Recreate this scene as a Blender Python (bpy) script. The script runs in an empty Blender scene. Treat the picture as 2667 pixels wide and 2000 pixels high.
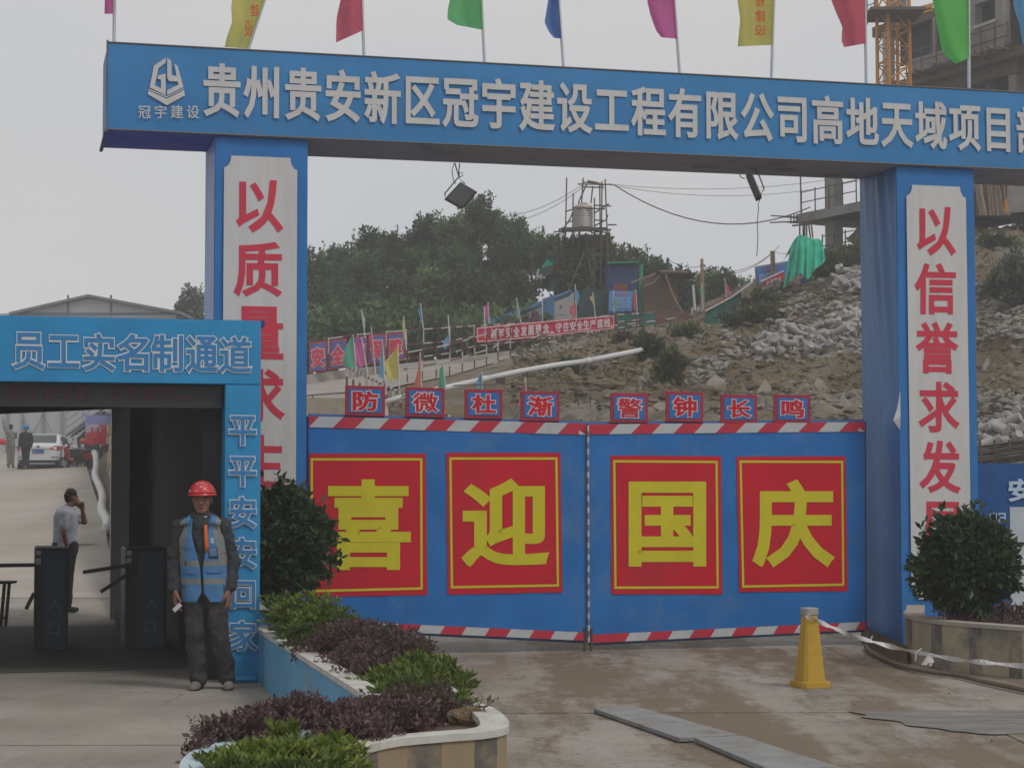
import bpy, bmesh, math, random
from mathutils import Vector as V, Matrix, noise
R = random.Random(7)
PI = math.pi
sc = bpy.context.scene
COL = sc.collection
# ------------------------------------------------------------ camera
F = 5103.4; PITCH = 0.0567; ROLL = 0.0017; H = 1.6
cd = bpy.data.cameras.new('camera'); cam = bpy.data.objects.new('camera', cd); COL.objects.link(cam)
cd.sensor_width = 36; cd.lens = 36 * F / 2667; cd.clip_start = 0.1; cd.clip_end = 2000
cam.matrix_world = Matrix.Translation((0, 0, H)) @ Matrix.Rotation(PI / 2 + PITCH, 4, 'X') @ Matrix.Rotation(-ROLL, 4, 'Z')
sc.camera = cam
# ------------------------------------------------------------ sky, sun, exposure
SUN_EL, SUN_AZ = math.radians(50), math.radians(128)
w = bpy.data.worlds.new('World'); sc.world = w; w.use_nodes = True
nt = w.node_tree; nt.nodes.clear()
wo = nt.nodes.new('ShaderNodeOutputWorld'); bg = nt.nodes.new('ShaderNodeBackground')
sky = nt.nodes.new('ShaderNodeTexSky'); sky.sky_type = 'NISHITA'; sky.sun_disc = False
sky.sun_elevation = SUN_EL; sky.sun_rotation = SUN_AZ; sky.dust_density = 3
tc = nt.nodes.new('ShaderNodeTexCoord'); mp = nt.nodes.new('ShaderNodeMapping'); mp.inputs['Scale'].default_value = (1, 1, 2.5)
nz = nt.nodes.new('ShaderNodeTexNoise'); nz.inputs['Scale'].default_value = 2.6; nz.inputs['Detail'].default_value = 5
cr = nt.nodes.new('ShaderNodeValToRGB')
cr.color_ramp.elements[0].position = .36; cr.color_ramp.elements[0].color = (5.9, 6.1, 6.45, 1)
cr.color_ramp.elements[1].position = .64; cr.color_ramp.elements[1].color = (6.75, 6.6, 6.5, 1)
mx = nt.nodes.new('ShaderNodeMix'); mx.data_type = 'RGBA'; mx.inputs[0].default_value = .94
L = nt.links.new
L(tc.outputs['Generated'], mp.inputs[0]); L(mp.outputs[0], nz.inputs['Vector']); L(nz.outputs['Fac'], cr.inputs[0])
L(sky.outputs[0], mx.inputs[6]); L(cr.outputs[0], mx.inputs[7]); L(mx.outputs[2], bg.inputs[0]); L(bg.outputs[0], wo.inputs[0])
bg.inputs[1].default_value = 0.097
sd = bpy.data.lights.new('sun', 'SUN'); sun = bpy.data.objects.new('sun', sd); COL.objects.link(sun)
sd.energy = 1.05; sd.angle = math.radians(16); sd.color = (1, .96, .9)
sdir = V((math.sin(SUN_AZ) * math.cos(SUN_EL), math.cos(SUN_AZ) * math.cos(SUN_EL), math.sin(SUN_EL)))
sun.rotation_euler = sdir.to_track_quat('Z', 'Y').to_euler(); sun.location = (0, 0, 30)
sc.view_settings.view_transform = 'Standard'; sc.view_settings.look = 'None'
sc.view_settings.exposure = 0.05; sc.view_settings.gamma = 1; sc.view_settings.use_curve_mapping = False
sc.render.engine = 'CYCLES'
sc.cycles.max_bounces = 6; sc.cycles.volume_bounces = 1
try:
    sc.cycles.use_denoising = True
except Exception:
    pass
# ------------------------------------------------------------ photo geometry -> world
CX, CY = 1333.5, 1000.0
EYE = V((0, 0, H))
def ray(X, Y):
    a, b = X - CX, Y - CY
    c, s = math.cos(ROLL), math.sin(ROLL)
    xx, yy = a * c - b * s, a * s + b * c
    cp, sp = math.cos(PITCH), math.sin(PITCH)
    return V((xx / F, cp + yy / F * sp, sp - yy / F * cp))
def at(X, Y, d):
    r = ray(X, Y); return EYE + r * (d / r.y)
def gnd(X, Y, z=0):
    r = ray(X, Y); return EYE + r * ((z - H) / r.z)
def hit(X, Y, p, n):
    r = ray(X, Y); return EYE + r * ((p - EYE).dot(n) / r.dot(n))
TH = 0.2528
U = V((math.cos(TH), math.sin(TH), 0)); N = V((-math.sin(TH), math.cos(TH), 0)); Z = V((0, 0, 1))
G0 = V((-2.8846, 18.9111, 0))
def G(a, b, z): return G0 + U * a + N * b + Z * z
def onb(b): return lambda X, Y: hit(X, Y, G(0, b, 0), N)
# ------------------------------------------------------------ materials
def nd(nt, t, **k):
    n = nt.nodes.new(t)
    for a, b in k.items(): setattr(n, a, b)
    return n
def mixc(nt, fac, a, b):
    m = nt.nodes.new('ShaderNodeMix'); m.data_type = 'RGBA'
    for i, v in ((0, fac), (6, a), (7, b)):
        if hasattr(v, 'is_output') or hasattr(v, 'links'): nt.links.new(v, m.inputs[i])
        elif i == 0: m.inputs[0].default_value = v
        else: m.inputs[i].default_value = (*v[:3], 1)
    return m.outputs[2]
def nzt(nt, vec, scale, detail=4, rough=.6, stretch=None, rot=None):
    if stretch or rot:
        mp = nd(nt, 'ShaderNodeMapping')
        if stretch: mp.inputs['Scale'].default_value = stretch
        if rot: mp.inputs['Rotation'].default_value = rot
        nt.links.new(vec, mp.inputs[0]); vec = mp.outputs[0]
    n = nd(nt, 'ShaderNodeTexNoise'); n.inputs['Scale'].default_value = scale; n.inputs['Detail'].default_value = detail
    n.inputs['Roughness'].default_value = rough; nt.links.new(vec, n.inputs['Vector']); return n.outputs['Fac']
def ramp(nt, f, a, b, lo=0., hi=1.):
    m = nd(nt, 'ShaderNodeMapRange'); nt.links.new(f, m.inputs[0])
    for i, v in ((1, a), (2, b), (3, lo), (4, hi)): m.inputs[i].default_value = v
    return m.outputs[0]
MC = {}
def M(name, col, rough=.75, var=.12, scl=2., bump=0, bsc=30, metal=0, dirt=None, dsc=1.3, damt=.5, dpos=.5, stretch=None, spec=.3, trans=0):
    if name in MC: return MC[name]
    m = bpy.data.materials.new(name); m.use_nodes = True; nt = m.node_tree; b = nt.nodes['Principled BSDF']
    geo = nd(nt, 'ShaderNodeNewGeometry'); pos = geo.outputs['Position']
    f = nzt(nt, pos, scl, 5, .65, stretch)
    c = mixc(nt, ramp(nt, f, .3, .7), [x * (1 - var) for x in col], [min(1, x * (1 + var)) for x in col])
    if dirt:
        g = nzt(nt, pos, dsc, 6, .7, stretch)
        c = mixc(nt, ramp(nt, g, dpos, dpos + .18, 0, damt), c, dirt)
    nt.links.new(c, b.inputs['Base Color'])
    b.inputs['Roughness'].default_value = rough; b.inputs['Metallic'].default_value = metal
    b.inputs['Specular IOR Level'].default_value = spec
    if bump:
        bn = nd(nt, 'ShaderNodeBump'); bn.inputs['Strength'].default_value = bump; bn.inputs['Distance'].default_value = .02
        nt.links.new(nzt(nt, pos, bsc, 5), bn.inputs['Height']); nt.links.new(bn.outputs[0], b.inputs['Normal'])
    if trans:
        t = nd(nt, 'ShaderNodeBsdfTranslucent'); nt.links.new(c, t.inputs[0])
        ms = nd(nt, 'ShaderNodeMixShader'); ms.inputs[0].default_value = trans
        o = nt.nodes['Material Output']; nt.links.new(b.outputs[0], ms.inputs[1]); nt.links.new(t.outputs[0], ms.inputs[2]); nt.links.new(ms.outputs[0], o.inputs[0])
    MC[name] = m; return m
def MLEAF(name, c1, c2, c3=None, rough=.55, trans=.25, big=0):
    if name in MC: return MC[name]
    m = bpy.data.materials.new(name); m.use_nodes = True; nt = m.node_tree; b = nt.nodes['Principled BSDF']
    geo = nd(nt, 'ShaderNodeNewGeometry'); r = geo.outputs['Random Per Island']
    c = mixc(nt, r, c1, c2)
    if big:
        oi = nd(nt, 'ShaderNodeObjectInfo').outputs['Random']
        c = mixc(nt, ramp(nt, nzt(nt, geo.outputs['Position'], big, 3, .6), .40, .60), [x * .55 for x in c1], c) if False else c
        k = nd(nt, 'ShaderNodeMath', operation='MULTIPLY'); nt.links.new(ramp(nt, nzt(nt, geo.outputs['Position'], big, 3, .6), .36, .64, .45, 1.5), k.inputs[0]); nt.links.new(ramp(nt, oi, 0, 1, .75, 1.35), k.inputs[1])
        vm = nd(nt, 'ShaderNodeVectorMath', operation='SCALE'); nt.links.new(c, vm.inputs[0]); nt.links.new(k.outputs[0], vm.inputs[3]); c = vm.outputs[0]
    if c3: c = mixc(nt, ramp(nt, nzt(nt, geo.outputs['Position'], .9, 3), .45, .62), c, c3)
    nt.links.new(c, b.inputs['Base Color']); b.inputs['Roughness'].default_value = rough; b.inputs['Specular IOR Level'].default_value = .25
    t = nd(nt, 'ShaderNodeBsdfTranslucent'); nt.links.new(c, t.inputs[0])
    ms = nd(nt, 'ShaderNodeMixShader'); ms.inputs[0].default_value = trans
    o = nt.nodes['Material Output']; nt.links.new(b.outputs[0], ms.inputs[1]); nt.links.new(t.outputs[0], ms.inputs[2]); nt.links.new(ms.outputs[0], o.inputs[0])
    MC[name] = m; return m
# ------------------------------------------------------------ mesh + object helpers
WL = {}
class MB:
    def __init__(s): s.v = []; s.f = []; s.m = []
    def add(s, vs, fs, mi=0):
        o = len(s.v); s.v.extend(vs)
        for f in fs: s.f.append(tuple(i + o for i in f)); s.m.append(mi)
        return s
    def box8(s, c, mi=0):     # c: 4 front corners then 4 back corners, same order
        return s.add(c, [(0, 1, 2, 3), (7, 6, 5, 4), (0, 4, 5, 1), (1, 5, 6, 2), (2, 6, 7, 3), (3, 7, 4, 0)], mi)
    def box(s, o, a, b, c, mi=0):   # corner + three edge vectors
        return s.box8([o, o + a, o + a + c, o + c, o + b, o + a + b, o + a + b + c, o + b + c], mi)
    def abox(s, x0, y0, z0, x1, y1, z1, mi=0):
        return s.box(V((x0, y0, z0)), V((x1 - x0, 0, 0)), V((0, y1 - y0, 0)), V((0, 0, z1 - z0)), mi)
    def prism(s, pts, ext, mi=0):   # planar polygon extruded by ext
        n = len(pts); return s.add(list(pts) + [p + ext for p in pts], [tuple(range(n)), tuple(range(2 * n - 1, n - 1, -1))] + [(i, i + n, (i + 1) % n + n, (i + 1) % n) for i in range(n)], mi)
    def tube(s, pts, r, n=6, mi=0, stripe=None):
        pts = [V(p) for p in pts]
        if stripe:
            q = [pts[0]]
            for a, b in zip(pts, pts[1:]):
                k = max(1, int((b - a).length / stripe))
                for i in range(1, k + 1): q.append(a.lerp(b, i / k))
            pts = q
        rr = r if isinstance(r, (list, tuple)) else [r] * len(pts)
        o = len(s.v); t0 = (pts[1] - pts[0]).normalized(); ref = V((0, 0, 1)) if abs(t0.z) < .9 else V((1, 0, 0))
        for i, p in enumerate(pts):
            t = (pts[min(i + 1, len(pts) - 1)] - pts[max(i - 1, 0)]).normalized()
            e = t.cross(ref).normalized(); g = e.cross(t)
            for k in range(n): s.v.append(p + (e * math.cos(2 * PI * k / n) + g * math.sin(2 * PI * k / n)) * rr[i])
        for i in range(len(pts) - 1):
            for k in range(n):
                a = o + i * n + k; b = o + i * n + (k + 1) % n
                s.f.append((a, b, b + n, a + n)); s.m.append((i % 2) if stripe else mi)
        s.f.append(tuple(range(o + n - 1, o - 1, -1))); s.m.append(mi)
        e = o + (len(pts) - 1) * n; s.f.append(tuple(range(e, e + n))); s.m.append(mi)
        return s
    def ell(s, c, r, mi=0, n=12, k=8):
        c = V(c); o = len(s.v)
        for j in range(1, k):
            ph = PI * j / k
            for i in range(n):
                t = 2 * PI * i / n; s.v.append(c + V((r[0] * math.sin(ph) * math.cos(t), r[1] * math.sin(ph) * math.sin(t), r[2] * math.cos(ph))))
        for j in range(k - 2):
            for i in range(n):
                a = o + j * n + i; b = o + j * n + (i + 1) % n; s.f.append((a, a + n, b + n, b)); s.m.append(mi)
        t = len(s.v); s.v.append(c + V((0, 0, r[2]))); s.v.append(c - V((0, 0, r[2])))
        for i in range(n):
            s.f.append((t, o + i, o + (i + 1) % n)); s.m.append(mi)
            e = o + (k - 2) * n; s.f.append((t + 1, e + (i + 1) % n, e + i)); s.m.append(mi)
        return s
    def grid(s, P, mi=0):  # P[row][col] of points
        o = len(s.v); w_ = len(P[0])
        for r in P: s.v.extend(r)
        for j in range(len(P) - 1):
            for i in range(w_ - 1):
                a = o + j * w_ + i; s.f.append((a, a + 1, a + w_ + 1, a + w_)); s.m.append(mi if not callable(mi) else mi(j, i))
        return s
    def obj(s, name, mats, parent=None, smooth=False, bevel=0, solid=0, origin=None, link=True):
        vs = s.v
        if parent is not None: o = WL[parent]
        elif origin is not None: o = V(origin)
        else:
            xs = [v[0] for v in vs]; ys = [v[1] for v in vs]; zs = [v[2] for v in vs]
            o = V(((min(xs) + max(xs)) / 2, (min(ys) + max(ys)) / 2, min(zs)))
        me = bpy.data.meshes.new(name); me.from_pydata([(v[0] - o.x, v[1] - o.y, v[2] - o.z) for v in vs], [], s.f)
        if not isinstance(mats, (list, tuple)): mats = [mats]
        for m in mats: me.materials.append(m)
        if len(mats) > 1: me.polygons.foreach_set('material_index', s.m)
        if smooth: me.polygons.foreach_set('use_smooth', [True] * len(me.polygons))
        me.update()
        ob = bpy.data.objects.new(name, me); COL.objects.link(ob)
        if parent is not None: ob.parent = parent; WL[ob] = WL[parent]
        else: ob.location = o; WL[ob] = o
        if bevel:
            b = ob.modifiers.new('b', 'BEVEL'); b.width = bevel; b.segments = 2; b.limit_method = 'ANGLE'
        if solid:
            b = ob.modifiers.new('s', 'SOLIDIFY'); b.thickness = solid; b.offset = 0
        return ob
def tag(o, label=None, cat=None, group=None, kind=None):
    if label: o['label'] = label
    if cat: o['category'] = cat
    if group: o['group'] = group
    if kind: o['kind'] = kind
    return o
def thing(name, label, cat, loc, group=None):
    o = bpy.data.objects.new(name, None); COL.objects.link(o); o.location = loc; o.empty_display_size = .2; WL[o] = V(loc)
    return tag(o, label, cat, group)
def st(o): o['kind'] = 'structure'; return o
def stuff(o): o['kind'] = 'stuff'; return o
def panel(pts, thick=.06):   # pts: (X,Y,depth) polygon -> prism going away from the camera
    p = [at(*q) for q in pts]; return MB().prism(p, V((0, thick, 0)))
# ------------------------------------------------------------ printed lettering (built-in font outlines)
GC = {}
def gdata(ch):
    if ch not in GC:
        c = bpy.data.curves.new('t', 'FONT'); c.body = ch; c.size = 1; c.resolution_u = 3
        o = bpy.data.objects.new('t', c); COL.objects.link(o)
        me = o.evaluated_get(bpy.context.evaluated_depsgraph_get()).to_mesh()
        GC[ch] = ([(v.co.x, v.co.y) for v in me.vertices], [tuple(p.vertices) for p in me.polygons])
        bpy.data.objects.remove(o); bpy.data.curves.remove(c)
    return GC[ch]
def glyph(mb, ch, quad, rx=.02, ry=.02, lift=.002, fit=False, mi=0, n=8, mirror=False):
    # quad = TL,TR,BR,BL in world
    vs, fs = gdata(ch); TL, TR, BR, BL = quad
    nrm = (TR - TL).cross(BL - TL).normalized()
    if nrm.dot(EYE - TL) < 0: nrm = -nrm
    if fit:
        x0 = min(v[0] for v in vs) - rx; x1 = max(v[0] for v in vs) + rx; y0 = min(v[1] for v in vs) - ry; y1 = max(v[1] for v in vs) + ry
    else: x0, x1, y0, y1 = 0, 1, -.12, .88
    if hasattr(mb, 'cuts'): mb.cuts.append((len(mb.v), len(mb.f)))
    def W_(x, y, k):
        u = (x - x0) / (x1 - x0); t = (y - y0) / (y1 - y0)
        if mirror: u = 1 - u
        return (BL.lerp(BR, u)).lerp(TL.lerp(TR, u), t) + nrm * (lift + k * 1.2e-4)
    mb.add([W_(x, y, 0) for x, y in vs], fs, mi)
    if not rx: return
    # thicken: every outline edge gets a strip of width rx/ry outside it, every convex corner a mitred piece
    e_ = {}
    for f in fs:
        ar = sum(vs[f[q]][0] * vs[f[(q + 1) % len(f)]][1] - vs[f[(q + 1) % len(f)]][0] * vs[f[q]][1] for q in range(len(f)))
        if abs(ar) < 1e-12: continue
        g = f if ar > 0 else f[::-1]
        for q in range(len(g)): e_[(g[q], g[(q + 1) % len(g)])] = 1
    bd_ = [e for e in e_ if (e[1], e[0]) not in e_]
    nr = {}; out_ = {}; in_ = {}
    for a, b in bd_:
        dx, dy = (vs[b][0] - vs[a][0]) / rx, (vs[b][1] - vs[a][1]) / ry; l_ = math.hypot(dx, dy)
        if l_ < 1e-9: continue
        nr[(a, b)] = (dy / l_, -dx / l_); out_[a] = (a, b); in_[b] = (a, b)
    for q, ((a, b), (nx, ny)) in enumerate(nr.items()):
        z_ = 1 + q % 5; A_, B_ = vs[a], vs[b]
        mb.add([W_(*A_, z_), W_(*B_, z_), W_(B_[0] + nx * rx, B_[1] + ny * ry, z_), W_(A_[0] + nx * rx, A_[1] + ny * ry, z_)], [(0, 1, 2, 3)], mi)
    for v_, eo in out_.items():
        if v_ not in in_: continue
        n1, n2 = nr[in_[v_]], nr[eo]; cr_ = n1[0] * n2[1] - n1[1] * n2[0]; dt = n1[0] * n2[0] + n1[1] * n2[1]
        if cr_ < .02: continue
        mx_, my_ = (n1[0] + n2[0]) / max(.05, 1 + dt), (n1[1] + n2[1]) / max(.05, 1 + dt); ml = math.hypot(mx_, my_)
        if ml > 1.9: mx_, my_ = mx_ / ml * 1.3, my_ / ml * 1.3
        x, y = vs[v_]; z_ = 6 + v_ % 3
        mb.add([W_(x, y, z_), W_(x + n1[0] * rx, y + n1[1] * ry, z_), W_(x + mx_ * rx, y + my_ * ry, z_), W_(x + n2[0] * rx, y + n2[1] * ry, z_)], [(0, 1, 2, 3)], mi)
class GL(MB):      # one object per printed character
    def __init__(s): super().__init__(); s.cuts = []
    def obj(s, name, mats, parent=None, **k):
        c = s.cuts + [(len(s.v), len(s.f))]
        for (v0, f0), (v1, f1) in zip(c, c[1:]):
            m = MB(); m.v = s.v[v0:v1]; m.f = [tuple(i - v0 for i in f) for f in s.f[f0:f1]]; m.m = s.m[f0:f1]; m.obj(name, mats, parent, **k)
def qpx(x0, y0, x1, y1, fn, sl=0):  # px rect (slope sl) -> world quad on a plane
    d = sl * (x1 - x0)
    return [fn(x0, y0 - d / 2), fn(x1, y0 + d / 2), fn(x1, y1 + d / 2), fn(x0, y1 - d / 2)]
# ============================================================ materials
m_beam = M('banner_blue', (.045, .225, .50), .55, .10, 1.2, .1, 60, dirt=(.09, .2, .38), dsc=.9, damt=.35)
m_under = M('beam_underside', (.40, .40, .46), .7, .15, 1.5, dirt=(.10, .10, .13), dsc=1.5, damt=.6)
m_pblue = M('pillar_blue', (.028, .18, .48), .5, .10, 1.5, .15, 25)
m_pside = M('pillar_tarp', (.05, .165, .40), .42, .18, 1.2, .35, 9, dirt=(.06, .2, .45), dsc=2, damt=.4, spec=.5)
m_pale = M('pale_blue_tarp', (.30, .40, .62), .5, .12, 2)
m_white = M('print_white', (.60, .60, .595), .6, .05, 2, dirt=(.44, .43, .41), dsc=2.2, damt=.3, stretch=(3, 3, .35), dpos=.48)
m_red = M('print_red', (.60, .045, .085), .6, .08, 2)
m_gblue = M('gate_blue', (.016, .155, .46), .5, .14, 1.6, .05, 20, dirt=(.085, .19, .36), dsc=1.3, damt=.8, dpos=.52)
m_gred = M('gate_red', (.56, .006, .024), .5, .10, 2, dirt=(.36, .03, .04), dsc=1.2, damt=.4)
m_gyel = M('gate_yellow', (.60, .53, .022), .5, .08, 3)
m_sgrey = M('stripe_grey', (.50, .53, .54), .55, .10, 3, dirt=(.33, .33, .32), dsc=3, damt=.6)
m_sred = M('stripe_red', (.52, .03, .06), .55, .12, 3, dirt=(.3, .05, .06), dsc=3, damt=.5)
m_cyan = M('portal_blue', (.025, .27, .55), .5, .10, 1.4, .1, 30, dirt=(.02, .17, .42), dsc=.8, damt=.5)
m_cyl = M('portal_letter_blue', (.04, .22, .50), .5, .05)
m_black = M('dark_panel', (.035, .038, .042), .5, .15, 3)
m_led = M('led_red', (.10, .035, .04), .7, .2, 20)
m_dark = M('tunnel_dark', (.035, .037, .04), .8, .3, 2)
m_grey = M('grey_steel', (.20, .20, .20), .6, .12, 3, dirt=(.1, .1, .1), dsc=4, damt=.5)
m_pole = M('pole_white', (.55, .56, .58), .45, .1, 5)
m_steel = M('scaffold_steel', (.10, .085, .075), .6, .3, 4)
m_rust = M('rust_red', (.20, .05, .04), .75, .3, 3)
m_pwht = M('paint_white', (.62, .62, .60), .7, .1, 4)
m_conc = M('concrete', (.33, .31, .28), .9, .12, 1.2, .3, 30, dirt=(.22, .19, .15), dsc=.8, damt=.6)
m_concd = M('concrete_dark', (.20, .19, .175), .9, .2, .8, .3, 20, dirt=(.11, .10, .09), dsc=.7, damt=.7)
m_wood = M('old_wood', (.20, .14, .09), .85, .25, 4)
m_bark = M('bark', (.10, .075, .055), .9, .3, 6)
m_green = M('green_net', (.02, .22, .15), .7, .2, 1.5, dirt=(.02, .13, .10), dsc=1.5, damt=.6)
m_tarp = M('green_tarp', (.02, .42, .27), .6, .15, 1.2)
m_blued = M('dark_blue_sheet', (.03, .06, .16), .6, .2, 1.5)
m_pipe = M('pipe_white', (.60, .61, .60), .5, .1, 1, dirt=(.4, .38, .34), dsc=2, damt=.4)
m_yel = M('bollard_yellow', (.50, .31, .035), .55, .12, 5, dirt=(.40, .27, .10), dsc=5, damt=.6, bump=.2)
m_plate = M('steel_plate', (.25, .255, .25), .65, .2, 3, .3, 50, dirt=(.17, .14, .11), dsc=2.5, damt=.8)
m_rub = M('rubber', (.02, .02, .02), .7, .1)
m_hose = M('hose', (.16, .12, .085), .8, .2)
m_tape = M('tape', (.72, .72, .72), .5, .1, 30, dirt=(.55, .3, .3), dsc=14, damt=.5, trans=.2)
m_soil = M('soil', (.11, .075, .05), .95, .3, 6, .6, 40)
# ------------------------------------------------------------ ground
def ground_mat():
    m = bpy.data.materials.new('yard_concrete'); m.use_nodes = True; nt = m.node_tree; b = nt.nodes['Principled BSDF']
    pos = nd(nt, 'ShaderNodeNewGeometry').outputs['Position']
    a = -.24
    base = mixc(nt, ramp(nt, nzt(nt, pos, .6, 5, .6), .35, .65), (.25, .222, .188), (.345, .31, .268))
    base = mixc(nt, ramp(nt, nzt(nt, pos, 9, 5, .7), .3, .75), [x * .86 for x in (1, 1, 1)], (1, 1, 1)) if False else base
    # mud carried out of the gate, in long streaks along the wheel tracks
    s1 = nzt(nt, pos, 1.0, 6, .62, (1.1, .15, 1), (0, 0, a)); s2 = nzt(nt, pos, 1.0, 8, .8, (4.2, 2.2, 1), (0, 0, a))
    ad = nd(nt, 'ShaderNodeMath', operation='ADD'); mu = nd(nt, 'ShaderNodeMath', operation='MULTIPLY'); mu.inputs[1].default_value = .55
    nt.links.new(s2, mu.inputs[0]); nt.links.new(s1, ad.inputs[0]); nt.links.new(mu.outputs[0], ad.inputs[1])
    sx = nd(nt, 'ShaderNodeSeparateXYZ'); nt.links.new(pos, sx.inputs[0])
    # road side only (east of the planter)
    side = ramp(nt, sx.outputs[0], -1.0, .2, 0, 1)
    mud = ramp(nt, ad.outputs[0], .70, .80, 0, .92)
    mm = nd(nt, 'ShaderNodeMath', operation='MULTIPLY'); nt.links.new(mud, mm.inputs[0]); nt.links.new(side, mm.inputs[1])
    base = mixc(nt, mm.outputs[0], base, (.168, .130, .088))
    lt = ramp(nt, nzt(nt, pos, 1.0, 6, .75, (1.0, .3, 1), (.0, 0, a)), .54, .64, 0, .55)
    base = mixc(nt, lt, base, (.37, .355, .335))
    # dark damp stains
    dk = ramp(nt, nzt(nt, pos, 1.7, 6, .75, (.6, 1.5, 1)), .60, .72, 0, .55)
    base = mixc(nt, dk, base, (.14, .12, .10))
    sp = ramp(nt, nzt(nt, pos, 30, 3, .7), .66, .74, 0, .5)
    base = mixc(nt, sp, base, (.13, .11, .09))
    vo = nd(nt, 'ShaderNodeTexVoronoi', feature='DISTANCE_TO_EDGE'); vo.inputs['Scale'].default_value = .42; vm = nd(nt, 'ShaderNodeVectorMath', operation='ADD'); nn = nd(nt, 'ShaderNodeTexNoise'); nn.inputs['Scale'].default_value = 1.6; nn.inputs['Detail'].default_value = 6; nt.links.new(pos, nn.inputs['Vector']); nt.links.new(pos, vm.inputs[0]); nt.links.new(nn.outputs['Color'], vm.inputs[1]); nt.links.new(vm.outputs[0], vo.inputs['Vector'])
    ck = ramp(nt, vo.outputs['Distance'], 0, .008, .75, 0); ckm = nd(nt, 'ShaderNodeMath', operation='MULTIPLY'); nt.links.new(ck, ckm.inputs[0]); nt.links.new(ramp(nt, nzt(nt, pos, .5, 3), .46, .58, 0, 1), ckm.inputs[1])
    base = mixc(nt, ckm.outputs[0], base, (.09, .075, .06))
    fine = ramp(nt, nzt(nt, pos, 9.0, 8, .85), .52, .66, 0, .45); base = mixc(nt, fine, base, (.17, .14, .11))
    nt.links.new(base, b.inputs['Base Color']); b.inputs['Roughness'].default_value = .88; b.inputs['Specular IOR Level'].default_value = .25
    bn = nd(nt, 'ShaderNodeBump'); bn.inputs['Strength'].default_value = .35; bn.inputs['Distance'].default_value = .015
    nt.links.new(nzt(nt, pos, 25, 6, .7), bn.inputs['Height']); nt.links.new(bn.outputs[0], b.inputs['Normal'])
    return m
m_gnd = ground_mat()
g = MB(); g.add([V((-400, -60, -.03)), V((400, -60, -.03)), V((400, 700, -.03)), V((-400, 700, -.03))], [(0, 1, 2, 3)])
ground = g.obj('ground', M('earth', (.16, .14, .11), .95, .2, .4), origin=(0, 0, -.03)); st(ground)
pav = thing('pavement', None, None, (0, 0, 0)); st(pav)
ys = [-6, 4, 8.6, 12.72, 14.55, 18.95, 23.5, 31.05]; xs = [-14, -9.5, -4.9, -1.25, 3.3, 7.9, 13]
for j in range(len(ys) - 1):
    for i in range(len(xs) - 1):
        y0, y1 = ys[j] + .006, ys[j + 1] - .006; x0, x1 = xs[i] + .006, xs[i + 1] - .006
        sk = .10 * 1
        P = [V((x0 - sk * 0, y0, -.03)), V((x1, y0, -.03)), V((x1, y1, -.03)), V((x0, y1, -.03))]
        dz = R.uniform(-.003, .003)
        mb = MB(); mb.prism([p + V((0, 0, .03 + dz)) for p in P], V((0, 0, -.03 - dz)))
        mb.obj('concrete_slab', m_gnd, pav)
# damp asphalt patch on the right
def decal(name, pts, mat, z=.004, n=40, jag=.05):
    c = sum(pts, V((0, 0, 0))) / len(pts); out = []
    for i in range(len(pts)):
        a, b = pts[i], pts[(i + 1) % len(pts)]
        for k in range(n):
            p = a.lerp(b, k / n); d = noise.noise(p * 3) * jag; q = p + (p - c).normalized() * d; out.append(V((q.x, q.y, z)))
    return MB().add([*out], [tuple(range(len(out)))]).obj(name, mat)
m_damp = M('damp_patch', (.175, .165, .152), .85, .3, 5, .3, 30, dirt=(.29, .265, .235), dsc=2.2, damt=.95, stretch=(.5, 2, 1))
st(decal('damp_patch', [gnd(2200, 1853), gnd(2900, 1850), gnd(2900, 1925), gnd(2480, 1905)], m_damp, .006, jag=.22))
# steel plates
for lab, q in (('grey steel plate lying nearer the gate on the muddy road', [(1546, 1856), (1655, 1850), (1925, 1926), (1768, 1934)]),
               ('grey steel plate lying nearer the camera, overlapping the first', [(1808, 1934), (1935, 1929), (2290, 2046), (2070, 2046)])):
    P = [gnd(*p) for p in q]
    mb = MB(); top = [p + V((0, 0, .035)) for p in P]; mb.prism(top, V((0, 0, -.03)))
    tag(mb.obj('steel_plate', m_plate, bevel=.004), lab, 'plate', 'steel plates on the road')
# ------------------------------------------------------------ hill terrain behind the gate
XK = [300, 804, 1000, 1100, 1300, 1450, 1600, 1750, 1900, 2000, 2100, 2240, 2400, 2560, 2667, 3300]
HR = [
 (23.5, [1638] * 16),
 (30, [1500] * 16),
 (40, [1180, 1160, 1150, 1150, 1150, 1150, 1150, 1150, 1150, 1150, 1150, 1160, 1240, 1285, 1290, 1290]),
 (46, [1140, 1100, 1095, 1090, 1085, 1085, 1085, 1090, 1095, 1100, 1100, 1105, 1180, 1225, 1225, 1225]),
 (51, [1100, 1070, 1060, 1050, 1035, 1030, 1030, 1030, 1035, 1035, 1020, 1020, 1090, 1120, 1110, 1080]),
 (55, [1080, 1035, 1030, 1020, 1000, 985, 975, 960, 940, 930, 920, 905, 960, 1000, 985, 960]),
 (58, [1060, 1023, 1019, 1000, 962, 945, 925, 905, 890, 880, 868, 850, 850, 880, 860, 820]),
 (62, [1055, 1018, 1010, 995, 950, 915, 893, 875, 862, 845, 820, 790, 760, 770, 755, 700]),
 (66, [1050, 1012, 1000, 985, 940, 900, 880, 860, 830, 800, 765, 725, 690, 680, 670, 620]),
 (72, [1045, 1003, 985, 965, 930, 890, 868, 845, 790, 752, 715, 672, 640, 630, 625, 590]),
 (80, [1040, 985, 965, 945, 915, 880, 862, 835, 765, 735, 690, 650, 615, 600, 598, 570]),
 (100, [1040, 985, 965, 945, 915, 880, 865, 850, 790, 760, 720, 690, 660, 650, 645, 640]),
 (150, [1060, 1030, 1020, 1010, 1000, 990, 990, 990, 960, 950, 940, 930, 920, 915, 915, 915]),
]
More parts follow.
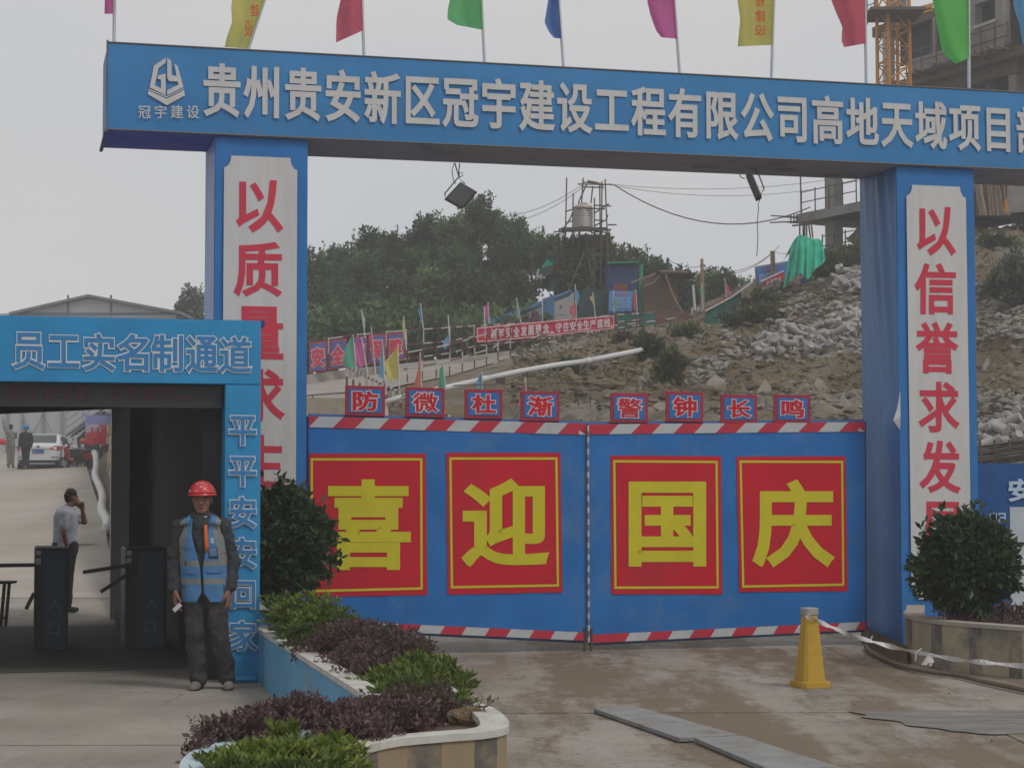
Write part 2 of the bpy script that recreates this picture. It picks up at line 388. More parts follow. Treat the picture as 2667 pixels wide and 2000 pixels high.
def rowY(k, X):
    ys_ = HR[k][1]
    if X <= XK[0]: return ys_[0]
    for i in range(len(XK) - 1):
        if X <= XK[i + 1]:
            t = (X - XK[i]) / (XK[i + 1] - XK[i]); return ys_[i] * (1 - t) + ys_[i + 1] * t
    return ys_[-1]
def hill(X, s):   # s = row coordinate
    k = min(int(s), len(HR) - 2); t = s - k
    return at(X, rowY(k, X) * (1 - t) + rowY(k + 1, X) * t, HR[k][0] * (1 - t) + HR[k + 1][0] * t)
def hillat(X, Y):
    for k in range(2, len(HR) - 1):
        a, b = rowY(k, X), rowY(k + 1, X)
        if b <= Y <= a: return hill(X, k + ((a - Y) / (a - b) if a > b else 0))
    return hill(X, 10)
def disp(p, X):
    d = noise.fractal(p * .35, 1.0, 2.1, 4) * .45 + noise.fractal(p * 1.6, .9, 2.1, 4) * .22
    rk = max(0, noise.noise(p * .5 + V((7, 3, 1)))) * .5 if X > 1500 else 0
    c = noise.cell(p * 1.1) * rk
    amp = 1 if X > 1340 else (.12 if X < 1250 else .5)
    if X < 1900: amp *= 1 - .75 * min(1, max(0, (p.y - 60) / 6))
    return (d + c) * amp
rows = []
sl = []
for k in range(len(HR) - 1):
    n = 3 if k < 2 else (26 if 3 <= k <= 9 else 10)
    sl += [k + i / n for i in range(n)]
sl.append(len(HR) - 1)
Xs = [300 + i * 9 for i in range(0, 300)] + [3000 + i * 60 for i in range(12)]
for s in sl:
    r = []
    for X in Xs:
        p = hill(X, s)
        if s > 2: p = p + V((0, -.6, .8)) * disp(p, X)
        r.append(p)
    rows.append(r)
def hill_mat():
    m = bpy.data.materials.new('hill_earth'); m.use_nodes = True; nt = m.node_tree; b = nt.nodes['Principled BSDF']
    pos = nd(nt, 'ShaderNodeNewGeometry').outputs['Position']
    c = mixc(nt, ramp(nt, nzt(nt, pos, .35, 6, .65), .35, .65), (.15, .115, .07), (.29, .225, .13))
    c = mixc(nt, ramp(nt, nzt(nt, pos, 2.3, 6, .75), .42, .62), c, (.19, .16, .125))
    c = mixc(nt, ramp(nt, nzt(nt, pos, .28, 5, .6, None, (0, .5, .4)), .50, .60, 0, .85), c, (.29, .265, .225))
    c = mixc(nt, ramp(nt, nzt(nt, pos, .5, 5, .7), .60, .68, 0, .6), c, (.28, .19, .07))
    v = nd(nt, 'ShaderNodeTexVoronoi'); v.inputs['Scale'].default_value = 1.1; v.feature = 'DISTANCE_TO_EDGE'; nt.links.new(pos, v.inputs['Vector'])
    c = mixc(nt, ramp(nt, v.outputs['Distance'], 0, .05, .55, 0), c, (.07, .055, .04))
    c = mixc(nt, ramp(nt, nzt(nt, pos, 7, 4, .8), .60, .72, 0, .7), c, (.36, .34, .30))
    c = mixc(nt, ramp(nt, nzt(nt, pos, 5, 4, .8, None, (1, 0, 0)), .58, .70, 0, .7), c, (.035, .03, .02))
    nt.links.new(c, b.inputs['Base Color']); b.inputs['Roughness'].default_value = .95; b.inputs['Specular IOR Level'].default_value = .1
    bn = nd(nt, 'ShaderNodeBump'); bn.inputs['Strength'].default_value = .9; bn.inputs['Distance'].default_value = .25
    nt.links.new(nzt(nt, pos, 2.2, 8, .75), bn.inputs['Height']); nt.links.new(bn.outputs[0], b.inputs['Normal'])
    return m
m_hill = hill_mat()
hb = MB(); hb.grid(rows); st(hb.obj('hill', m_hill, smooth=True))
# ------------------------------------------------------------ courtyard lane on the left
def cz(y): return 0 if y < 31.1 else (.0569 * (y - 31.1))
rows = []
for i in range(60):
    y = 31.06 + i * 1.3
    xe = -.23 * y + 1.0
    rows.append([V((xe - (j / 24) ** 1.3 * 60, y, cz(y) + .004 + (.15 * max(0, 1 - j / 3) if i > 8 else 0) + .02 * noise.noise(V((j, i * .4, 0))))) for j in range(25)])
m_lane = M('lane_concrete', (.40, .365, .32), .9, .10, .5, .2, 20, dirt=(.30, .25, .19), dsc=.3, damt=.6, stretch=(.5, 1, 1))
st(MB().grid(rows).obj('courtyard_road', m_lane, smooth=True))
# ============================================================ main gateway
gw = thing('gateway', 'big blue construction gateway with white lettering across its crossbeam', 'gateway', G(3.6, .4, 0))
def gbox(a0, b0, z0, a1, b1, z1): return MB().box(G(a0, b0, z0), U * (a1 - a0), N * (b1 - b0), Z * (z1 - z0))
ZT, ZB = 5.9475, 5.1047
bb = MB()  # crossbeam: front sheet with faint sag, then the box behind it
AE = 9.6
P = []
for j in range(9):
    P.append([G(-1.033 + (AE + 1.033) * i / 80, -.05 - .012 * math.sin(PI * j / 8) * (1 + noise.noise(V((i * .2, j * .5, 0)))), ZT - (ZT - ZB) * j / 8 + .006 * noise.noise(V((i * .3, 9, 0)))) for i in range(81)])
bb.grid(P)
beam = bb.obj('crossbeam', m_beam, gw, smooth=True)
gbox(-1.033, -.045, ZB + .02, AE, .95, ZT - .004).obj('beam_core', m_beam, beam)
# sagging underside cloth
P = [[G(-1.05 + (AE + 1.05) * i / 60, -.047 + 1.0 * j / 8, ZB - .004 - .03 * math.sin(PI * j / 8) * (1 + .6 * noise.noise(V((i * .4, j, 3))))) for i in range(61)] for j in range(9)]
MB().grid(P, lambda j, i: 1 if i < 7 else 0).obj('beam_underside', [m_under, M('underside_violet', (.17, .20, .46), .6, .2, 2)], gw, smooth=True)
MB().tube([G(-1.045, -.05, ZB - .01), G(-1.045, .97, ZB - .03), G(-1.045, .97, ZB + .01)], .02, 5).tube([G(-1.04, -.05, ZB - .02), G(-1.04, -.05, ZT + .02)], .012, 5).tube([G(-1.04, -.052, ZB), G(AE, -.052, ZB)], .01, 4).tube([G(-1.04, -.052, ZT), G(AE, -.052, ZT)], .009, 4).obj('frame_tube', M('frame_dark', (.16, .15, .14), .6), gw)
W, D, L2 = .905, .9125, 7.2108
for k, a0 in enumerate((0, L2)):
    mb = MB()
    z1 = ZB - .012
    P = [[G(a0 + W * i / 20, -.004 * math.sin(i * .9 + j * .35) - (.018 * abs(noise.noise(V((i * .35, j * .5, k * 5)))) if j < 4 else 0), z1 - z1 * j / 30) for i in range(21)] for j in range(31)]
    mb.grid(P)
    pil = mb.obj('pillar', m_pblue, gw, smooth=True)
    gbox(a0 + .012, .02, 0, a0 + W - .006, D, z1).obj('pillar_core', m_pblue, pil)
    # left side: loose tarp with drawn folds
    P = []
    for j in range(61):
        z = z1 * (1 - j / 60)
        r = []
        for i in range(31):
            b = .0 + D * i / 30
            f = (z / z1)
            fold = .030 * max(.08, f - .35) * noise.noise(V((b * 9 + (z1 - z) * .9, z * .5, k * 3 + 2))) * 2.2 + .035 * noise.noise(V((b * 2, z * .35, 1 + k)))
            fold *= math.sin(PI * min(1, max(0, i / 30))) ** .5 * (1 if k else .3)
            r.append(G(a0 - .004 - .02 * k * math.sin(PI * i / 30) + fold * .6, b, z))
        P.append(r)
    MB().grid(P).obj('side_tarp', m_pside if k else m_pale, pil, smooth=True)
    # white text panel with scooped corners
    fn = onb(-.022)
    x0, x1 = (.085, .80) if k == 0 else (.105, .80)
    zt = fn(640, 407).z if k == 0 else fn(2430, 484).z
    zb = fn(2400, 1560).z
    rr = .09; poly = []
    for cx, cz_, a_ in ((x0, zt, 0), (x1, zt, 1), (x1, zb, 2), (x0, zb, 3)):
        ang0 = [-90, -180, 90, 0][a_]
        for t in range(9):
            th = {0: -90 + 90 * t / 8, 1: 180 + 90 * t / 8, 2: 90 + 90 * t / 8, 3: 0 + 90 * t / 8}[a_]
            # scoop arcs centred on the corner
            th = math.radians(th)
            poly.append((cx + rr * .75 * math.cos(th), cz_ + rr * 1.3 * math.sin(th)))
    # order: TL arc goes from below corner to right of corner
    MB().prism([G(a0 + x, -.022, z) for x, z in poly], N * .006).obj('text_panel', m_white, pil)
    gl = GL()
    if k == 0: L_ = [('以', 615, 469, 737, 605), ('质', 609, 630, 734, 772), ('量', 612, 798, 738, 935), ('求', 614, 961, 741, 1103), ('生', 616, 1132, 741, 1270), ('存', 618, 1298, 743, 1436)]
    else: L_ = [('以', 2388, 539, 2489, 665), ('信', 2382, 686, 2489, 819), ('誉', 2386, 839, 2495, 973), ('求', 2393, 994, 2498, 1126), ('发', 2395, 1147, 2501, 1283), ('展', 2401, 1306, 2505, 1440)]
    for ch, *q in L_: glyph(gl, ch, qpx(*q, fn, .02), .028, .022, .004, True)
    gl.obj('character', m_red, pil)
# torn tarp strip on the right pillar corner
MB().add([G(L2 - .0, -.03, 2.70), G(L2 - .05, -.05, 2.50), G(L2 - .10, -.06, 2.38), G(L2 - .01, -.035, 2.28), G(L2 - .02, -.07, 2.42)], [(0, 1, 2, 4), (4, 2, 3)]).obj('torn_tarp', m_pole, gw)
# beam lettering
fn = onb(-.072); gl = GL()
T = '贵州贵安新区冠宇建设工程有限公司高地天域项目部'
def acoord(p): return (p - G0).dot(U)
a_0, a_1 = acoord(fn(578, 235)), acoord(fn(2600, 335)); dp = (a_1 - a_0) / 21
za0, zb0 = fn(578, 163).z, fn(578, 307).z; za1, zb1 = fn(2600, 272).z, fn(2600, 399).z
for i, ch in enumerate(T):
    a = a_0 + dp * i; t = i / 21; za = za0 + (za1 - za0) * t; zb = zb0 + (zb1 - zb0) * t; h = dp * .475
    glyph(gl, ch, [G(a - h, -.072, za), G(a + h, -.072, za), G(a + h, -.072, zb), G(a - h, -.072, zb)], .030, .020, .004)
gl.obj('character', m_white, gw)
# emblem
def zz(p): return fn(p[0] * .40687, p[1] * .40687)
em = MB()
for poly in ([(1060, 372), (985, 425), (957, 562), (1060, 612), (1060, 475), (1012, 485), (1008, 508), (1030, 512), (1030, 568), (990, 548), (1014, 440), (1060, 405)],
             [(1070, 372), (1096, 392), (1100, 485), (1130, 490), (1116, 410), (1137, 426), (1174, 560), (1070, 612), (1070, 580), (1142, 545), (1138, 525), (1082, 522), (1070, 500)],
             [(952, 570), (1066, 619), (1175, 567), (1176, 573), (1066, 627), (951, 577)],
             [(950, 583), (1066, 634), (1178, 580), (1184, 613), (1068, 677), (945, 605)]):
    em.prism([zz(p) - N * .004 for p in poly], -N * .003)
for ch, cx in (('冠', 925), ('宇', 1028), ('建', 1132), ('设', 1235)):
    glyph(em, ch, [zz((cx - 42, 672)), zz((cx + 42, 674)), zz((cx + 42, 764)), zz((cx - 42, 762))], .012, .008, .004)
em.obj('emblem', m_white, gw)
# ------------------------------------------------------------ gate leaves
def leafthing(lab, c, fnb, stripes_top, stripes_bot, panels, chars, sl):
    # c: TL,TR,BR,BL px
    fn = onb(fnb); TL, TR, BR, BL = [fn(*p) for p in c]
    t = thing('gate_leaf', lab, 'gate', V(((BL.x + BR.x) / 2, (BL.y + BR.y) / 2, 0)), 'leaves of the blue metal gate')
    def P2(u, v, o=0): return (TL.lerp(TR, u)).lerp(BL.lerp(BR, u), v) - N * o
    pts = [[P2(i / 40, j / 16, .008 * noise.noise(V((i * .3, j * .4, c[0][0])))) for i in range(41)] for j in range(17)]
    mb = MB().grid(pts); mb.obj('sheet', m_gblue, t, smooth=True)
    fr = MB()
    for a, b in ((TL, TR), (TR, BR), (BR, BL), (BL, TL)): fr.tube([a + N * .03, b + N * .03], .028, 4)
    for u in (.25, .5, .75): fr.tube([P2(u, 0, -.04), P2(u, 1, -.04)], .022, 4)
    fr.tube([P2(0, .5, -.04), P2(1, .5, -.04)], .022, 4)
    fr.obj('frame', M('gate_frame', (.04, .10, .26), .5), t)
    Wp = c[1][0] - c[0][0]
    for (v0, v1, x0, per, wd, sh, nm) in (stripes_top, stripes_bot):
        for base, mt in ((True, m_sred), (False, m_sgrey)):
            mb = MB()
            if base: mb.grid([[P2(i / 30, v0 + (v1 - v0) * j, .007) for i in range(31)] for j in range(2)])
            else:
                x = x0
                while x < c[1][0] + 40:
                    cl = lambda q: min(1, max(0, (q - c[0][0]) / Wp))
                    a, b = cl(x), cl(x + wd); e, f = cl(x - sh), cl(x + wd - sh)
                    mb = MB()
                    if b > a and f > e: mb.add([P2(a, v0, .009), P2(b, v0, .009), P2(f, v1, .009), P2(e, v1, .009)], [(0, 1, 2, 3)])
                    elif f > e: mb.add([P2(e, v0 * .4 + v1 * .6, .009), P2(f, v1, .009), P2(e, v1, .009)], [(0, 1, 2)])
                    if mb.f: mb.obj('warning_stripe', mt, t)
                    x += per
            if base: mb.obj('stripe_band', mt, t)
    for outer, inner, (ch, *q) in panels:
        f1 = onb(fnb - .008)
        mb = MB(); mb.prism([f1(*p) for p in outer], N * .003); pn = mb.obj('red_panel', m_gred, t)
        f2 = onb(fnb - .012); mb = MB()
        q1 = [f2(*p) for p in inner]; cc = sum(q1, V((0, 0, 0))) / 4
        def ins(p, d=.024):
            sgn = 1 if (p - cc).dot(U) > 0 else -1
            return p - U * sgn * d - Z * (1 if p.z > cc.z else -1) * d
        q2 = [ins(p) for p in q1]
        for i in range(4): mb.add([q1[i], q1[(i + 1) % 4], q2[(i + 1) % 4], q2[i]], [(0, 1, 2, 3)])
        mb.obj('yellow_border', m_gyel, pn)
        gl = MB(); glyph(gl, ch, qpx(*q, f2, sl), .036, .026, .002, True, n=12); gl.obj('lettering', m_gyel, pn)
    return t
LB = .45
lt = leafthing('left blue gate leaf with two red character panels, beside the tall shrub', [(804, 1084), (1526, 1103), (1527, 1668), (804, 1634)], LB,
    (0, .052, 830, 117.2, 61, 27, 't'), (.962, 1, 856, 117.2, 61, 13, 'b'),
    [([(805, 1181), (1108, 1181), (1113, 1549), (806, 1554)], [(809, 1193), (1100, 1193), (1101, 1535), (808, 1542)], ('喜', 847, 1248, 1070, 1484)),
     ([(1163, 1179), (1459, 1179), (1465, 1542), (1166, 1548)], [(1170, 1191), (1452, 1191), (1456, 1527), (1174, 1532)], ('迎', 1203, 1248, 1428, 1474))], None, -.0)
rt = leafthing('right blue gate leaf with two red character panels, beside the right pillar', [(1532, 1105), (2252, 1099), (2254, 1639), (1535, 1674)], LB,
    (0, .046, 1608, 108.6, 56, 25, 't'), (.962, 1, 1634, 109.6, 55, 13, 'b'),
    [([(1591, 1186), (1878, 1188), (1881, 1547), (1593, 1547)], [(1597, 1198), (1869, 1200), (1872, 1532), (1600, 1533)], ('国', 1637, 1254, 1839, 1475)),
     ([(1918, 1189), (2202, 1188), (2208, 1539), (1926, 1541)], [(1926, 1199), (2196, 1200), (2199, 1525), (1933, 1530)], ('庆', 1960, 1250, 2172, 1474))], None, 0)
fn = onb(LB)
for t, x in ((lt, 1523), (rt, 1540)):
    p = fn(x, 1660); MB().tube([V((p.x, p.y, 0)), p + Z * .1], .018, 6).obj('drop_bolt', m_steel, t)
p0, p1 = fn(1529, 1108), fn(1531, 1672)
MB().tube([p0 - N * .03, p1 - N * .03], .012, 5, stripe=.06).obj('edge_strip', [m_pole, m_grey], lt)
# ------------------------------------------------------------ signs standing on the gate
SG = [('防', 900, 1005, 1003, 1083), ('微', 1057, 1009, 1158, 1086), ('杜', 1211, 1014, 1309, 1090), ('渐', 1357, 1019, 1457, 1096), ('警', 1591, 1024, 1688, 1101), ('钟', 1735, 1020, 1832, 1098), ('长', 1878, 1028, 1972, 1101), ('鸣', 2017, 1028, 2111, 1101)]
SLB = ['first from the left, by the left pillar', 'second from the left, below the orange-red flag', 'third from the left', 'fourth from the left, beside the pink flag', 'fifth from the left, right of the gate seam', 'sixth from the left', 'seventh from the left', 'last on the right, nearest the right pillar']
m_sblue = M('sign_blue', (.03, .16, .44), .5, .08); m_sedge = M('sign_red', (.36, .03, .06), .6, .15, 3); m_sout = M('sign_outline', (.66, .60, .64), .6, .05)
for i, (ch, x0, y0, x1, y1) in enumerate(SG):
    f = onb(LB - .01); q = qpx(x0, y0, x1, y1, f, .03 if i in (0, 1, 5) else .01)
    t = thing('character_sign', 'small blue sign with red ' + ch + ', ' + SLB[i], 'sign', (q[3] + q[2]) / 2, 'small character signs along the gate top')
    mb = MB(); mb.prism(q, N * .03); mb.obj('board', m_sedge, t, bevel=.003)
    f2 = onb(LB - .015); d = 8.5
    MB().prism([p for p in qpx(x0 + d, y0 + d, x1 - d, y1 - d, f2, .02)], N * .003).obj('face', m_sblue, t)
    m = 15; q2 = qpx(x0 + m, y0 + m * .75, x1 - m, y1 - m * .75, f2, .02)
    gl = MB(); glyph(gl, ch, q2, .07, .07, .003, True); gl.obj('outline', m_sout, t)
    c = sum(q2, V((0, 0, 0))) / 4; q3 = [c + (p - c) * .92 for p in q2]
    gl = MB(); glyph(gl, ch, q3, .034 if ch not in '警微' else .02, .028 if ch not in '警微' else .014, .006, True); gl.obj('lettering', m_gred, t)
    MB().tube([q[3] + N * .03 + U * .05, q[3] + N * .03 + U * .05 - Z * .08], .01, 4).tube([q[2] + N * .03 - U * .05, q[2] + N * .03 - U * .05 - Z * .08], .01, 4).obj('bracket', m_steel, t)
# ------------------------------------------------------------ flags
FM = {}
def fmat(n, c, tr=.6):
    return M('flag_' + n, [min(.9, x * .88 + .10) for x in c], .7, .08, 3, trans=tr, spec=.1)
def flag(lab, col, depth, pole, edge, r=.018, group='coloured flags', dq=.0, chars=None, fold=.05, cat='flag'):
    # pole: (Xb,Yb,Xt,Yt); edge: list of (Y, Xfree) top to bottom; hoist from the first to last Y (+ optional hoist bottom)
    pb = at(pole[0], pole[1], depth); ptp = at(pole[2], pole[3], depth)
    t = thing('flag', lab, cat, pb, group)
    MB().tube([pb, ptp], r, 6).obj('pole', m_pole, t)
    yh0, yh1 = edge[0][0], edge[-1][0]
    hb = edge[-1][2] if len(edge[-1]) > 2 else yh1
    def px(Y): k = (Y - pole[1]) / (pole[3] - pole[1]); return pole[0] + (pole[2] - pole[0]) * k
    rows = []; n = 22; m = 12
    ph = R.uniform(0, 6)
    for j in range(n + 1):
        tt = j / n; Y = yh0 + (yh1 - yh0) * tt; yh = yh0 + (hb - yh0) * tt
        for a, b in zip(edge, edge[1:]):
            if a[0] <= Y <= b[0] + 1e-6: q = (Y - a[0]) / (b[0] - a[0]) if b[0] != a[0] else 0; xf = a[1] + (b[1] - a[1]) * q; break
        xh = px(yh); row = []
        for i in range(m + 1):
            u = i / m; x = xh + (xf - xh) * u; y = yh + (Y - yh) * u
            dd = depth + (math.sin(u * 5 + ph + tt * 2.5) * fold + math.sin(u * 11 + tt * 4 + ph) * fold * .35) * min(1, u * 2) - abs(r)
            row.append(at(x, y, dd))
        rows.append(row)
    cl = MB().grid(rows).obj('cloth', col, t, smooth=True)
    if chars:
        gl = MB()
        for ch, x0, y0, x1, y1 in chars:
            glyph(gl, ch, [at(x0, y0, depth - .12), at(x1, y0, depth - .12), at(x1, y1, depth - .12), at(x0, y1, depth - .12)], .01, .01, 0, True, mirror=True, n=4)
        gl.obj('lettering', M('flag_letter', (.62, .10, .04), .7), cl)
    return t
f_pink = fmat('pink', (.68, .10, .36)); f_yel = fmat('yellow', (.68, .60, .10)); f_red = fmat('red', (.70, .08, .13)); f_grn = fmat('green', (.10, .52, .14))
f_blu = fmat('blue', (.06, .18, .50)); f_lbl = fmat('light_blue', (.10, .38, .62)); f_tea = fmat('teal_green', (.06, .42, .24)); f_ora = fmat('orange', (.66, .14, .05))
f_pal = fmat('pale', (.60, .66, .62)); f_pgr = fmat('pale_green', (.20, .45, .32))
TGp = 'flags on the gateway crossbeam'
dB = 19.25
def db(X): return (hit(X, 300, G(0, .25, 0), N)).y
flag('pink flag at the left end of the gateway crossbeam', f_pink, db(297), (297, 112, 302, -260), [(-250, 262), (-100, 268), (0, 273), (37, 272)], group=TGp)
flag('slanting yellow flag on the crossbeam, second from the left', f_yel, db(640), (645, 132, 745, -170), [(-160, 640), (-60, 612), (20, 602), (60, 604), (100, 590), (123, 585, 128)], group=TGp, chars=[('建', 652, 12, 674, 44), ('设', 638, 54, 658, 96)])
flag('red flag on the crossbeam, left of the large green flag with the flap', f_red, db(945), (948, 150, 935, -260), [(-250, 880), (-60, 905), (0, 887), (50, 876), (112, 875, 80)], group=TGp)
flag('pale green flag with a folded lower corner on the crossbeam', f_grn, db(1258), (1262, 167, 1242, -260), [(-250, 1150), (-60, 1172), (0, 1172), (30, 1165), (60, 1166), (66, 1190, 79)], group=TGp)
flag('narrow dark blue flag on the crossbeam', f_blu, db(1460), (1468, 181, 1440, -220), [(-210, 1400), (-80, 1432), (0, 1428), (60, 1418), (85, 1430), (100, 1443, 101)], group=TGp)
flag('magenta pink flag on the crossbeam, left of the yellow lettered flag', f_pink, db(1760), (1770, 192, 1738, -250), [(-240, 1650), (-60, 1695), (6, 1686), (40, 1694), (80, 1708), (98, 1722, 102)], group=TGp)
flag('yellow flag with red characters on the crossbeam', f_yel, db(2010), (2009, 205, 2024, -260), [(-250, 1930), (-60, 1915), (0, 1920), (50, 1928), (122, 1921, 118)], group=TGp,
     chars=[('工', 1968, -38, 1994, -8), ('程', 1968, -6, 1992, 18), ('建', 1966, 28, 1994, 58), ('设', 1964, 66, 1996, 94)])
flag('red flag on the crossbeam in front of the crane mast', f_red, db(2255), (2256, 217, 2249, -260), [(-250, 2150), (-60, 2158), (0, 2164), (40, 2180), (70, 2194), (105, 2191), (124, 2198, 114)], group=TGp)
flag('bright green flag on the crossbeam in front of the unfinished building', fmat('bright_green', (.09, .55, .06)), db(2523), (2524, 230, 2521, -260), [(-250, 2420), (-60, 2422), (0, 2428), (60, 2440), (130, 2452), (160, 2474), (167, 2490, 152)], group=TGp)
flag('light blue flag at the right edge of the photo', f_lbl, db(2690), (2700, 250, 2690, -260), [(-250, 2600), (-60, 2660), (8, 2638), (30, 2643), (60, 2655), (110, 2662), (150, 2680, 150)], group=TGp)
# ------------------------------------------------------------ floodlights hanging under the beam
m_lamp = M('lamp_body', (.05, .05, .052), .5, .1)
d1 = 19.6
t = thing('floodlight', 'black square floodlight hanging askew by its cable under the crossbeam', 'floodlight', at(1200, 545, d1))
q = [at(1199, 474, d1), at(1243, 500, d1 + .04), at(1203, 545, d1), at(1157, 519, d1 - .04)]
MB().prism(q, V((0, .05, 0))).obj('housing', m_lamp, t, bevel=.006)
c = sum(q, V((0, 0, 0))) / 4
MB().prism([c + (p - c) * .86 - V((0, .004, 0)) for p in q], V((0, .006, 0))).obj('glass', M('lamp_glass', (.09, .095, .10), .25, .1), t)
MB().tube([at(1160, 512, d1 + .03), at(1158, 505, d1 + .03), at(1193, 463, d1 + .03), at(1211, 479, d1 + .03)], .007, 5).obj('bracket', m_lamp, t)
hk = onb(.5)
MB().tube([hk(1185, 426), at(1190, 445, d1), at(1196, 463, d1)], .006, 5).tube([hk(1197, 427), at(1195, 447, d1), at(1196, 463, d1)], .006, 5).tube([at(1196, 463, d1), at(1205, 458, d1), at(1205, 450, d1), at(1196, 452, d1), at(1194, 462, d1)], .004, 4).tube([hk(1183, 426), at(1177, 445, d1), at(1181, 470, d1), at(1187, 480, d1)], .004, 4).obj('cable', m_rub, t)
d2 = 20.2
t = thing('floodlight', 'floodlight seen edge-on hanging under the crossbeam near the right pillar', 'floodlight', at(1975, 518, d2))
q = [at(1942, 456, d2), at(1956, 451, d2), at(1981, 512, d2), at(1968, 518, d2)]
MB().prism(q, V((.03, .2, 0))).obj('housing', m_lamp, t, bevel=.004)
mb = MB()
for k in range(12):
    a = at(1957 + k * 2.0, 455 + k * 4.9, d2); mb.box(a, V((.014, 0, -.004)), V((.03, .2, 0)), V((.003, 0, .008)))
mb.obj('cooling_fin', m_grey, t)
MB().tube([hk(1966, 444), at(1976, 456, d2), at(1990, 492, d2), at(1977, 512, d2)], .008, 5).obj('bracket', m_lamp, t)
MB().tube([hk(1926, 452), at(1929, 462, d2), at(1940, 466, d2)], .005, 4).tube([at(1976, 515, d2), at(1979, 524, d2), at(1974, 530, d2), at(1976, 540, d2), at(1972, 580, d2), at(1974, 620, d2), at(1971, 668, d2)], .004, 4).obj('cable', m_rub, t)
# ============================================================ staff entrance on the left
PF = gnd(675, 1776); PF.z = 0
def Q(a, b, z): return PF + U * a + N * b + Z * z
def onq(b): return lambda X, Y: hit(X, Y, Q(0, b, 0), N)
def qbox(a0, b0, z0, a1, b1, z1): return MB().box(Q(a0, b0, z0), U * (a1 - a0), N * (b1 - b0), Z * (z1 - z0))
pe = thing('entrance_portal', 'bright blue staff entrance portal with outlined white characters and a dark passage', 'entrance', Q(-1.2, 2, 0))
f0 = onq(0); ztp = f0(673, 836).z; zbt = f0(640, 1001).z; wl = -(f0(586, 1200) - PF).dot(U)
qbox(-5.2, 0, zbt, 0, .28, ztp).obj('header', m_cyan, pe, bevel=.006)
P = [[Q(-wl + wl * i / 14, -.004 - .012 * abs(noise.noise(V((i * .3, j * .25, 8)))) , (zbt - .01) * (1 - j / 40)) for i in range(15)] for j in range(41)]
MB().grid(P).obj('post_cover', m_cyan, pe, smooth=True)
qbox(-wl, .004, .0, 0, .28, zbt - .004).obj('post', m_cyan, pe)
MB().tube([Q(-wl + .05, -.02, .03), Q(-.03, -.02, .03)], .03, 6).obj('hem_roll', m_cyan, pe)
qbox(-5.2, .30, ztp - .02, .07, 9, ztp + .03).obj('roof_slab', M('roof_blue', (.03, .05, .20), .5), pe)
# side wall, far wall, columns of the passage
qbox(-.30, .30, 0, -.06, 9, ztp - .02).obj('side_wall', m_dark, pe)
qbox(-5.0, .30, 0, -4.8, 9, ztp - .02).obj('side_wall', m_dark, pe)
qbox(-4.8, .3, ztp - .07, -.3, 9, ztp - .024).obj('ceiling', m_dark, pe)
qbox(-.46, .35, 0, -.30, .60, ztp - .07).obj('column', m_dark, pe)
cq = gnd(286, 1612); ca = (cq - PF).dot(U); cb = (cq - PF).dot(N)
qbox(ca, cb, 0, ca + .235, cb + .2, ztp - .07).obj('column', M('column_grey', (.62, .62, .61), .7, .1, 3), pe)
MB().box(Q(-4.8, 1.5, .004), U * 4.5, N * 6.4, Z * .008).obj('floor_shade', M('floor_shade', (.12, .112, .10), .9, .2, 2), pe)  # roof shade on the passage floor, put in as a thin dark sheet
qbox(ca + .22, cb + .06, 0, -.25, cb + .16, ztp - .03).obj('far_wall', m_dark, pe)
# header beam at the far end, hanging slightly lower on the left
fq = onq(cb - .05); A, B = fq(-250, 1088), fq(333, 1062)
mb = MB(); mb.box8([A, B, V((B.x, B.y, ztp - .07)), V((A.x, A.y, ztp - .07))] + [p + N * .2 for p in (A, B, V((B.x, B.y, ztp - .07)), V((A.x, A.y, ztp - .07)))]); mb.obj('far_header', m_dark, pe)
# lettering
gl = GL(); gi = GL(); fl = onq(-.004)
for i, ch in enumerate('职员工实名制通道'):
    cx = [-44, 75, 166, 258, 346, 436, 526, 613][i]; yc = 914 + (cx - 75) * .0185; hh = [50.5, 50, 44, 51, 50.5, 50.5, 49, 49][i]; ww = 43
    q = qpx(cx - ww, yc - hh, cx + ww, yc + hh, fl, .018)
    glyph(gl, ch, q, .064, .056, .004, True, n=10); c = sum(q, V((0, 0, 0))) / 4
    glyph(gi, ch, [c + (p - c) * .95 for p in q], .024, .018, .008, True)
for ch, x0, y0, x1, y1 in (('平', 594, 1081, 669, 1162), ('平', 594, 1187, 669, 1269), ('安', 595, 1291, 669, 1376), ('安', 595, 1397, 669, 1482), ('回', 600, 1510, 666, 1586), ('家', 595, 1613, 670, 1697)):
    q = qpx(x0, y0, x1, y1, fl, .018)
    glyph(gl, ch, q, .064, .056, .02, True, n=10); c = sum(q, V((0, 0, 0))) / 4
    glyph(gi, ch, [c + (p - c) * .94 for p in q], .024, .018, .026, True)
gl.obj('character_outline', M('outline_white', (.66, .68, .68), .6, .04), pe); gi.obj('character', m_cyl, pe)
# LED sign under the header
fz = onq(.1); zl = fz(300, 1060).z
ld = thing('led_sign', 'dark unlit LED text board under the blue entrance header', 'led sign', Q(-2.4, .1, zl))
qbox(-4.7, .1, zl, -wl - .02, .2, zbt - .006).obj('board', m_black, ld)
gl = MB(); fl2 = onq(.09)
for i, ch in enumerate('刷卡放考勤 没有刷员工'):
    if ch == ' ': continue
    cx = 40 + i * 44; glyph(gl, ch, qpx(cx - 19, 1000, cx + 19, 1046, fl2, .0), .01, .01, .003, False, n=4)
gl.obj('lettering', m_led, ld)
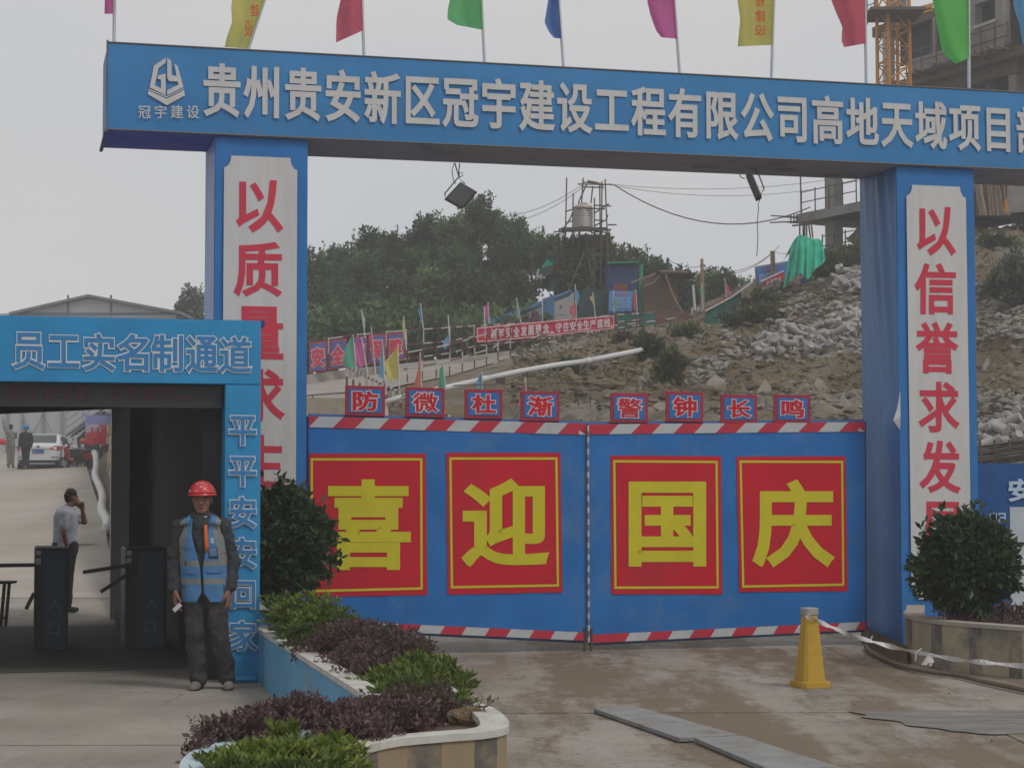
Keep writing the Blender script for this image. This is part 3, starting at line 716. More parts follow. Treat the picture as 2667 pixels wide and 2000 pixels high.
# turnstiles
def turnstile(lab, x0, x1, yt, yb, arms, sidew):
    d = gnd((x0 + x1) / 2, yb).y
    a, b = gnd(x0, yb), gnd(x1, yb); b.y = a.y; h = at(x0, yt, d).z
    t = thing('turnstile', lab, 'turnstile', (a + b) / 2, 'turnstiles in the passage')
    MB().box(a, b - a, V((-.25, 1.0, 0)), Z * h).obj('cabinet', m_black, t, bevel=.02)
    w_ = (b - a).length
    MB().box(a + V((w_ * sidew, -.006, .02)), V((w_ * (1 - sidew) - .03, 0, 0)), V((0, .008, 0)), Z * (h - .06)).obj('front_panel', M('turnstile_blue', (.035, .06, .10), .5, .1), t)
    g2 = MB(); xc = a.x + w_ * (sidew + (1 - sidew) / 2) - .01
    for k, ch in enumerate('入口'):
        zc = h * (.46 - .24 * k); s_ = .075
        glyph(g2, ch, [V((xc - s_, a.y - .008, zc + s_)), V((xc + s_, a.y - .008, zc + s_)), V((xc + s_, a.y - .008, zc - s_)), V((xc - s_, a.y - .008, zc - s_))], .0, .0, .004)
    g2.obj('lettering', M('turnstile_text', (.12, .20, .27), .6), t)
    MB().box(a + V((.012, -.008, h - .17)), V((.05, 0, 0)), V((0, .01, 0)), Z * .065).box(a + V((.012, -.008, h - .075)), V((.05, 0, 0)), V((0, .01, 0)), Z * .05).obj('indicator', M('indicator_white', (.5, .5, .5), .5), t)
    for (X0, Y0, X1, Y1) in arms:
        MB().tube([at(X0, Y0, d - .1), at(X1, Y1, d - .18)], .02, 8).obj('arm', M('arm_grey', (.09, .09, .09), .4), t)
turnstile('dark turnstile with a horizontal arm in front of the man in the white shirt', 88, 176, 1427, 1695, [(90, 1471, -60, 1473), (88, 1545, 68, 1585)], .27)
turnstile('dark turnstile with two arms beside the worker in the red helmet', 325, 432, 1427, 1690, [(345, 1470, 216, 1490), (340, 1490, 262, 1541)], .30)
bn = thing('wooden_bench', 'small wooden stool at the left edge of the passage', 'stool', at(0, 1590, 24))
p = at(0, 1514, 24)
MB().box(V((p.x - .35, 24, p.z - .03)), V((.48, 0, 0)), V((0, .3, 0)), Z * .03).obj('seat', m_wood, bn)
for dx in (-.3, .05):
    for dy in (.02, .25): MB().tube([V((p.x + dx, 24 + dy, p.z - .03)), V((p.x + dx - .04, 24 + dy, 0))], .022, 4).obj('leg', m_wood, bn)
MB().tube([V((p.x - .28, 24.05, .1)), V((p.x + .05, 24.05, .12))], .015, 4).obj('stretcher', m_wood, bn)
# ------------------------------------------------------------ courtyard: stone wall, pipe, building, stairs, poster
random.seed(3)
sw = thing('stone_wall', 'rough stone retaining wall beside the courtyard lane', 'wall', V((-11.5, 55, cz(55))))
dirv = V((-.23, 1, 0)).normalized(); perp = V((dirv.y, -dirv.x, 0))
def wl_(y, off=0, z=0): return V((-.23 * y + 1.0, y, 0)) + perp * off + Z * z
zt_ = 4.0
MB().box8([wl_(45, .75, 0), wl_(66, .75, cz(66)), wl_(66, .75, zt_ - .1), wl_(45, .75, zt_ - .1), wl_(45, 6, 0), wl_(66, 6, cz(66)), wl_(66, 6, zt_ - .1), wl_(45, 6, zt_ - .1)]).obj('mortar_core', M('mortar', (.30, .26, .20), .95, .2, 2), sw)
m_st = M('sand_stone', (.40, .33, .24), .9, .3, 2.5, .4, 20, dirt=(.24, .19, .13), dsc=2, damt=.6)
y = 45.2
while y < 66:
    z = cz(y) + .02; ln = R.uniform(.5, 1.0)
    while z < zt_ - .15:
        hh = R.uniform(.22, .42); o = R.uniform(.0, .12); c = []
        for (yy, zz_) in ((y + .02, z + .02), (y + ln - .02, z + .02), (y + ln - .02, z + hh - .02), (y + .02, z + hh - .02)):
            c.append(wl_(yy + R.uniform(-.05, .05), .62 - o + R.uniform(-.03, .03), zz_ + R.uniform(-.03, .03)))
        MB().box8(c + [p + perp * .3 for p in c]).obj('stone', m_st, sw, bevel=.02)
        z += hh
    y += ln
# end face stones at the near end and dirt bank with the pipe
mb = MB(); rows = []
for i in range(40):
    y = 41 + i * .9; hgt = .55 + .9 * min(1, max(0, (y - 55) / 12))
    rows.append([wl_(y, q, cz(y) + h_ * min(1, max(.0, (y - 42) / 5)) * (.6 + .4 * min(1, max(0, (y - 50) / 12))) + (.12 * min(1, max(0, (y - 43) / 4)) * noise.noise(V((y * 1.3, j * .6, 0))) if j else 0)) for j, (q, h_) in enumerate(((-.8, -.02), (-.4, .05), (0, .08), (.2, .10), (.42, .35), (.62, .6), (.8, .8)))])
tag(mb.grid(rows).obj('earth_bank', m_soil if False else M('bank_earth', (.15, .12, .085), .95, .3, 1.5, .5, 12), smooth=True), kind='structure')
def smoothp2(p): return [a.lerp(b, k / 3) + V((.05 * math.sin(i * 2.1 + k), 0, .03 * math.sin(i * 3 + k * 2))) for i, (a, b) in enumerate(zip(p, p[1:])) for k in range(3)] + [p[-1]]
pp = [at(250, 1190, 73), at(253, 1222, 69), at(257, 1256, 64), at(264, 1280, 60), at(270, 1313, 55), at(277, 1345, 50), at(282, 1366, 47), at(283, 1398, 43.5)]
tag(MB().tube([q + Z * .16 + V((0, -.3, 0)) for q in smoothp2(pp)], .115, 10).obj('drain_pipe', m_pipe, smooth=True), 'white pipe wrapped in cloth running along the foot of the stone wall', 'pipe')
# dormitory building
DB = 95.
db_ = thing('dormitory_building', 'grey panel dormitory building with a low gable roof behind the entrance', 'building', at(240, 1208, DB))
zg = at(240, 1215, DB).z
x0, x1 = at(45, 900, DB).x, at(458, 900, DB).x; xm = at(232, 800, DB).x; ze = at(50, 815, DB).z; za = at(232, 777, DB).z
mb = MB(); mb.prism([V((x0 - 9, DB, zg)), V((x1, DB, zg)), V((x1, DB, ze)), V((xm, DB, za)), V((x0, DB, ze)), V((x0 - 9, DB, ze - .3))], V((0, 14, 0)))
mb.obj('wall', M('panel_grey', (.42, .44, .45), .6, .06, 1), db_)
for a, b in ((V((x0 - .35, DB - .3, ze - .12)), V((xm, DB - .3, za + .04))), (V((xm, DB - .3, za + .04)), V((x1 + .35, DB - .3, ze - .12)))):
    MB().box(a, b - a, V((0, 15, 0)), Z * .13).obj('roof', M('roof_sheet', (.17, .19, .21), .5), db_)
for X in (176, 288): MB().box(at(X - 2, 822, DB - .05), V((.09, 0, 0)), V((0, .05, 0)), Z * 1.0).obj('frame_post', M('frame_blue', (.10, .15, .22), .5), db_)
MB().box(V((x0, DB - .06, ze - .1)), V((x1 - x0, 0, 0)), V((0, .05, 0)), Z * .1).obj('frame_beam', MC['frame_blue'], db_)
for X in (18, 57, 112, 160): MB().box(at(X - 2, 1208, DB - .08), V((.10, 0, 0)), V((0, .06, 0)), Z * 3.2).obj('frame_post', M('frame_grey', (.24, .27, .30), .5), db_)
for (a, b) in (((60, 1180), (112, 1078)), ((112, 1078), (160, 1180)), ((60, 1090), (112, 1180))):
    MB().tube([at(*a, DB - .1), at(*b, DB - .1)], .02, 4).obj('brace', MC['frame_grey'], db_)
MB().box(V((x0 - 9, DB - .1, zg)), V((7.4, 0, 0)), V((0, .08, 0)), Z * .55).obj('base_band', M('base_blue', (.06, .20, .32), .6), db_)
# outer stairs
DS = 88.
stt = thing('outer_stairs', 'steel outer staircase with parallel rails by the dormitory', 'stairs', at(200, 1200, DS))
s0, s1 = at(170, 1135, DS), at(262, 1068, DS)
for k in range(1, 12):
    p = s0.lerp(s1, k / 12); MB().box(p, V((.28, 0, 0)), V((0, 1.0, 0)), Z * .04).obj('tread', m_grey, stt)
MB().tube([s0, s1 + (s1 - s0) * .6], .08, 4).tube([s0 + V((0, 1, 0)), s1 + V((0, 1, 0))], .08, 4).obj('stringer', MC['frame_grey'], stt)
for k in (1, 2, 3): MB().tube([s0 + Z * .33 * k, s1 + Z * .33 * k + (s1 - s0) * .6], .022, 4).obj('rail', MC['frame_grey'], stt)
for k in (0, .5, 1.): MB().tube([s0.lerp(s1, k), s0.lerp(s1, k) + Z * 1.0], .025, 4).obj('rail_post', MC['frame_grey'], stt)
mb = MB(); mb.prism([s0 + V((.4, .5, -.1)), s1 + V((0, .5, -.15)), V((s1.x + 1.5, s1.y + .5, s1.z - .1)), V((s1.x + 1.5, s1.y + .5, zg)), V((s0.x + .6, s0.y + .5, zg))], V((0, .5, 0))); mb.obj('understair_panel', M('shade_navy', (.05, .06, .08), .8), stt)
# poster board
DP = 80.
pb_ = thing('poster_board', 'poster board with a blue sky and red palace roof behind the scooters', 'poster', at(255, 1205, DP))
def pq(pts, n, m, dd=0): MB().prism([at(x, y, DP - dd) for x, y in pts], V((0, .04, 0))).obj(n, m, pb_)
pq([(222, 1080), (300, 1082), (300, 1160), (222, 1160)], 'board', M('poster_sky', (.22, .24, .50), .5))
pq([(224, 1105), (298, 1105), (298, 1130), (224, 1130)], 'pale_band', M('poster_pale', (.45, .38, .45), .5), .05)
pq([(226, 1126), (300, 1122), (300, 1158), (222, 1158)], 'red_field', M('poster_red', (.55, .03, .05), .5), .10)
pq([(258, 1102), (266, 1108), (276, 1107), (296, 1112), (296, 1126), (262, 1124), (266, 1116), (260, 1112)], 'red_roof', MC['poster_red'], .12)
for X in (238, 252): pq([(X, 1112), (X + 4, 1112), (X + 4, 1128), (X, 1128)], 'red_tower', MC['poster_red'], .12)
for X in (226, 296): MB().tube([at(X, 1158, DP), V((at(X, 1158, DP).x, DP, cz(DP)))], .04, 5).obj('post', m_steel, pb_)
# ============================================================ site behind the gate
# far ramp wall and road surface
def strip(name, lo, hi, mat, thick=.3, kind=None, lab=None, cat=None):
    mb = MB(); A = [at(*p) for p in lo]; B = [at(*p) for p in hi]
    mb.grid([B, A]); mb.grid([A, [p + V((0, thick, 0)) for p in A]]); mb.grid([[p + V((0, thick, 0)) for p in B], B])
    o = mb.obj(name, mat)
    if kind: o['kind'] = kind
    if lab: tag(o, lab, cat)
    return o
strip('ramp_wall', [(700, 1022, 61), (803, 1008, 61), (905, 992, 62), (1050, 972, 63), (1235, 946, 66), (1330, 930, 68)], [(700, 990, 61.2), (803, 975, 61.2), (905, 961, 62.2), (1050, 947, 63.2), (1235, 926, 66.2), (1330, 913, 68.2)], m_conc, .3, None, 'low concrete wall along the far side of the ramp', 'wall')
# ramp road sheet: from the gate side up to the crest
_ra = [(760, 1170, 44), (804, 1140, 46), (1000, 1120, 48), (1010, 1075, 52), (1000, 1019, 58), (1061, 1006, 60), (1171, 985, 62), (1267, 957, 64), (1360, 926, 67)]
rows = []
near = [(1010, 1130, 43), (1012, 1085, 47), (1006, 1052, 52), (1000, 1024, 57), (1061, 1010, 59.5), (1171, 988, 61.5), (1267, 960, 63.5), (1360, 929, 66.5)]
far = [(640, 1150, 43), (640, 1100, 47), (640, 1060, 52), (700, 1026, 58), (803, 1010, 60), (1050, 975, 62), (1235, 949, 65.5), (1362, 926, 67)]
for i in range(len(near) - 1):
    for q in range(8):
        t = q / 8
        a = at(*[near[i][k] * (1 - t) + near[i + 1][k] * t for k in range(3)]); b = at(*[far[i][k] * (1 - t) + far[i + 1][k] * t for k in range(3)])
        rows.append([a.lerp(b, j / 12) + Z * .12 for j in range(13)])
m_ramp = M('ramp_concrete', (.34, .31, .28), .9, .15, .5, .25, 15, dirt=(.22, .18, .13), dsc=.5, damt=.7, stretch=(.4, 1.5, 1))
st(MB().grid(rows).obj('ramp_road', m_ramp, smooth=True))
# retaining edge below the near rail
strip('retaining_wall', [(1000, 1140, 50), (1130, 1100, 54), (1180, 1050, 58), (1267, 1010, 60), (1330, 975, 63), (1390, 940, 65)], [(1003, 1022, 56.5), (1061, 1008, 58), (1171, 990, 60), (1267, 962, 62), (1329, 940, 64.5), (1385, 918, 66)], m_concd, .5, None, 'dark concrete retaining wall below the scaffold rail of the ramp', 'wall')
# red-white scaffold tubes
m_rr = M('scaffold_red', (.13, .045, .04), .7, .3, 4); m_rw = M('scaffold_white', (.46, .44, .42), .7, .12, 4)
def rail_thing(lab, posts, rails, r=.023, seg=.36, plain=False):
    b = at(*posts[len(posts) // 2][:3])
    t = thing('scaffold_railing', lab, 'railing', b, 'scaffold tube railings on the site')
    mats = [m_steel, m_steel] if plain else [m_rr, m_rw]
    for X, Y, d, Yt in posts:
        MB().tube([at(X, Y, d), at(X + .4, Yt, d)], r, 5, stripe=seg).obj('post', mats, t)
    for rl in rails: MB().tube([at(*p) for p in rl], r, 5, stripe=seg * 1.15).obj('rail', mats, t)
    return t
nb = [(1000, 1019, 58), (1061, 1006, 60), (1100, 999, 60.5), (1136, 993, 61), (1171, 985, 61.5), (1204, 977, 62), (1236, 967, 63), (1267, 958, 63.5), (1297, 945, 64.5), (1329, 936, 65.5)]
def yi(pts, X, k=1):
    for a, b in zip(pts, pts[1:]):
        if a[0] <= X <= b[0]: return a[k] + (b[k] - a[k]) * (X - a[0]) / (b[0] - a[0])
    return pts[-1][k] if X > pts[-1][0] else pts[0][k]
rail_thing('scaffold railing with three rails along the near edge of the ramp', [(X, Y, d, Y - (92 if X < 1250 else 88)) for X, Y, d in nb],
    [[(X, Y - 88, d) for X, Y, d in nb], [(X, Y - 46, d) for X, Y, d in nb], [(X, Y - 3, d) for X, Y, d in nb]])
nb2 = [(1363, 921, 66), (1406, 903, 67), (1449, 896, 68), (1495, 887, 69), (1556, 881, 70), (1608, 877, 71), (1658, 872, 71.5), (1707, 866, 72), (1760, 858, 72.5)]
rail_thing('low red and white scaffold railing below the red banner', [(X, Y, d, Y - 40) for X, Y, d in nb2], [[(X, Y - 30, d) for X, Y, d in nb2], [(X, Y - 8, d) for X, Y, d in nb2]])
fb = [(790, 973, 62), (855, 965, 62), (930, 955, 62.5), (1005, 945, 63), (1058, 938, 63.5), (1103, 932, 64), (1171, 923, 65), (1235, 905, 66.5), (1300, 898, 68), (1360, 893, 69), (1440, 880, 70.5), (1520, 868, 72), (1605, 858, 73.5), (1665, 850, 74.5), (1740, 843, 76)]
ft = [(790, 892, 0), (930, 872, 0), (1058, 861, 0), (1171, 853, 0), (1251, 848, 0), (1440, 838, 0), (1605, 820, 0), (1740, 812, 0)]
rail_thing('tall scaffold railing on the far side of the ramp, carrying the signs and the banner', [(X, Y, d, yi(ft, X) - 4) for X, Y, d in fb],
    [[(X, yi(ft, X), d) for X, Y, d in fb], [(X, (Y + yi(ft, X)) / 2, d) for X, Y, d in fb][4:], [(X, Y - 3, d) for X, Y, d in fb]])
rail_thing('slanting red and white handrail with balusters running down behind the gate signs', [(903 + 280 * t, 956 + 134 * t + 50, 56 - 12 * t, 956 + 134 * t) for t in (0, .06, .12, .18, .24, .30, .36, .43, .5, .57, .64, .72, .8)],
    [[(903, 956, 56), (1183, 1090, 44)], [(905, 1008, 56), (1183, 1146, 44)]], .035, .22)
rail_thing('thin steel handrail along the ramp beside the left pillar', [(814, 1081, 50, 1029), (700, 1095, 49, 1040)], [[(690, 1040, 49), (814, 1029, 50), (905, 1022, 51)]], .02, plain=True)
rail_thing('thin wire fence on the bank behind the gate signs', [(1506, 1105, 46, 994), (1537, 1105, 46, 999), (1659, 1060, 47, 1003), (1900, 1060, 48, 1018), (1995, 1075, 48, 1040), (2218, 1100, 49, 1050)],
    [[(1180, 1004, 45), (1300, 1000, 45.5), (1505, 996, 46)], [(1540, 1000, 46), (1735, 1006, 47), (1880, 1018, 48), (2020, 1030, 48), (2110, 1040, 48.5), (2245, 1056, 49)]], .014, plain=True)
# white pipe on props
pp = [(990, 1052, 49), (1055, 1032, 49), (1161, 1010, 50), (1259, 988, 51), (1350, 968, 52), (1453, 950, 53), (1530, 940, 54), (1600, 926, 55), (1660, 914, 56), (1700, 902, 57)]
pt = thing('water_pipe', 'long white pipe rising across the bank to the right', 'pipe', at(*pp[5]))
P_ = [at(*p) for p in pp]
for i in range(0, 9, 3): MB().tube(P_[i:i + 4], .075, 10).obj('pipe_section', m_pipe, pt, smooth=True)
for i in (3, 6): MB().tube([P_[i] - (P_[i + 1] - P_[i]).normalized() * .12, P_[i] + (P_[i + 1] - P_[i]).normalized() * .12], .09, 10).obj('coupling', m_pipe, pt, smooth=True)
for X, Y, d, Yb in ((1363, 966, 52.1, 1030), (1375, 964, 52.2, 1030), (1430, 955, 52.7, 1030), (1510, 943, 53.7, 1010)): MB().tube([at(X, Y + 4, d), at(X, Yb, d)], .03, 5).obj('prop', m_steel, pt)
MB().tube([at(1457, 957, 53), at(1430, 990, 52.7)], .025, 4).obj('prop', m_steel, pt)
# retaining concrete + clutter under the pipe
tag(panel([(1292, 984, 51), (1316, 984, 51), (1316, 997, 51), (1292, 997, 51)], .3).obj('junction_box', M('box_brown', (.10, .05, .05), .8)), 'small dark red box below the white pipe', 'box')
# ------------------------------------------------------------ signs and banner on the far railing
m_sb2 = M('board_purple_blue', (.10, .13, .34), .6, .15, 2); m_sr2 = M('board_red', (.42, .06, .10), .6, .12, 2)
f_ = lambda d: (lambda X, Y: at(X, Y, d))
for i, (ch, X, Y0, Y1, d, lab) in enumerate((('安', 828, 890, 968, 60.5, 'by the pillar'), ('全', 880, 884, 961, 61, 'behind the green flag'), ('有', 933, 877, 953, 61.4, 'partly behind the pink and red flags'), ('保', 982, 871, 947, 61.8, 'beside the red flag'), ('障', 1031, 867, 938, 62.2, 'last in the row'))):
    w_ = 22.5; t = thing('safety_sign', 'blue board with red ' + ch + ' on the far railing, ' + lab, 'sign', at(X, Y1, d), 'character boards on the far ramp railing')
    MB().prism([at(X - w_, Y0 + 3, d), at(X + w_, Y0 - 3, d), at(X + w_, Y1 - 3, d), at(X - w_, Y1 + 3, d)], V((0, .05, 0))).obj('board', m_sr2, t)
    e = w_ - 3.5
    MB().prism([at(X - e, Y0 + 7, d - .02), at(X + e, Y0 + 2, d - .02), at(X + e, Y1 - 7, d - .02), at(X - e, Y1 - 2, d - .02)], V((0, .015, 0))).obj('face', m_sb2, t)
    gl = MB(); glyph(gl, ch, [at(X - 18, Y0 + 14, d - .03), at(X + 18, Y0 + 11, d - .03), at(X + 18, Y1 - 11, d - .03), at(X - 18, Y1 - 8, d - .03)], .075, .075, 0, True); gl.obj('outline', m_sout, t)
    gl = MB(); glyph(gl, ch, [at(X - 16, Y0 + 16, d - .045), at(X + 16, Y0 + 13, d - .045), at(X + 16, Y1 - 13, d - .045), at(X - 16, Y1 - 10, d - .045)], .045, .045, 0, True); gl.obj('lettering', m_red, t)
bt = thing('banner', 'long red banner with white slogan characters tied to the far railing', 'banner', at(1420, 870, 66))
def bd(X): return 64.5 + (X - 1240) / 363 * 6
tops = [(1238, 854), (1300, 847), (1400, 838), (1500, 829), (1603, 821)]; bots = [(1243, 893), (1300, 889), (1400, 880), (1500, 868), (1601, 857)]
def bpt(X, v, dd=0): return at(X, yi(tops, X) * (1 - v) + yi(bots, X) * v, bd(X) - dd)
MB().grid([[bpt(1240 + i * 361 / 40, j / 4, .04 * math.sin(i * .7 + j)) for i in range(41)] for j in range(5)]).obj('cloth', M('banner_red', (.52, .03, .06), .7, .08, 2), bt, smooth=True)
mb = MB()
for v in (.06, .93): mb.tube([bpt(1243 + i * 35.6, v, .09) for i in range(11)], .014, 4)
mb.tube([bpt(1243, .06, .09), bpt(1245, .93, .09)], .014, 4).tube([bpt(1598, .06, .09), bpt(1597, .93, .09)], .014, 4)
mb.obj('border_line', m_sout, bt)
gl = GL()
for ch, xc in zip('树牢安全发展理念，守住安全生产底线。', [1286, 1305, 1325, 1345, 1364, 1383, 1402, 1422, 1437, 1455, 1474, 1492, 1510, 1527, 1544, 1563, 1581, 1593]):
    if ch in '，。': x0, x1, v0, v1 = xc - 3, xc + 3, .68, .86; q = [bpt(x0, v0, .12), bpt(x1, v0, .12), bpt(x1, v1, .12), bpt(x0, v1, .12)]; glyph(gl, ch, q, .03, .03, 0, True, n=4)
    else: q = [bpt(xc - 8, .18, .12), bpt(xc + 8, .18, .12), bpt(xc + 8, .82, .12), bpt(xc - 8, .82, .12)]; glyph(gl, ch, q, .03, .02, 0, True, n=6)
gl.obj('character', m_sout, bt)
# ------------------------------------------------------------ flags on the slope
FG = 'flags along the ramp railings'
SF = [
 ('green flag at the head of the slanting handrail', f_tea, 55, (929, 975, 919, 872), [(874, 918), (900, 902), (935, 893), (950, 893), (958, 905, 960)], .14),
 ('magenta flag beside the green one at the slanting handrail', f_pink, 54, (958, 978, 941, 878), [(884, 939), (892, 924), (920, 926), (945, 927), (959, 936, 948)], .1),
 ('blue flag hanging behind the yellow one', f_lbl, 53.5, (1001, 992, 997, 900), [(903, 996), (935, 990), (965, 987), (982, 988, 986)], .06),
 ('large yellow flag in the middle of the slanting handrail', f_yel, 52, (1040, 1012, 1036, 896), [(902, 1035), (925, 1018), (943, 1001), (985, 1010), (993, 1020, 985)], .12),
 ('orange flag above the second gate sign', f_ora, 50, (1098, 1016, 1094, 918), [(924, 1092), (960, 1089), (990, 1082), (1008, 1074, 1004)], .08),
 ('small green flag above the second gate sign', f_tea, 49, (1160, 1014, 1154, 946), [(949, 1154), (962, 1145), (990, 1143), (1010, 1141, 1011)], .06),
 ('light blue flag above the third gate sign', f_lbl, 49, (1256, 1016, 1254, 968), [(972, 1252), (990, 1243), (1010, 1240, 1013)], .05),
 ('pink flag drooping to the left of the fourth gate sign', f_pink, 46, (1372, 1100, 1368, 982), [(1000, 1366), (1030, 1357), (1060, 1348), (1094, 1340, 1096)], .06),
 ('narrow pale flag high on the far railing, leftmost', f_pal, 61, (951, 880, 941, 806), [(809, 942), (830, 951), (850, 951), (868, 949, 864)], .02),
 ('red flag in front of the third character board', f_red, 60.5, (979, 980, 967, 852), [(858, 968), (880, 960), (905, 966), (926, 977, 930)], .05),
 ('narrow yellow flag in front of the last character board', f_yel, 61, (1059, 912, 1051, 825), [(829, 1051), (845, 1047), (870, 1050), (887, 1052, 887)], .03),
 ('small light blue flag with a torn end above the far railing', f_lbl, 64, (1103, 858, 1095, 790), [(797, 1096), (808, 1088), (825, 1094), (842, 1096, 840)], .04),
 ('ragged blue flag below the top of a tall white pole', f_lbl, 63, (1173, 925, 1167, 820), [(870, 1169), (885, 1158), (903, 1151), (910, 1160, 892)], .05),
 ('small pink flag left of the white banner wall', f_pink, 66, (1274, 842, 1271, 786), [(789, 1271), (800, 1262), (820, 1262), (832, 1266, 830)], .04),
 ('bare white pole with a pink rag at the banner', f_pink, 64, (1264, 880, 1261, 800), [(858, 1263), (864, 1257), (868, 1255), (872, 1254, 873)], .02),
 ('pale green flag above the banner', f_pgr, 67, (1358, 850, 1345, 776), [(780, 1346), (800, 1345), (820, 1343), (832, 1344, 826)], .03),
 ('faded yellow green flag above the middle of the banner', f_pgr, 68, (1413, 838, 1412, 775), [(800, 1412), (815, 1409), (836, 1413, 836)], .02),
 ('light blue flag standing above the red one by the tower leg', f_lbl, 69, (1499, 830, 1498, 740), [(752, 1498), (760, 1508), (780, 1510), (799, 1502, 798)], .04),
 ('small red flag under the light blue one', f_red, 68.5, (1501, 838, 1500, 785), [(788, 1500), (800, 1484), (815, 1485), (828, 1493, 828)], .04),
 ('small yellow flag above the banner end', f_yel, 69.5, (1551, 832, 1544, 763), [(768, 1545), (774, 1535), (790, 1544), (806, 1549, 806)], .03),
 ('red flag right of the blue notice board', f_red, 71, (1660, 820, 1656, 755), [(760, 1657), (775, 1648), (795, 1649), (810, 1652, 811)], .03),
 ('pale green flag in front of the blue notice board', f_pgr, 71, (1600, 815, 1598, 755), [(770, 1598), (785, 1608), (800, 1607), (810, 1602, 809)], .03),
 ('small green flag beside the wooden post on the ridge', f_tea, 72, (1831, 806, 1828, 738), [(744, 1829), (752, 1822), (765, 1822), (771, 1828, 772)], .03),
 ('pink flag on the ridge above the green netting', f_pink, 72, (1892, 780, 1887, 724), [(729, 1888), (745, 1897), (762, 1903), (768, 1893, 756)], .03)]
for lab, c, d, pole, edge, fo in SF: flag(lab, c, d, pole, edge, .02, FG, fold=fo)
# ------------------------------------------------------------ white and blue compound wall
cw = thing('compound_wall', 'white site wall with blue coping and blue pillars rising to the right', 'wall', at(1390, 850, 78))
MB().prism([at(1276, 838, 76), at(1276, 862, 76), at(1495, 862, 80), at(1495, 762, 80), at(1480, 762, 80)], V((0, .3, 0))).obj('wall', M('wall_white', (.36, .35, .36), .8, .1, 2, dirt=(.24, .22, .2), dsc=1, damt=.6), cw)
MB().prism([at(1272, 834, 75.8), at(1274, 846, 75.8), at(1484, 772, 79.8), at(1492, 756, 79.8), at(1478, 758, 79.8)], V((0, .5, 0))).obj('coping', M('coping_blue', (.06, .15, .28), .7, .1), cw)
MB().prism([at(1414, 778, 78.4), at(1444, 768, 78.8), at(1444, 860, 78.8), at(1414, 860, 78.4)], V((0, .2, 0))).obj('pillar', MC['coping_blue'], cw)
for X, Y, s_ in ((1394, 811, 10), (1363, 827, 8)): MB().prism([at(X - s_, Y, 76.8), at(X + s_, Y - 2, 76.8), at(X + s_, Y + 25, 76.8), at(X - s_, Y + 27, 76.8)], V((0, .1, 0))).obj('notice', M('notice_purple', (.16, .06, .14), .7, .2, 6), cw)
em = MB(); em.prism([at(1461, 792, 78.7), at(1466, 800, 78.7), at(1461, 808, 78.7), at(1456, 800, 78.7)], V((0, .02, 0)))
for i, ch in enumerate('冠宇建设'): glyph(em, ch, [at(1449 + i * 7, 817, 78.7), at(1456 + i * 7, 817, 78.7), at(1456 + i * 7, 825, 78.7), at(1449 + i * 7, 825, 78.7)], .01, .01, 0, n=4)
em.obj('emblem', M('emblem_grey', (.14, .15, .2), .7), cw)
# ------------------------------------------------------------ blue shed, notice board, nets
sh = thing('site_shed', 'tall dark blue shed with netting beneath the water tower', 'shed', at(1620, 830, 82))
def pn(par, pts, n, m, th=.1): panel(pts, th).obj(n, m, par)
pn(sh, [(1583, 684, 82), (1660, 682, 82), (1660, 757, 82), (1583, 757, 82)], 'wall', m_blued, 3)
pn(sh, [(1598, 738, 81.8), (1634, 738, 81.8), (1634, 757, 81.8), (1598, 757, 81.8)], 'lower_panel', M('brown_red', (.20, .07, .05), .8), .1)
pn(sh, [(1583, 682, 81.7), (1664, 680, 81.7), (1664, 685, 81.7), (1583, 687, 81.7)], 'eave', m_green, .3)
pn(sh, [(1516, 752, 81), (1586, 756, 81), (1586, 830, 81), (1500, 836, 81)], 'net_screen', M('net_dark', (.03, .07, .07), .9, .3, 2), .1)
pn(sh, [(1583, 757, 80.6), (1664, 757, 80.6), (1664, 830, 80.6), (1583, 830, 80.6)], 'lower_wall', m_blued, 1)
pn(sh, [(1666, 690, 80.5), (1676, 688, 80.5), (1674, 815, 80.5), (1662, 815, 80.5)], 'green_post', m_green, .2)
nbd = thing('notice_board', 'light blue notice board with small text below the blue shed', 'sign', at(1616, 811, 75))
pn(nbd, [(1588, 758, 75), (1648, 758, 75), (1646, 810, 75), (1585, 810, 75)], 'board', M('notice_blue', (.10, .26, .56), .6, .1, 3), .06)
gl = MB()
for i, ch in enumerate('公示牌'): glyph(gl, ch, [at(1601 + i * 12, 761, 74.97), at(1611 + i * 12, 761, 74.97), at(1611 + i * 12, 770, 74.97), at(1601 + i * 12, 770, 74.97)], .03, .03, 0, n=4)
gl.obj('heading', M('heading_red', (.5, .12, .2), .6), nbd)
mb = MB()
for i in range(5):
    for X in range(1594, 1640, 4):
        if R.random() < .8: mb.prism([at(X, 775 + i * 6, 74.96), at(X + 3, 775 + i * 6, 74.96), at(X + 3, 777.5 + i * 6, 74.96), at(X, 777.5 + i * 6, 74.96)], V((0, .01, 0)))
mb.obj('text_lines', M('pale_text', (.40, .52, .70), .6), nbd)
gs = thing('green_shelter', 'bright green net canopy over a small shelter at the forest edge', 'shelter', at(1435, 790, 86))
pn(gs, [(1409, 698, 86), (1424, 674, 86), (1442, 668, 86), (1468, 672, 87), (1468, 684, 87), (1440, 690, 86)], 'canopy', m_tarp, 1.6)
pn(gs, [(1436, 716, 86.3), (1468, 694, 87), (1466, 745, 87), (1444, 758, 86.3), (1424, 758, 86.3)], 'side_net', M('net_mid', (.04, .20, .15), .8, .2, 2), .1)
pn(gs, [(1398, 703, 85.9), (1440, 690, 86), (1464, 690, 87), (1440, 712, 86), (1405, 722, 86)], 'grey_sheet', M('sheet_grey', (.12, .13, .13), .7), .6)
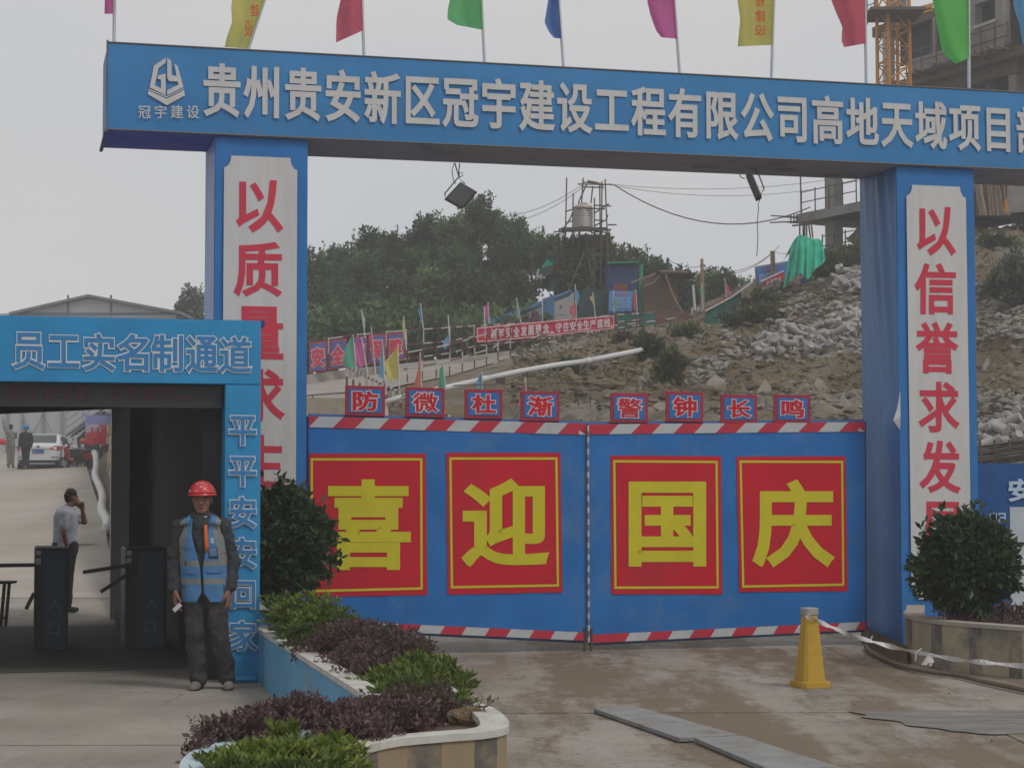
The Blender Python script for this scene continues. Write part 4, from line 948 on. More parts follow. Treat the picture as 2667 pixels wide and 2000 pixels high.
for a, b in (((1392, 722), (1420, 724)), ((1396, 730), (1412, 716)), ((1400, 722), (1402, 700))): MB().tube([at(*a, 85.7), at(*b, 85.7)], .05, 4).obj('pole', m_pole, gs)
ht = thing('bamboo_shelter', 'brown sheeted shelter with crossed bamboo poles', 'shelter', at(1725, 845, 78))
m_br = M('brown_sheet', (.12, .08, .055), .9, .3, 1.5, .3, 10, dirt=(.10, .07, .05), dsc=1.5, damt=.7)
pn(ht, [(1678, 728, 79), (1700, 712, 79), (1748, 712, 79), (1764, 760, 79), (1776, 838, 79), (1676, 838, 79)], 'sheet', m_br, 2)
pn(ht, [(1712, 706, 78.5), (1790, 707, 78.5), (1812, 713, 78.5), (1720, 712, 78.5)], 'roof', M('thatch', (.08, .07, .05), .9), 2)
for pl in ([(1644, 737), (1708, 713)], [(1678, 746), (1700, 738), (1718, 720)], [(1718, 706), (1755, 707), (1790, 709)], [(1733, 714), (1745, 750), (1760, 785), (1776, 810), (1780, 842)], [(1656, 755), (1622, 812)], [(1446, 850), (1488, 830)]):
    MB().tube([at(x, y, 77.8) for x, y in pl], .035, 5).obj('bamboo_pole', M('bamboo', (.24, .19, .13), .8, .2), ht)
# net fences and brown sheet fence along the terrace
nf = thing('net_fence', 'dark green net fence right of the banner', 'fence', at(1655, 872, 74))
pn(nf, [(1604, 822, 74), (1706, 813, 75), (1706, 862, 75), (1604, 872, 74)], 'net', M('net_green', (.02, .13, .10), .9, .2, 2, .4, 8), .1)
bf = thing('sheet_fence', 'rusty brown sheet fence on the terrace', 'fence', at(1765, 855, 75))
for i in range(5):
    x0 = 1707 + i * 25; pn(bf, [(x0, 812 - i, 75 + R.uniform(-.05, .05)), (x0 + 24, 811 - i, 75), (x0 + 24, 856, 75), (x0, 860, 75)], 'panel', m_br if i % 2 else M('rust_sheet', (.16, .07, .05), .85, .3, 2), .06)
for X in (1803, 1818): MB().tube([at(X, 860, 74.8), at(X, 800, 74.8)], .04, 5, stripe=.4).obj('post', [m_rr, m_rw], bf)
MB().tube([at(1805, 742, 74.8), at(1810, 808, 74.8)], .05, 5).obj('post', m_pole, bf)
gn = thing('green_walkway_net', 'dark green netting hung along a sloping walkway on the ridge', 'net', at(1885, 850, 65))
pn(gn, [(1836, 812, 65.5), (1880, 784, 65.5), (1928, 758, 65.5), (1932, 770, 65.5), (1915, 812, 65), (1875, 842, 65), (1838, 858, 65)], 'net', M('net_deep', (.015, .085, .065), .9, .25, 1.5, .4, 8), .15)
pn(gn, [(1836, 808, 65.4), (1880, 780, 65.4), (1930, 754, 65.4), (1930, 760, 65.4), (1880, 787, 65.4), (1837, 815, 65.4)], 'red_edge', M('net_red', (.30, .10, .09), .8), .1)
MB().tube([at(1838, 810, 65.3), at(1905, 775, 65.3), at(1960, 735, 65.3)], .03, 5).obj('pole', m_pole, gn)
MB().tube([at(1890, 786, 65.2), at(1892, 800, 65.2)], .05, 5).obj('pole', m_steel, gn)
# ------------------------------------------------------------ water tower
wt = thing('water_tower', 'scaffold tower carrying a ribbed metal water tank above the trees', 'water tower', at(1525, 830, 85))
DW = 85.
def wp(pts, r=.032, m=m_steel, d=DW, n='pole'):
    MB().tube([at(x, y, d + dz) for (x, y, *e) in pts for dz in [e[0] if e else 0]], r, 5).obj(n, m, wt)
for pts in ([(1476, 463, 1), (1473, 597, 1), (1472, 700, 1)], [(1493, 504, -.5), (1491, 640, -.5)], [(1519, 464), (1508, 640)], [(1544, 485, 1), (1539, 530, 1)], [(1548, 516), (1548, 760)], [(1562, 482, .5), (1565, 770, .5)], [(1568, 473, -.5), (1566, 640, -.5)], [(1576, 467, -.5), (1581, 600, -.5), (1587, 817, -.5)],
            [(1522, 655, -.6), (1480, 760, -.8), (1461, 826, -1)], [(1521, 610), (1528, 640), (1541, 720), (1545, 742)], [(1523, 610, -.2), (1534, 650), (1556, 700)], [(1551, 640), (1566, 600)], [(1528, 480), (1510, 520), (1506, 530)], [(1560, 615), (1530, 600)]): wp(pts)
for pts in ([(1504, 480, -.6), (1596, 481, -.6)], [(1514, 487, .5), (1573, 489, .5)], [(1516, 475, 1), (1560, 478, 1)], [(1547, 535, -.5), (1592, 537, -.5)], [(1490, 541, -.4), (1576, 545, -.4)], [(1546, 573, 0), (1572, 575, 0)], [(1583, 586, -.5), (1606, 586, -.5)], [(1473, 552, .4), (1493, 545, 0)], [(1473, 582, .5), (1492, 575, 0)], [(1546, 557), (1586, 531)], [(1546, 590), (1580, 572), (1583, 560)], [(1564, 628), (1597, 618)], [(1466, 598), (1485, 570), (1493, 550)], [(1548, 604), (1580, 606)], [(1442, 604, -.6), (1590, 600, -.6)], [(1455, 597, .6), (1592, 598, .6)]): wp(pts, n='ledger')
mb = MB()
for k in range(6): mb.tube([at(1530 + k * 3, 472 + k, 85 - .5 + k * .2), at(1556 + k * 3, 477 + k, 85 - .4 + k * .2)], .05, 4)
mb.obj('plank_bundle', m_wood, wt)
for k in range(5): MB().box(at(1462 + k, 600, 84.3 + k * .35), V((1.95, 0, 0)), V((0, .3, 0)), Z * .13).obj('plank', M('plank_dark', (.08, .07, .06), .9), wt)
tc_ = at(1519, 594, 85); mb = MB(); pr = []
for k in range(25): pr += [(.41 + (.018 if k % 2 else 0), k * .038)]
mb2 = MB(); n = 20
o = 0; vv = []; ff = []
for r_, z_ in [(.36, -.04)] + pr + [(.36, .98), (.18, 1.05), (.17, 1.1), (.01, 1.1)]:
    for k in range(n): vv.append(tc_ + V((r_ * math.cos(2 * PI * k / n), r_ * math.sin(2 * PI * k / n), z_)))
for j in range(len(vv) // n - 1):
    for k in range(n): ff.append((j * n + k, j * n + (k + 1) % n, (j + 1) * n + (k + 1) % n, (j + 1) * n + k))
tk = MB().add(vv, ff).obj('water_tank', M('tank_steel', (.42, .38, .35), .45, .1, 3, metal=.3), smooth=False)
tag(tk, 'ribbed cylindrical metal tank standing on the scaffold tower', 'tank')
# wires
wr = MB()
def cat_(a, b, sag, n=14): return [a.lerp(b, i / n) - Z * sag * 4 * (i / n) * (1 - i / n) for i in range(n + 1)]
WN = [((1590, 482, 85), (2240, 470, 90), .6, .012), ((1598, 481, 85), (2240, 455, 90), .4, .012), ((1600, 482, 85), (2110, 540, 88), 1.2, .03), ((1515, 483, 85), (1340, 560, 88), .2, .015), ((1518, 488, 85), (1350, 575, 88), .2, .015),
      ((1342, 560, 88), (1100, 700, 90), .3, .012), ((1740, 676, 90), (1830, 692, 88), .2, .015), ((1830, 692, 88), (2010, 660, 88), .5, .015), ((1830, 696, 88), (2030, 640, 88), .7, .015), ((2016, 655, 88), (2050, 660, 88), .05, .012)]
for i, (a, b, s_, r_) in enumerate(WN):
    MBw = MB().tube(cat_(at(*a), at(*b), s_), r_, 3)
    tag(MBw.obj('overhead_wire', m_steel), 'thin dark wire strung between the water tower, the posts and the unfinished building', 'wire', 'overhead wires')
for X, Yt, Yb, d, m, lab in ((1830, 674, 805, 86, M('post_wood', (.32, .24, .14), .85), 'weathered wooden utility post on the ridge by the green flag'), (1741, 672, 740, 90, m_steel, 'short dark utility post rising out of the trees')):
    t = thing('utility_post', lab, 'post', at(X, Yb, d)); MB().tube([at(X, Yb, d), at(X - 2, Yt, d)], [.12, .07], 6).obj('pole', m, t)
    MB().tube([at(X - 7, Yt + 18, d), at(X + 7, Yt + 17, d)], .04, 4).obj('crossarm', m_steel, t)
# ------------------------------------------------------------ billboard, red banner, tarpaulin on the ridge
bi = thing('billboard', 'blue billboard with faded lettering on the ridge behind the green tarpaulin', 'billboard', at(2010, 745, 74))
pn(bi, [(1970, 697, 74), (2060, 682, 74), (2060, 740, 74), (1974, 740, 74)], 'board', M('bill_blue', (.07, .17, .46), .6, .15, 1.5), .1)
pn(bi, [(1967, 694, 74.1), (2062, 678, 74.1), (2062, 683, 74.05), (1968, 699, 74.05)], 'frame', m_grey, .15)
pn(bi, [(1967, 694, 74.1), (1971, 694, 74.1), (1975, 744, 74.1), (1970, 744, 74.1)], 'frame', m_grey, .15)
gl = MB()
for i, ch in enumerate('安全生产'): glyph(gl, ch, [at(1990 + i * 9, 699 - i * 1.5, 73.95), at(1998 + i * 9, 698 - i * 1.5, 73.95), at(1998 + i * 9, 707 - i * 1.5, 73.95), at(1990 + i * 9, 708 - i * 1.5, 73.95)], .03, .03, 0, n=4)
gl.obj('heading', MC['heading_red'], bi)
mb = MB()
for k in range(4): mb.prism([at(1978, 716 + k * 6, 73.95), at(2018 - k * 6, 708 + k * 7, 73.95), at(2018 - k * 6, 710 + k * 7, 73.95), at(1978, 718.5 + k * 6, 73.95)], V((0, .01, 0)))
mb.obj('text_lines', MC['pale_text'], bi)
for X in (2012, 2018): MB().tube([at(X, 740, 73.8), at(X - 3, 654, 73.8)], .05, 5).obj('pole', m_wood, bi)
rb = thing('red_banner', 'red banner with white characters slung beside the green tarpaulin', 'banner', at(2020, 758, 72))
pn(rb, [(1981, 734, 72), (2042, 706, 72), (2036, 759, 72), (2010, 752, 72)], 'cloth', M('banner_red', (.5, .03, .05)), .04)
gl = MB()
for i, ch in enumerate('全员防火'): glyph(gl, ch, [at(1996 + i * 10, 733 - i * 4, 71.95), at(2005 + i * 10, 729 - i * 4, 71.95), at(2005 + i * 10, 741 - i * 2, 71.95), at(1996 + i * 10, 743 - i * 2, 71.95)], .02, .02, 0, n=4)
gl.obj('lettering', m_sout, rb)
MB().tube([at(1980, 735, 71.9), at(2042, 706, 71.9)], .03, 4).obj('edge_rope', m_pole, rb)
gt = thing('green_tarpaulin', 'bright green tarpaulin draped over a stack of equipment on the ridge', 'tarpaulin', at(2095, 755, 67))
lo = [(2039, 752), (2052, 738), (2070, 722), (2085, 712), (2098, 722), (2106, 728), (2125, 700), (2140, 690), (2150, 678)]
hi_ = [(2060, 640), (2068, 626), (2076, 616), (2083, 611), (2092, 614), (2104, 618), (2118, 622), (2132, 622), (2143, 630)]
rows = []
for j in range(25):
    v = j / 24; r_ = []
    for i in range(65):
        s_ = i / 64 * 8; k = min(7, int(s_)); t = s_ - k
        xl, yl = lo[k][0] * (1 - t) + lo[k + 1][0] * t, lo[k][1] * (1 - t) + lo[k + 1][1] * t
        xh, yh = hi_[k][0] * (1 - t) + hi_[k + 1][0] * t, hi_[k][1] * (1 - t) + hi_[k + 1][1] * t
        u = i / 64
        dd = 66.6 - .9 * math.sin(PI * u) * (.2 + .8 * v) + (.05 + .22 * v) * (1 - abs(math.sin(u * 17 + v * 1.2))) + .06 * noise.noise(V((u * 9, v * 5, 2)))
        r_.append(at(xh + (xl - xh) * v, yh + (yl - yh) * v, dd))
    rows.append(r_)
MB().grid(rows).obj('cloth', m_tarp, gt, smooth=True)
rows2 = [[p + V((0, 2.2 * j / 4, -.35 * j / 4 * (j > 0))) for p in rows[0]] for j in range(5)]; MB().grid(rows2).obj('top_fold', m_tarp, gt, smooth=True)
bx = thing('blue_sacks', 'small blue and white bags showing under the green tarpaulin', 'bags', at(2093, 736, 67))
MB().ell(at(2093, 730, 67), (.16, .2, .1)).obj('bag', M('bag_blue', (.05, .14, .36), .6), bx); MB().prism([at(2089, 724, 66.8), at(2091, 715, 66.8), at(2094, 724, 66.8)], V((0, .1, 0))).prism([at(2095, 724, 66.8), at(2098, 716, 66.8), at(2101, 725, 66.8)], V((0, .1, 0))).obj('bag_top', m_pole, bx)
# ------------------------------------------------------------ unfinished building, upper right
ub = thing('unfinished_building', 'concrete frame building under construction at the upper right', 'building', at(2450, 600, 84))
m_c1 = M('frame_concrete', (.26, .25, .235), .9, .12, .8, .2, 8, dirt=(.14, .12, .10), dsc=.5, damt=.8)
m_c2 = M('brown_concrete', (.115, .095, .078), .9, .2, .6, .2, 8)  # darker, browner concrete than the main frame
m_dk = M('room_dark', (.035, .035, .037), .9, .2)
def ud(X): return 90 / (1 + .00028 * (X - 2077))
def up(X, z, dd=0): d = ud(X) + dd; a = at(X, 1000, d); return V((a.x, a.y, z))
UN = V((.87, .48, 0))
def useg(X0, X1, z0, z1, m, n, th=.3, dd=0): MB().prism([up(X0, z0) + UN * dd, up(X1, z0) + UN * dd, up(X1, z1) + UN * dd, up(X0, z1) + UN * dd], UN * th).obj(n, m, ub)
zA, zB, zC = 14.53, 19.5, 22.3
def zat(Y, X): return at(X, Y, ud(X)).z
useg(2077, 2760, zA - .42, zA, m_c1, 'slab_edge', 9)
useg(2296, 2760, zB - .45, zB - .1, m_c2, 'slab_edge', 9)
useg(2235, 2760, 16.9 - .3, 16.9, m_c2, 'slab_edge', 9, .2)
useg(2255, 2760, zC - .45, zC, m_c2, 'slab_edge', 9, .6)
useg(2117, 2141, zat(700, 2130), zA - .4, m_c1, 'column', .5, .8); useg(2117, 2141, zA, zat(330, 2130), m_c1, 'column', .5, .8)
useg(2258, 2296, zC - .2, zC + 2, M('panel_gap', (.17, .18, .18), .8), 'upper_wall', .2, 1.5)
useg(2286, 2295, zA, zC - .4, M('column_light', (.36, .37, .38), .8), 'column', .5, .5)
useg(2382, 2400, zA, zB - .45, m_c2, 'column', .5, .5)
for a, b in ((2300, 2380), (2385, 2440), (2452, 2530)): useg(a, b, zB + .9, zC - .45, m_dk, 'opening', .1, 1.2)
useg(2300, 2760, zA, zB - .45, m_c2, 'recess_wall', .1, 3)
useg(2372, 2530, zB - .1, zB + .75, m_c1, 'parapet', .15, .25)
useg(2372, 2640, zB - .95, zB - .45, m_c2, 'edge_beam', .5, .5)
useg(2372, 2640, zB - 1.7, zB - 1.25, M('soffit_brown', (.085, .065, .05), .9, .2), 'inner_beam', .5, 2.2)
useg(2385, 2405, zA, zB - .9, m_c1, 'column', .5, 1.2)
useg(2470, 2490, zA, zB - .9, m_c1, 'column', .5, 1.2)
for k in range(4): useg(2398 + k * 34, 2401 + k * 34, zA, zC - .5, m_c2, 'mullion', .1, .8)
useg(2418, 2424, zB + .7, zC - .45, m_c1, 'mullion', .15, .5)
useg(2536, 2554, zB, zB + 4.5, m_c1, 'wall_pier', .4, 0); useg(2607, 2627, zB, zB + 4.5, m_c1, 'wall_pier', .4, 0); useg(2553, 2608, zB, zat(66, 2580), m_c1, 'wall_below_window', .4, 0)
useg(2553, 2608, zat(4, 2580), zB + 4.5, m_c1, 'lintel', .4, 0)
MB().box(up(2552, zat(78, 2552), -.15), up(2609, zat(58, 2609), -.15) - up(2552, zat(78, 2552), -.15), V((0, .2, 0)), Z * .12).obj('window_sill', M('sill_light', (.42, .41, .38), .8), ub)
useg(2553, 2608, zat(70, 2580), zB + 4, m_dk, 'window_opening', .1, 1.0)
useg(2627, 2760, zB - .2, zB + 4.5, M('side_concrete', (.20, .19, .175), .9, .15, 1), 'side_wall', .3, 1.5)
useg(2610, 2629, zA + .3, zB - .5, m_c1, 'column', .5, .6); useg(2629, 2760, zA, zB - .4, m_c2, 'wall', .3, .8); useg(2540, 2552, zA, zB - .45, m_c2, 'column', .5, .8)
# rubble edge and rails on slabs
def urail(X0, X1, z, n, yt=.95):
    for k in range(n + 1):
        X = X0 + (X1 - X0) * k / n; MB().tube([up(X, z - .05, -.1), up(X, z + yt + .1, -.1)], .03, 4).obj('rail_post', m_steel, ub)
    for h in (yt, yt * .5): MB().tube([up(X0, z + h, -.1), up(X1, z + h, -.1)], .025, 4).obj('rail', m_steel, ub)
useg(2141, 2300, zA - .42, zA - .38, m_c1, 'soffit', 9, .0)
urail(2092, 2236, zA, 4); urail(2372, 2530, zB, 4); urail(2532, 2640, zB, 3); urail(2235, 2290, 16.9, 2); urail(2146, 2236, zat(668, 2146), 3, .9); urail(2250, 2290, zC, 2, 1.6)
MB().tube([up(2091, zA, -.1), up(2090, zA + 2.4, -.1)], .035, 4).obj('tall_pole', m_steel, ub)
mb = MB()
for k in range(170):
    X = R.uniform(2372, 2650); z_ = zB - .12 + R.uniform(-.1, .12); p = up(X, z_, -.1 - R.random() * .3); mb.tube([p, p + V((R.uniform(-.4, .4), -.3, R.uniform(-.1, .12)))], R.uniform(.02, .05), 4)
stuff(mb.obj('slab_debris', M('debris_dark', (.10, .08, .06), .9, .4, 8), ub))
mb = MB()
for a, b in (((2008, 562), (2077, 566)), ((2036, 565), (2077, 568)), ((2005, 580), (2077, 577)), ((2060, 558), (2060, 582)), ((2068, 558), (2068, 582)), ((2040, 578), (2077, 581))): mb.tube([at(*a, 89.5), at(*b, 89.8)], .03, 4)
mb.obj('rebar', m_steel, ub)
for X, dx in ((2083, 0), (2092, 0), (2096, 0), (2101, 0), (2106, 5), (2113, 4)): MB().tube([at(X, 583, 88), at(X + dx, 620, 88)], .035, 4).obj('prop', m_steel, ub)
MB().tube([at(2063, 588, 88), at(2110, 584, 88)], .04, 4).obj('ledger', m_steel, ub)
# dark tilted sheet by the pillar, and timber at right under the beam
tag(panel([(2206, 621, 72), (2240, 590, 72), (2262, 590, 72), (2262, 645, 72), (2226, 636, 72)], .2).obj('dark_sheet', M('sheet_dark', (.05, .045, .05), .8)), 'dark tilted metal sheet sticking out beside the right pillar', 'sheet')
tm = thing('timber_stack', 'leaning brown timber and formwork boards under the building at the right', 'timber', at(2590, 560, 76))
for k in range(26):
    X = 2545 + k * 2.8; X2 = X + 12 + R.uniform(-9, 4); d = 76 + R.uniform(-.4, .4)
    MB().tube([at(X2, 562, d), at(X - 4, 470, d + .3)], R.uniform(.05, .09), 4).obj('board', m_wood if k % 3 else m_c1, tm)
pn(tm, [(2543, 470, 77), (2626, 470, 77), (2626, 562, 77), (2543, 562, 77)], 'back_board', m_c2, .1); pn(tm, [(2624, 455, 76.5), (2720, 455, 76.5), (2720, 548, 76.5), (2622, 555, 76.5)], 'wall', m_c1, .2)
pn(tm, [(2616, 520, 75.8), (2626, 520, 75.8), (2624, 555, 75.8), (2616, 555, 75.8)], 'orange_board', M('board_orange', (.42, .20, .04), .7), .1)
# crane mast
cm = thing('crane_mast', 'orange lattice mast of a tower crane in front of the unfinished building', 'crane', at(2335, 700, 79))
m_or = M('crane_orange', (.55, .24, .035), .55, .15, 3, dirt=(.30, .12, .03), dsc=2, damt=.5)
zlo, zhi = at(2300, 460, 79).z, at(2300, -60, 79).z
cs = [at(2293, 800, 78.6), at(2323, 800, 77.8), at(2378, 800, 78.8), at(2346, 800, 79.6)]
cs = [V((p.x, p.y, 0)) for p in cs]
for p in cs: MB().tube([V((p.x, p.y, zlo)), V((p.x, p.y, zhi))], .075, 4).obj('chord', m_or, cm)
nL = 11; hh = (zhi - zlo) / nL
for a in range(4):
    p, q = cs[a], cs[(a + 1) % 4]
    for k in range(nL):
        z0, z1 = zlo + k * hh, zlo + (k + 1) * hh
        s_, e = (p, q) if k % 2 else (q, p)
        MB().tube([V((s_.x, s_.y, z0)), V((e.x, e.y, z1))], .035, 4).obj('lattice_brace', m_or, cm)
        MB().tube([V((p.x, p.y, z0)), V((q.x, q.y, z0))], .03, 4).obj('lattice_brace', m_or, cm)
zp = at(2300, 38, 78).z
MB().box(V((cs[0].x - .5, 77.2, zp)), V((2.2, 0, 0)), V((0, 2.2, 0)), Z * .12).obj('platform', m_c2, cm)
MB().prism([at(2372, 36, 78.5), at(2430, 18, 78.5), at(2430, 8, 78.5), at(2372, 24, 78.5)], V((0, .4, 0))).prism([at(2372, 44, 78.5), at(2430, 28, 78.5), at(2430, 24, 78.5), at(2372, 38, 78.5)], V((0, .4, 0))).obj('orange_beam', m_or, cm)
# ------------------------------------------------------------ blue sign wall and rebar at the right edge
bw = thing('blue_sign_wall', 'blue sign wall with white characters right of the gateway', 'wall', G(9.2, .9, 0))
fb_ = onb(.6); a0 = L2 + W + .01
MB().box(G(a0, .6, 0), U * 3, N * .15, Z * fb_(2600, 1206).z).obj('wall', M('sign_wall_blue', (.02, .09, .28), .6, .12, 2), bw)
f5 = onb(.59); MB().prism([f5(2630, 1320), f5(2760, 1320), f5(2760, 1640), f5(2634, 1640)], N * .004).obj('white_board', M('board_white', (.50, .55, .58), .5), bw)
f5 = onb(.585); gl = MB(); glyph(gl, '安', qpx(2626, 1246, 2692, 1306, f5), .03, .03, .004, True); glyph(gl, '全', qpx(2700, 1246, 2766, 1306, f5), .03, .03, .004, True)
for X in (2577, 2600): glyph(gl, '日', qpx(X, 1335, X + 19, 1362, f5), .03, .03, .004, True)
gl.obj('lettering', M('sign_pale', (.48, .60, .75), .6), bw)
rs = thing('rebar_cage', 'stack of dark reinforcing bars above the blue sign wall', 'rebar', at(2610, 1200, 32))
for k in range(16):
    y0 = 1160 + k * 3.2; MB().tube([at(2540, y0 + 6 + R.uniform(-2, 2), 32 + R.random() * .8), at(2790, y0 - 28 + R.uniform(-3, 3), 31 + R.random() * .8)], .014, 4).obj('bar', m_steel, rs)
for k in range(4):
    X = 2552 + k * 38; MB().tube([at(X, 1145, 31.8), at(X + 4, 1212, 31.8)], .02, 4).obj('stirrup', m_steel, rs)
# ============================================================ vegetation
def leafmesh(name, pts, size, mat, asp=.5, up=.3, parent=None, out=None, link=True, whorl=0):
    # pts: list of (pos, outward dir or None); diamond leaves with a fold
    mb = MB(); v = mb.v; f = mb.f
    rnd = R.random; gs = R.gauss
    for p, d in pts:
        k = max(1, whorl)
        a0 = rnd() * 6.28
        for w_ in range(k):
            s = size * (.4 + 1.1 * rnd() ** 1.4)
            if whorl:
                an = a0 + w_ * 6.283 / k; t = V((math.cos(an), math.sin(an), .35 + .5 * rnd()))
                if d is not None: t = t + d * .5
            else:
                t = V((gs(0, 1), gs(0, 1), gs(0, 1) + up))
                if d is not None: t = t + d * 1.0
            if t.length < 1e-3: continue
            t.normalize(); n = V((gs(0, 1), gs(0, 1), gs(0, 1))); b = t.cross(n)
            if b.length < 1e-3: continue
            b.normalize(); nn = b.cross(t)
            o = len(v); m = p + t * s * .5; h = s * asp * .5
            v.append(p); v.append(m + b * h - nn * h * .25); v.append(p + t * s); v.append(m - b * h - nn * h * .25)
            f.append((o, o + 1, o + 2)); f.append((o, o + 2, o + 3))
    mb.m = [0] * len(f)
    return mb
def shell(c, r, n, inner=.55, jag=.18, seed=0):
    out = []
    while len(out) < n:
        d = V((R.gauss(0, 1), R.gauss(0, 1), R.gauss(0, 1))).normalized()
        k = 1 + jag * noise.noise(d * 2.2 + V((seed, 1, 2))) * 2
        q = (inner + (1 - inner) * R.random() ** .5) * k
        out.append((c + V((d.x * r[0], d.y * r[1], d.z * r[2])) * q, d))
    return out
m_f1 = MLEAF('leaf_forest', (.044, .084, .030), (.100, .150, .052), big=.5)
m_f2 = MLEAF('leaf_forest_light', (.065, .11, .034), (.13, .18, .055), big=.5)
m_f3 = MLEAF('leaf_forest_dark', (.034, .066, .028), (.072, .118, .045), big=.5)
m_bush = MLEAF('leaf_bush', (.024, .050, .022), (.065, .105, .045), rough=.35)
m_pur = MLEAF('leaf_purple', (.060, .032, .038), (.19, .12, .115), (.10, .07, .055), rough=.45)
m_lg = MLEAF('leaf_light_green', (.085, .135, .02), (.25, .29, .05), (.07, .11, .025), rough=.45)
m_mg = MLEAF('leaf_mid_green', (.07, .12, .03), (.15, .21, .05), rough=.45)
# --- forest trees: 4 crown shapes, copied
VAR = []
def treevar(k):
    h = 7.5; root = V((0, 0, 0)); crown = []
    tr = MB(); tr.tube([root, V((.1, 0, h * .35)), V((0, .1, h * .62)), V((.05, 0, h * .9))], [.2, .15, .10, .03], 6)
    nb_ = 9
    for i in range(nb_):
        a = i * 2.4 + k; zz_ = h * (.38 + .55 * i / nb_); rad = 1.9 * (1 - .5 * abs(i / nb_ - .35)) * R.uniform(.7, 1.15)
        c = V((math.cos(a) * rad * .75, math.sin(a) * rad * .75, zz_ + R.uniform(-.3, .5)))
        tr.tube([V((0, 0, zz_ * .72)), c], [.06, .02], 4)
        rr = R.uniform(.75, 1.35); crown += shell(c, (rr, rr, rr * .8), 560, .35, .4, i + k * 7)
    crown += shell(V((0, 0, h * .93)), (1.1, 1.1, 1.3), 500, .3, .4, k)
    for i in range(26):  # shoots that break the outline
        a = R.random() * 6.28; b = V((math.cos(a) * R.uniform(.3, 2.2), math.sin(a) * R.uniform(.3, 2.2), h * R.uniform(.6, .97)))
        e = b + V((R.uniform(-.4, .4), R.uniform(-.4, .4), R.uniform(.9, 2.0)))
        tr.tube([b, e], .02, 3)
        for q in range(22): crown.append((b.lerp(e, R.random()) + V((R.gauss(0, .1), R.gauss(0, .1), 0)), V((0, 0, 1))))
    lm = leafmesh('crown', crown, .37, None, .6, .1)
    return tr, lm
for k in range(4): VAR.append(treevar(k))
TREEMESH = {}
def tree(lab, X, Ytop, d, wpx, var, mat, base=None, group='trees on the ridge behind the site'):
    top = at(X, Ytop, d); s = wpx / F * d / 4.6
    sz = s * R.uniform(.95, 1.1); hgt = 8.6 * sz
    zb = top.z - hgt
    t = bpy.data.objects.new('forest_tree', None); COL.objects.link(t); t.location = (top.x, d, zb); t.empty_display_size = .2
    t.rotation_euler = (0, 0, R.uniform(0, 6.28)); t.scale = (s, s, sz)
    tag(t, lab, 'tree', group)
    key = (var, mat.name)
    if key not in TREEMESH:
        tr, lm = VAR[var]
        a = tr.obj('trunk', m_bark, origin=(0, 0, 0)); b = lm.obj('crown', mat, origin=(0, 0, 0)); stuff(b)
        TREEMESH[key] = (a.data, b.data); bpy.data.objects.remove(a); bpy.data.objects.remove(b)
    for n_, me in zip(('trunk', 'crown'), TREEMESH[key]):
        c = bpy.data.objects.new(n_, me); COL.objects.link(c); c.parent = t
        if n_ == 'crown': c['kind'] = 'stuff'
    return t
TL_ = [(812, 640, 92, 110), (868, 632, 96, 90), (910, 640, 90, 100), (962, 588, 94, 100), (1022, 600, 90, 100), (1068, 600, 96, 90), (1110, 556, 90, 100), (1150, 580, 95, 90), (1178, 556, 88, 100), (1218, 560, 93, 90), (1247, 506, 90, 104), (1296, 545, 94, 84), (1340, 560, 90, 110), (1395, 592, 95, 90), (1445, 608, 91, 110), (940, 650, 88, 130), (1090, 640, 88, 130), (1200, 620, 87, 130), (1300, 620, 87, 130),
       (1500, 622, 95, 130), (1545, 618, 99, 120), (1600, 622, 92, 130), (1650, 640, 96, 120), (1700, 664, 92, 120), (1745, 690, 96, 110), (1790, 690, 100, 110), (1838, 700, 96, 90), (1880, 694, 92, 100), (1925, 716, 96, 90), (1965, 722, 92, 80), (1010, 700, 84, 150), (1120, 690, 84, 170), (1240, 680, 84, 170), (870, 720, 84, 150), (1350, 700, 86, 130), (950, 760, 80, 150), (830, 790, 80, 130), (1070, 790, 80, 150), (1180, 780, 80, 150)]
for i, (X, Y, d, w_) in enumerate(TL_):
    m = m_f2 if i in (8, 14, 26, 28, 31) else (m_f3 if i % 3 == 0 else m_f1)
    tree('dark leafy tree in the wood on the ridge behind the ramp', X, Y, d, w_, i % 4, m)
t = tree('small tree with pale leaves standing alone between the dormitory roof and the left pillar', 497, 742, 99, 92, 2, MLEAF('leaf_pale', (.09, .10, .075), (.20, .21, .16)), group='')
# yellowish scrub under the tower
def shrub(name, lab, c, r, n, mat, size, group=None, asp=.5, cat='shrub', inner=.4, stems=6, whorl=0, up=.3, jag=.2, base=None):
    b = V((c.x, c.y, c.z - r[2])) if base is None else base
    t = thing(name, lab, cat, b, group)
    mb = MB()
    for i in range(stems):
        a = R.random() * 6.28; q = R.uniform(.2, .8); e = c + V((math.cos(a) * r[0] * q, math.sin(a) * r[1] * q, r[2] * R.uniform(.1, .8)))
        mb.tube([b + V((math.cos(a) * r[0] * .08, math.sin(a) * r[1] * .08, 0)), b.lerp(e, .5) + V((0, 0, r[2] * .1)), e], [.012 * r[2] * 3, .008 * r[2] * 3, .004], 4)
    mb.obj('stem', m_bark, t)
    o = leafmesh('foliage', shell(c, r, n, inner, jag, R.random() * 50), size, mat, asp, up, whorl=whorl).obj('foliage', mat, t); stuff(o)
    return t
m_yg = MLEAF('leaf_yellowish', (.09, .085, .03), (.16, .14, .05))
for X, Y, d, rx, rz, m, lab in ((1500, 690, 86, 45, 75, m_yg, 'yellowish bamboo-like shrub at the foot of the water tower, left leg'), (1548, 720, 87, 40, 60, m_f1, 'dark shrub behind the legs of the water tower'), (1560, 660, 88, 34, 46, m_yg, 'yellowish shrub close under the water tower platform')):
    s_ = d / F; shrub('tower_shrub', lab, at(X, Y, d), (rx * s_, rx * s_, rz * s_), 2600, m, .26)
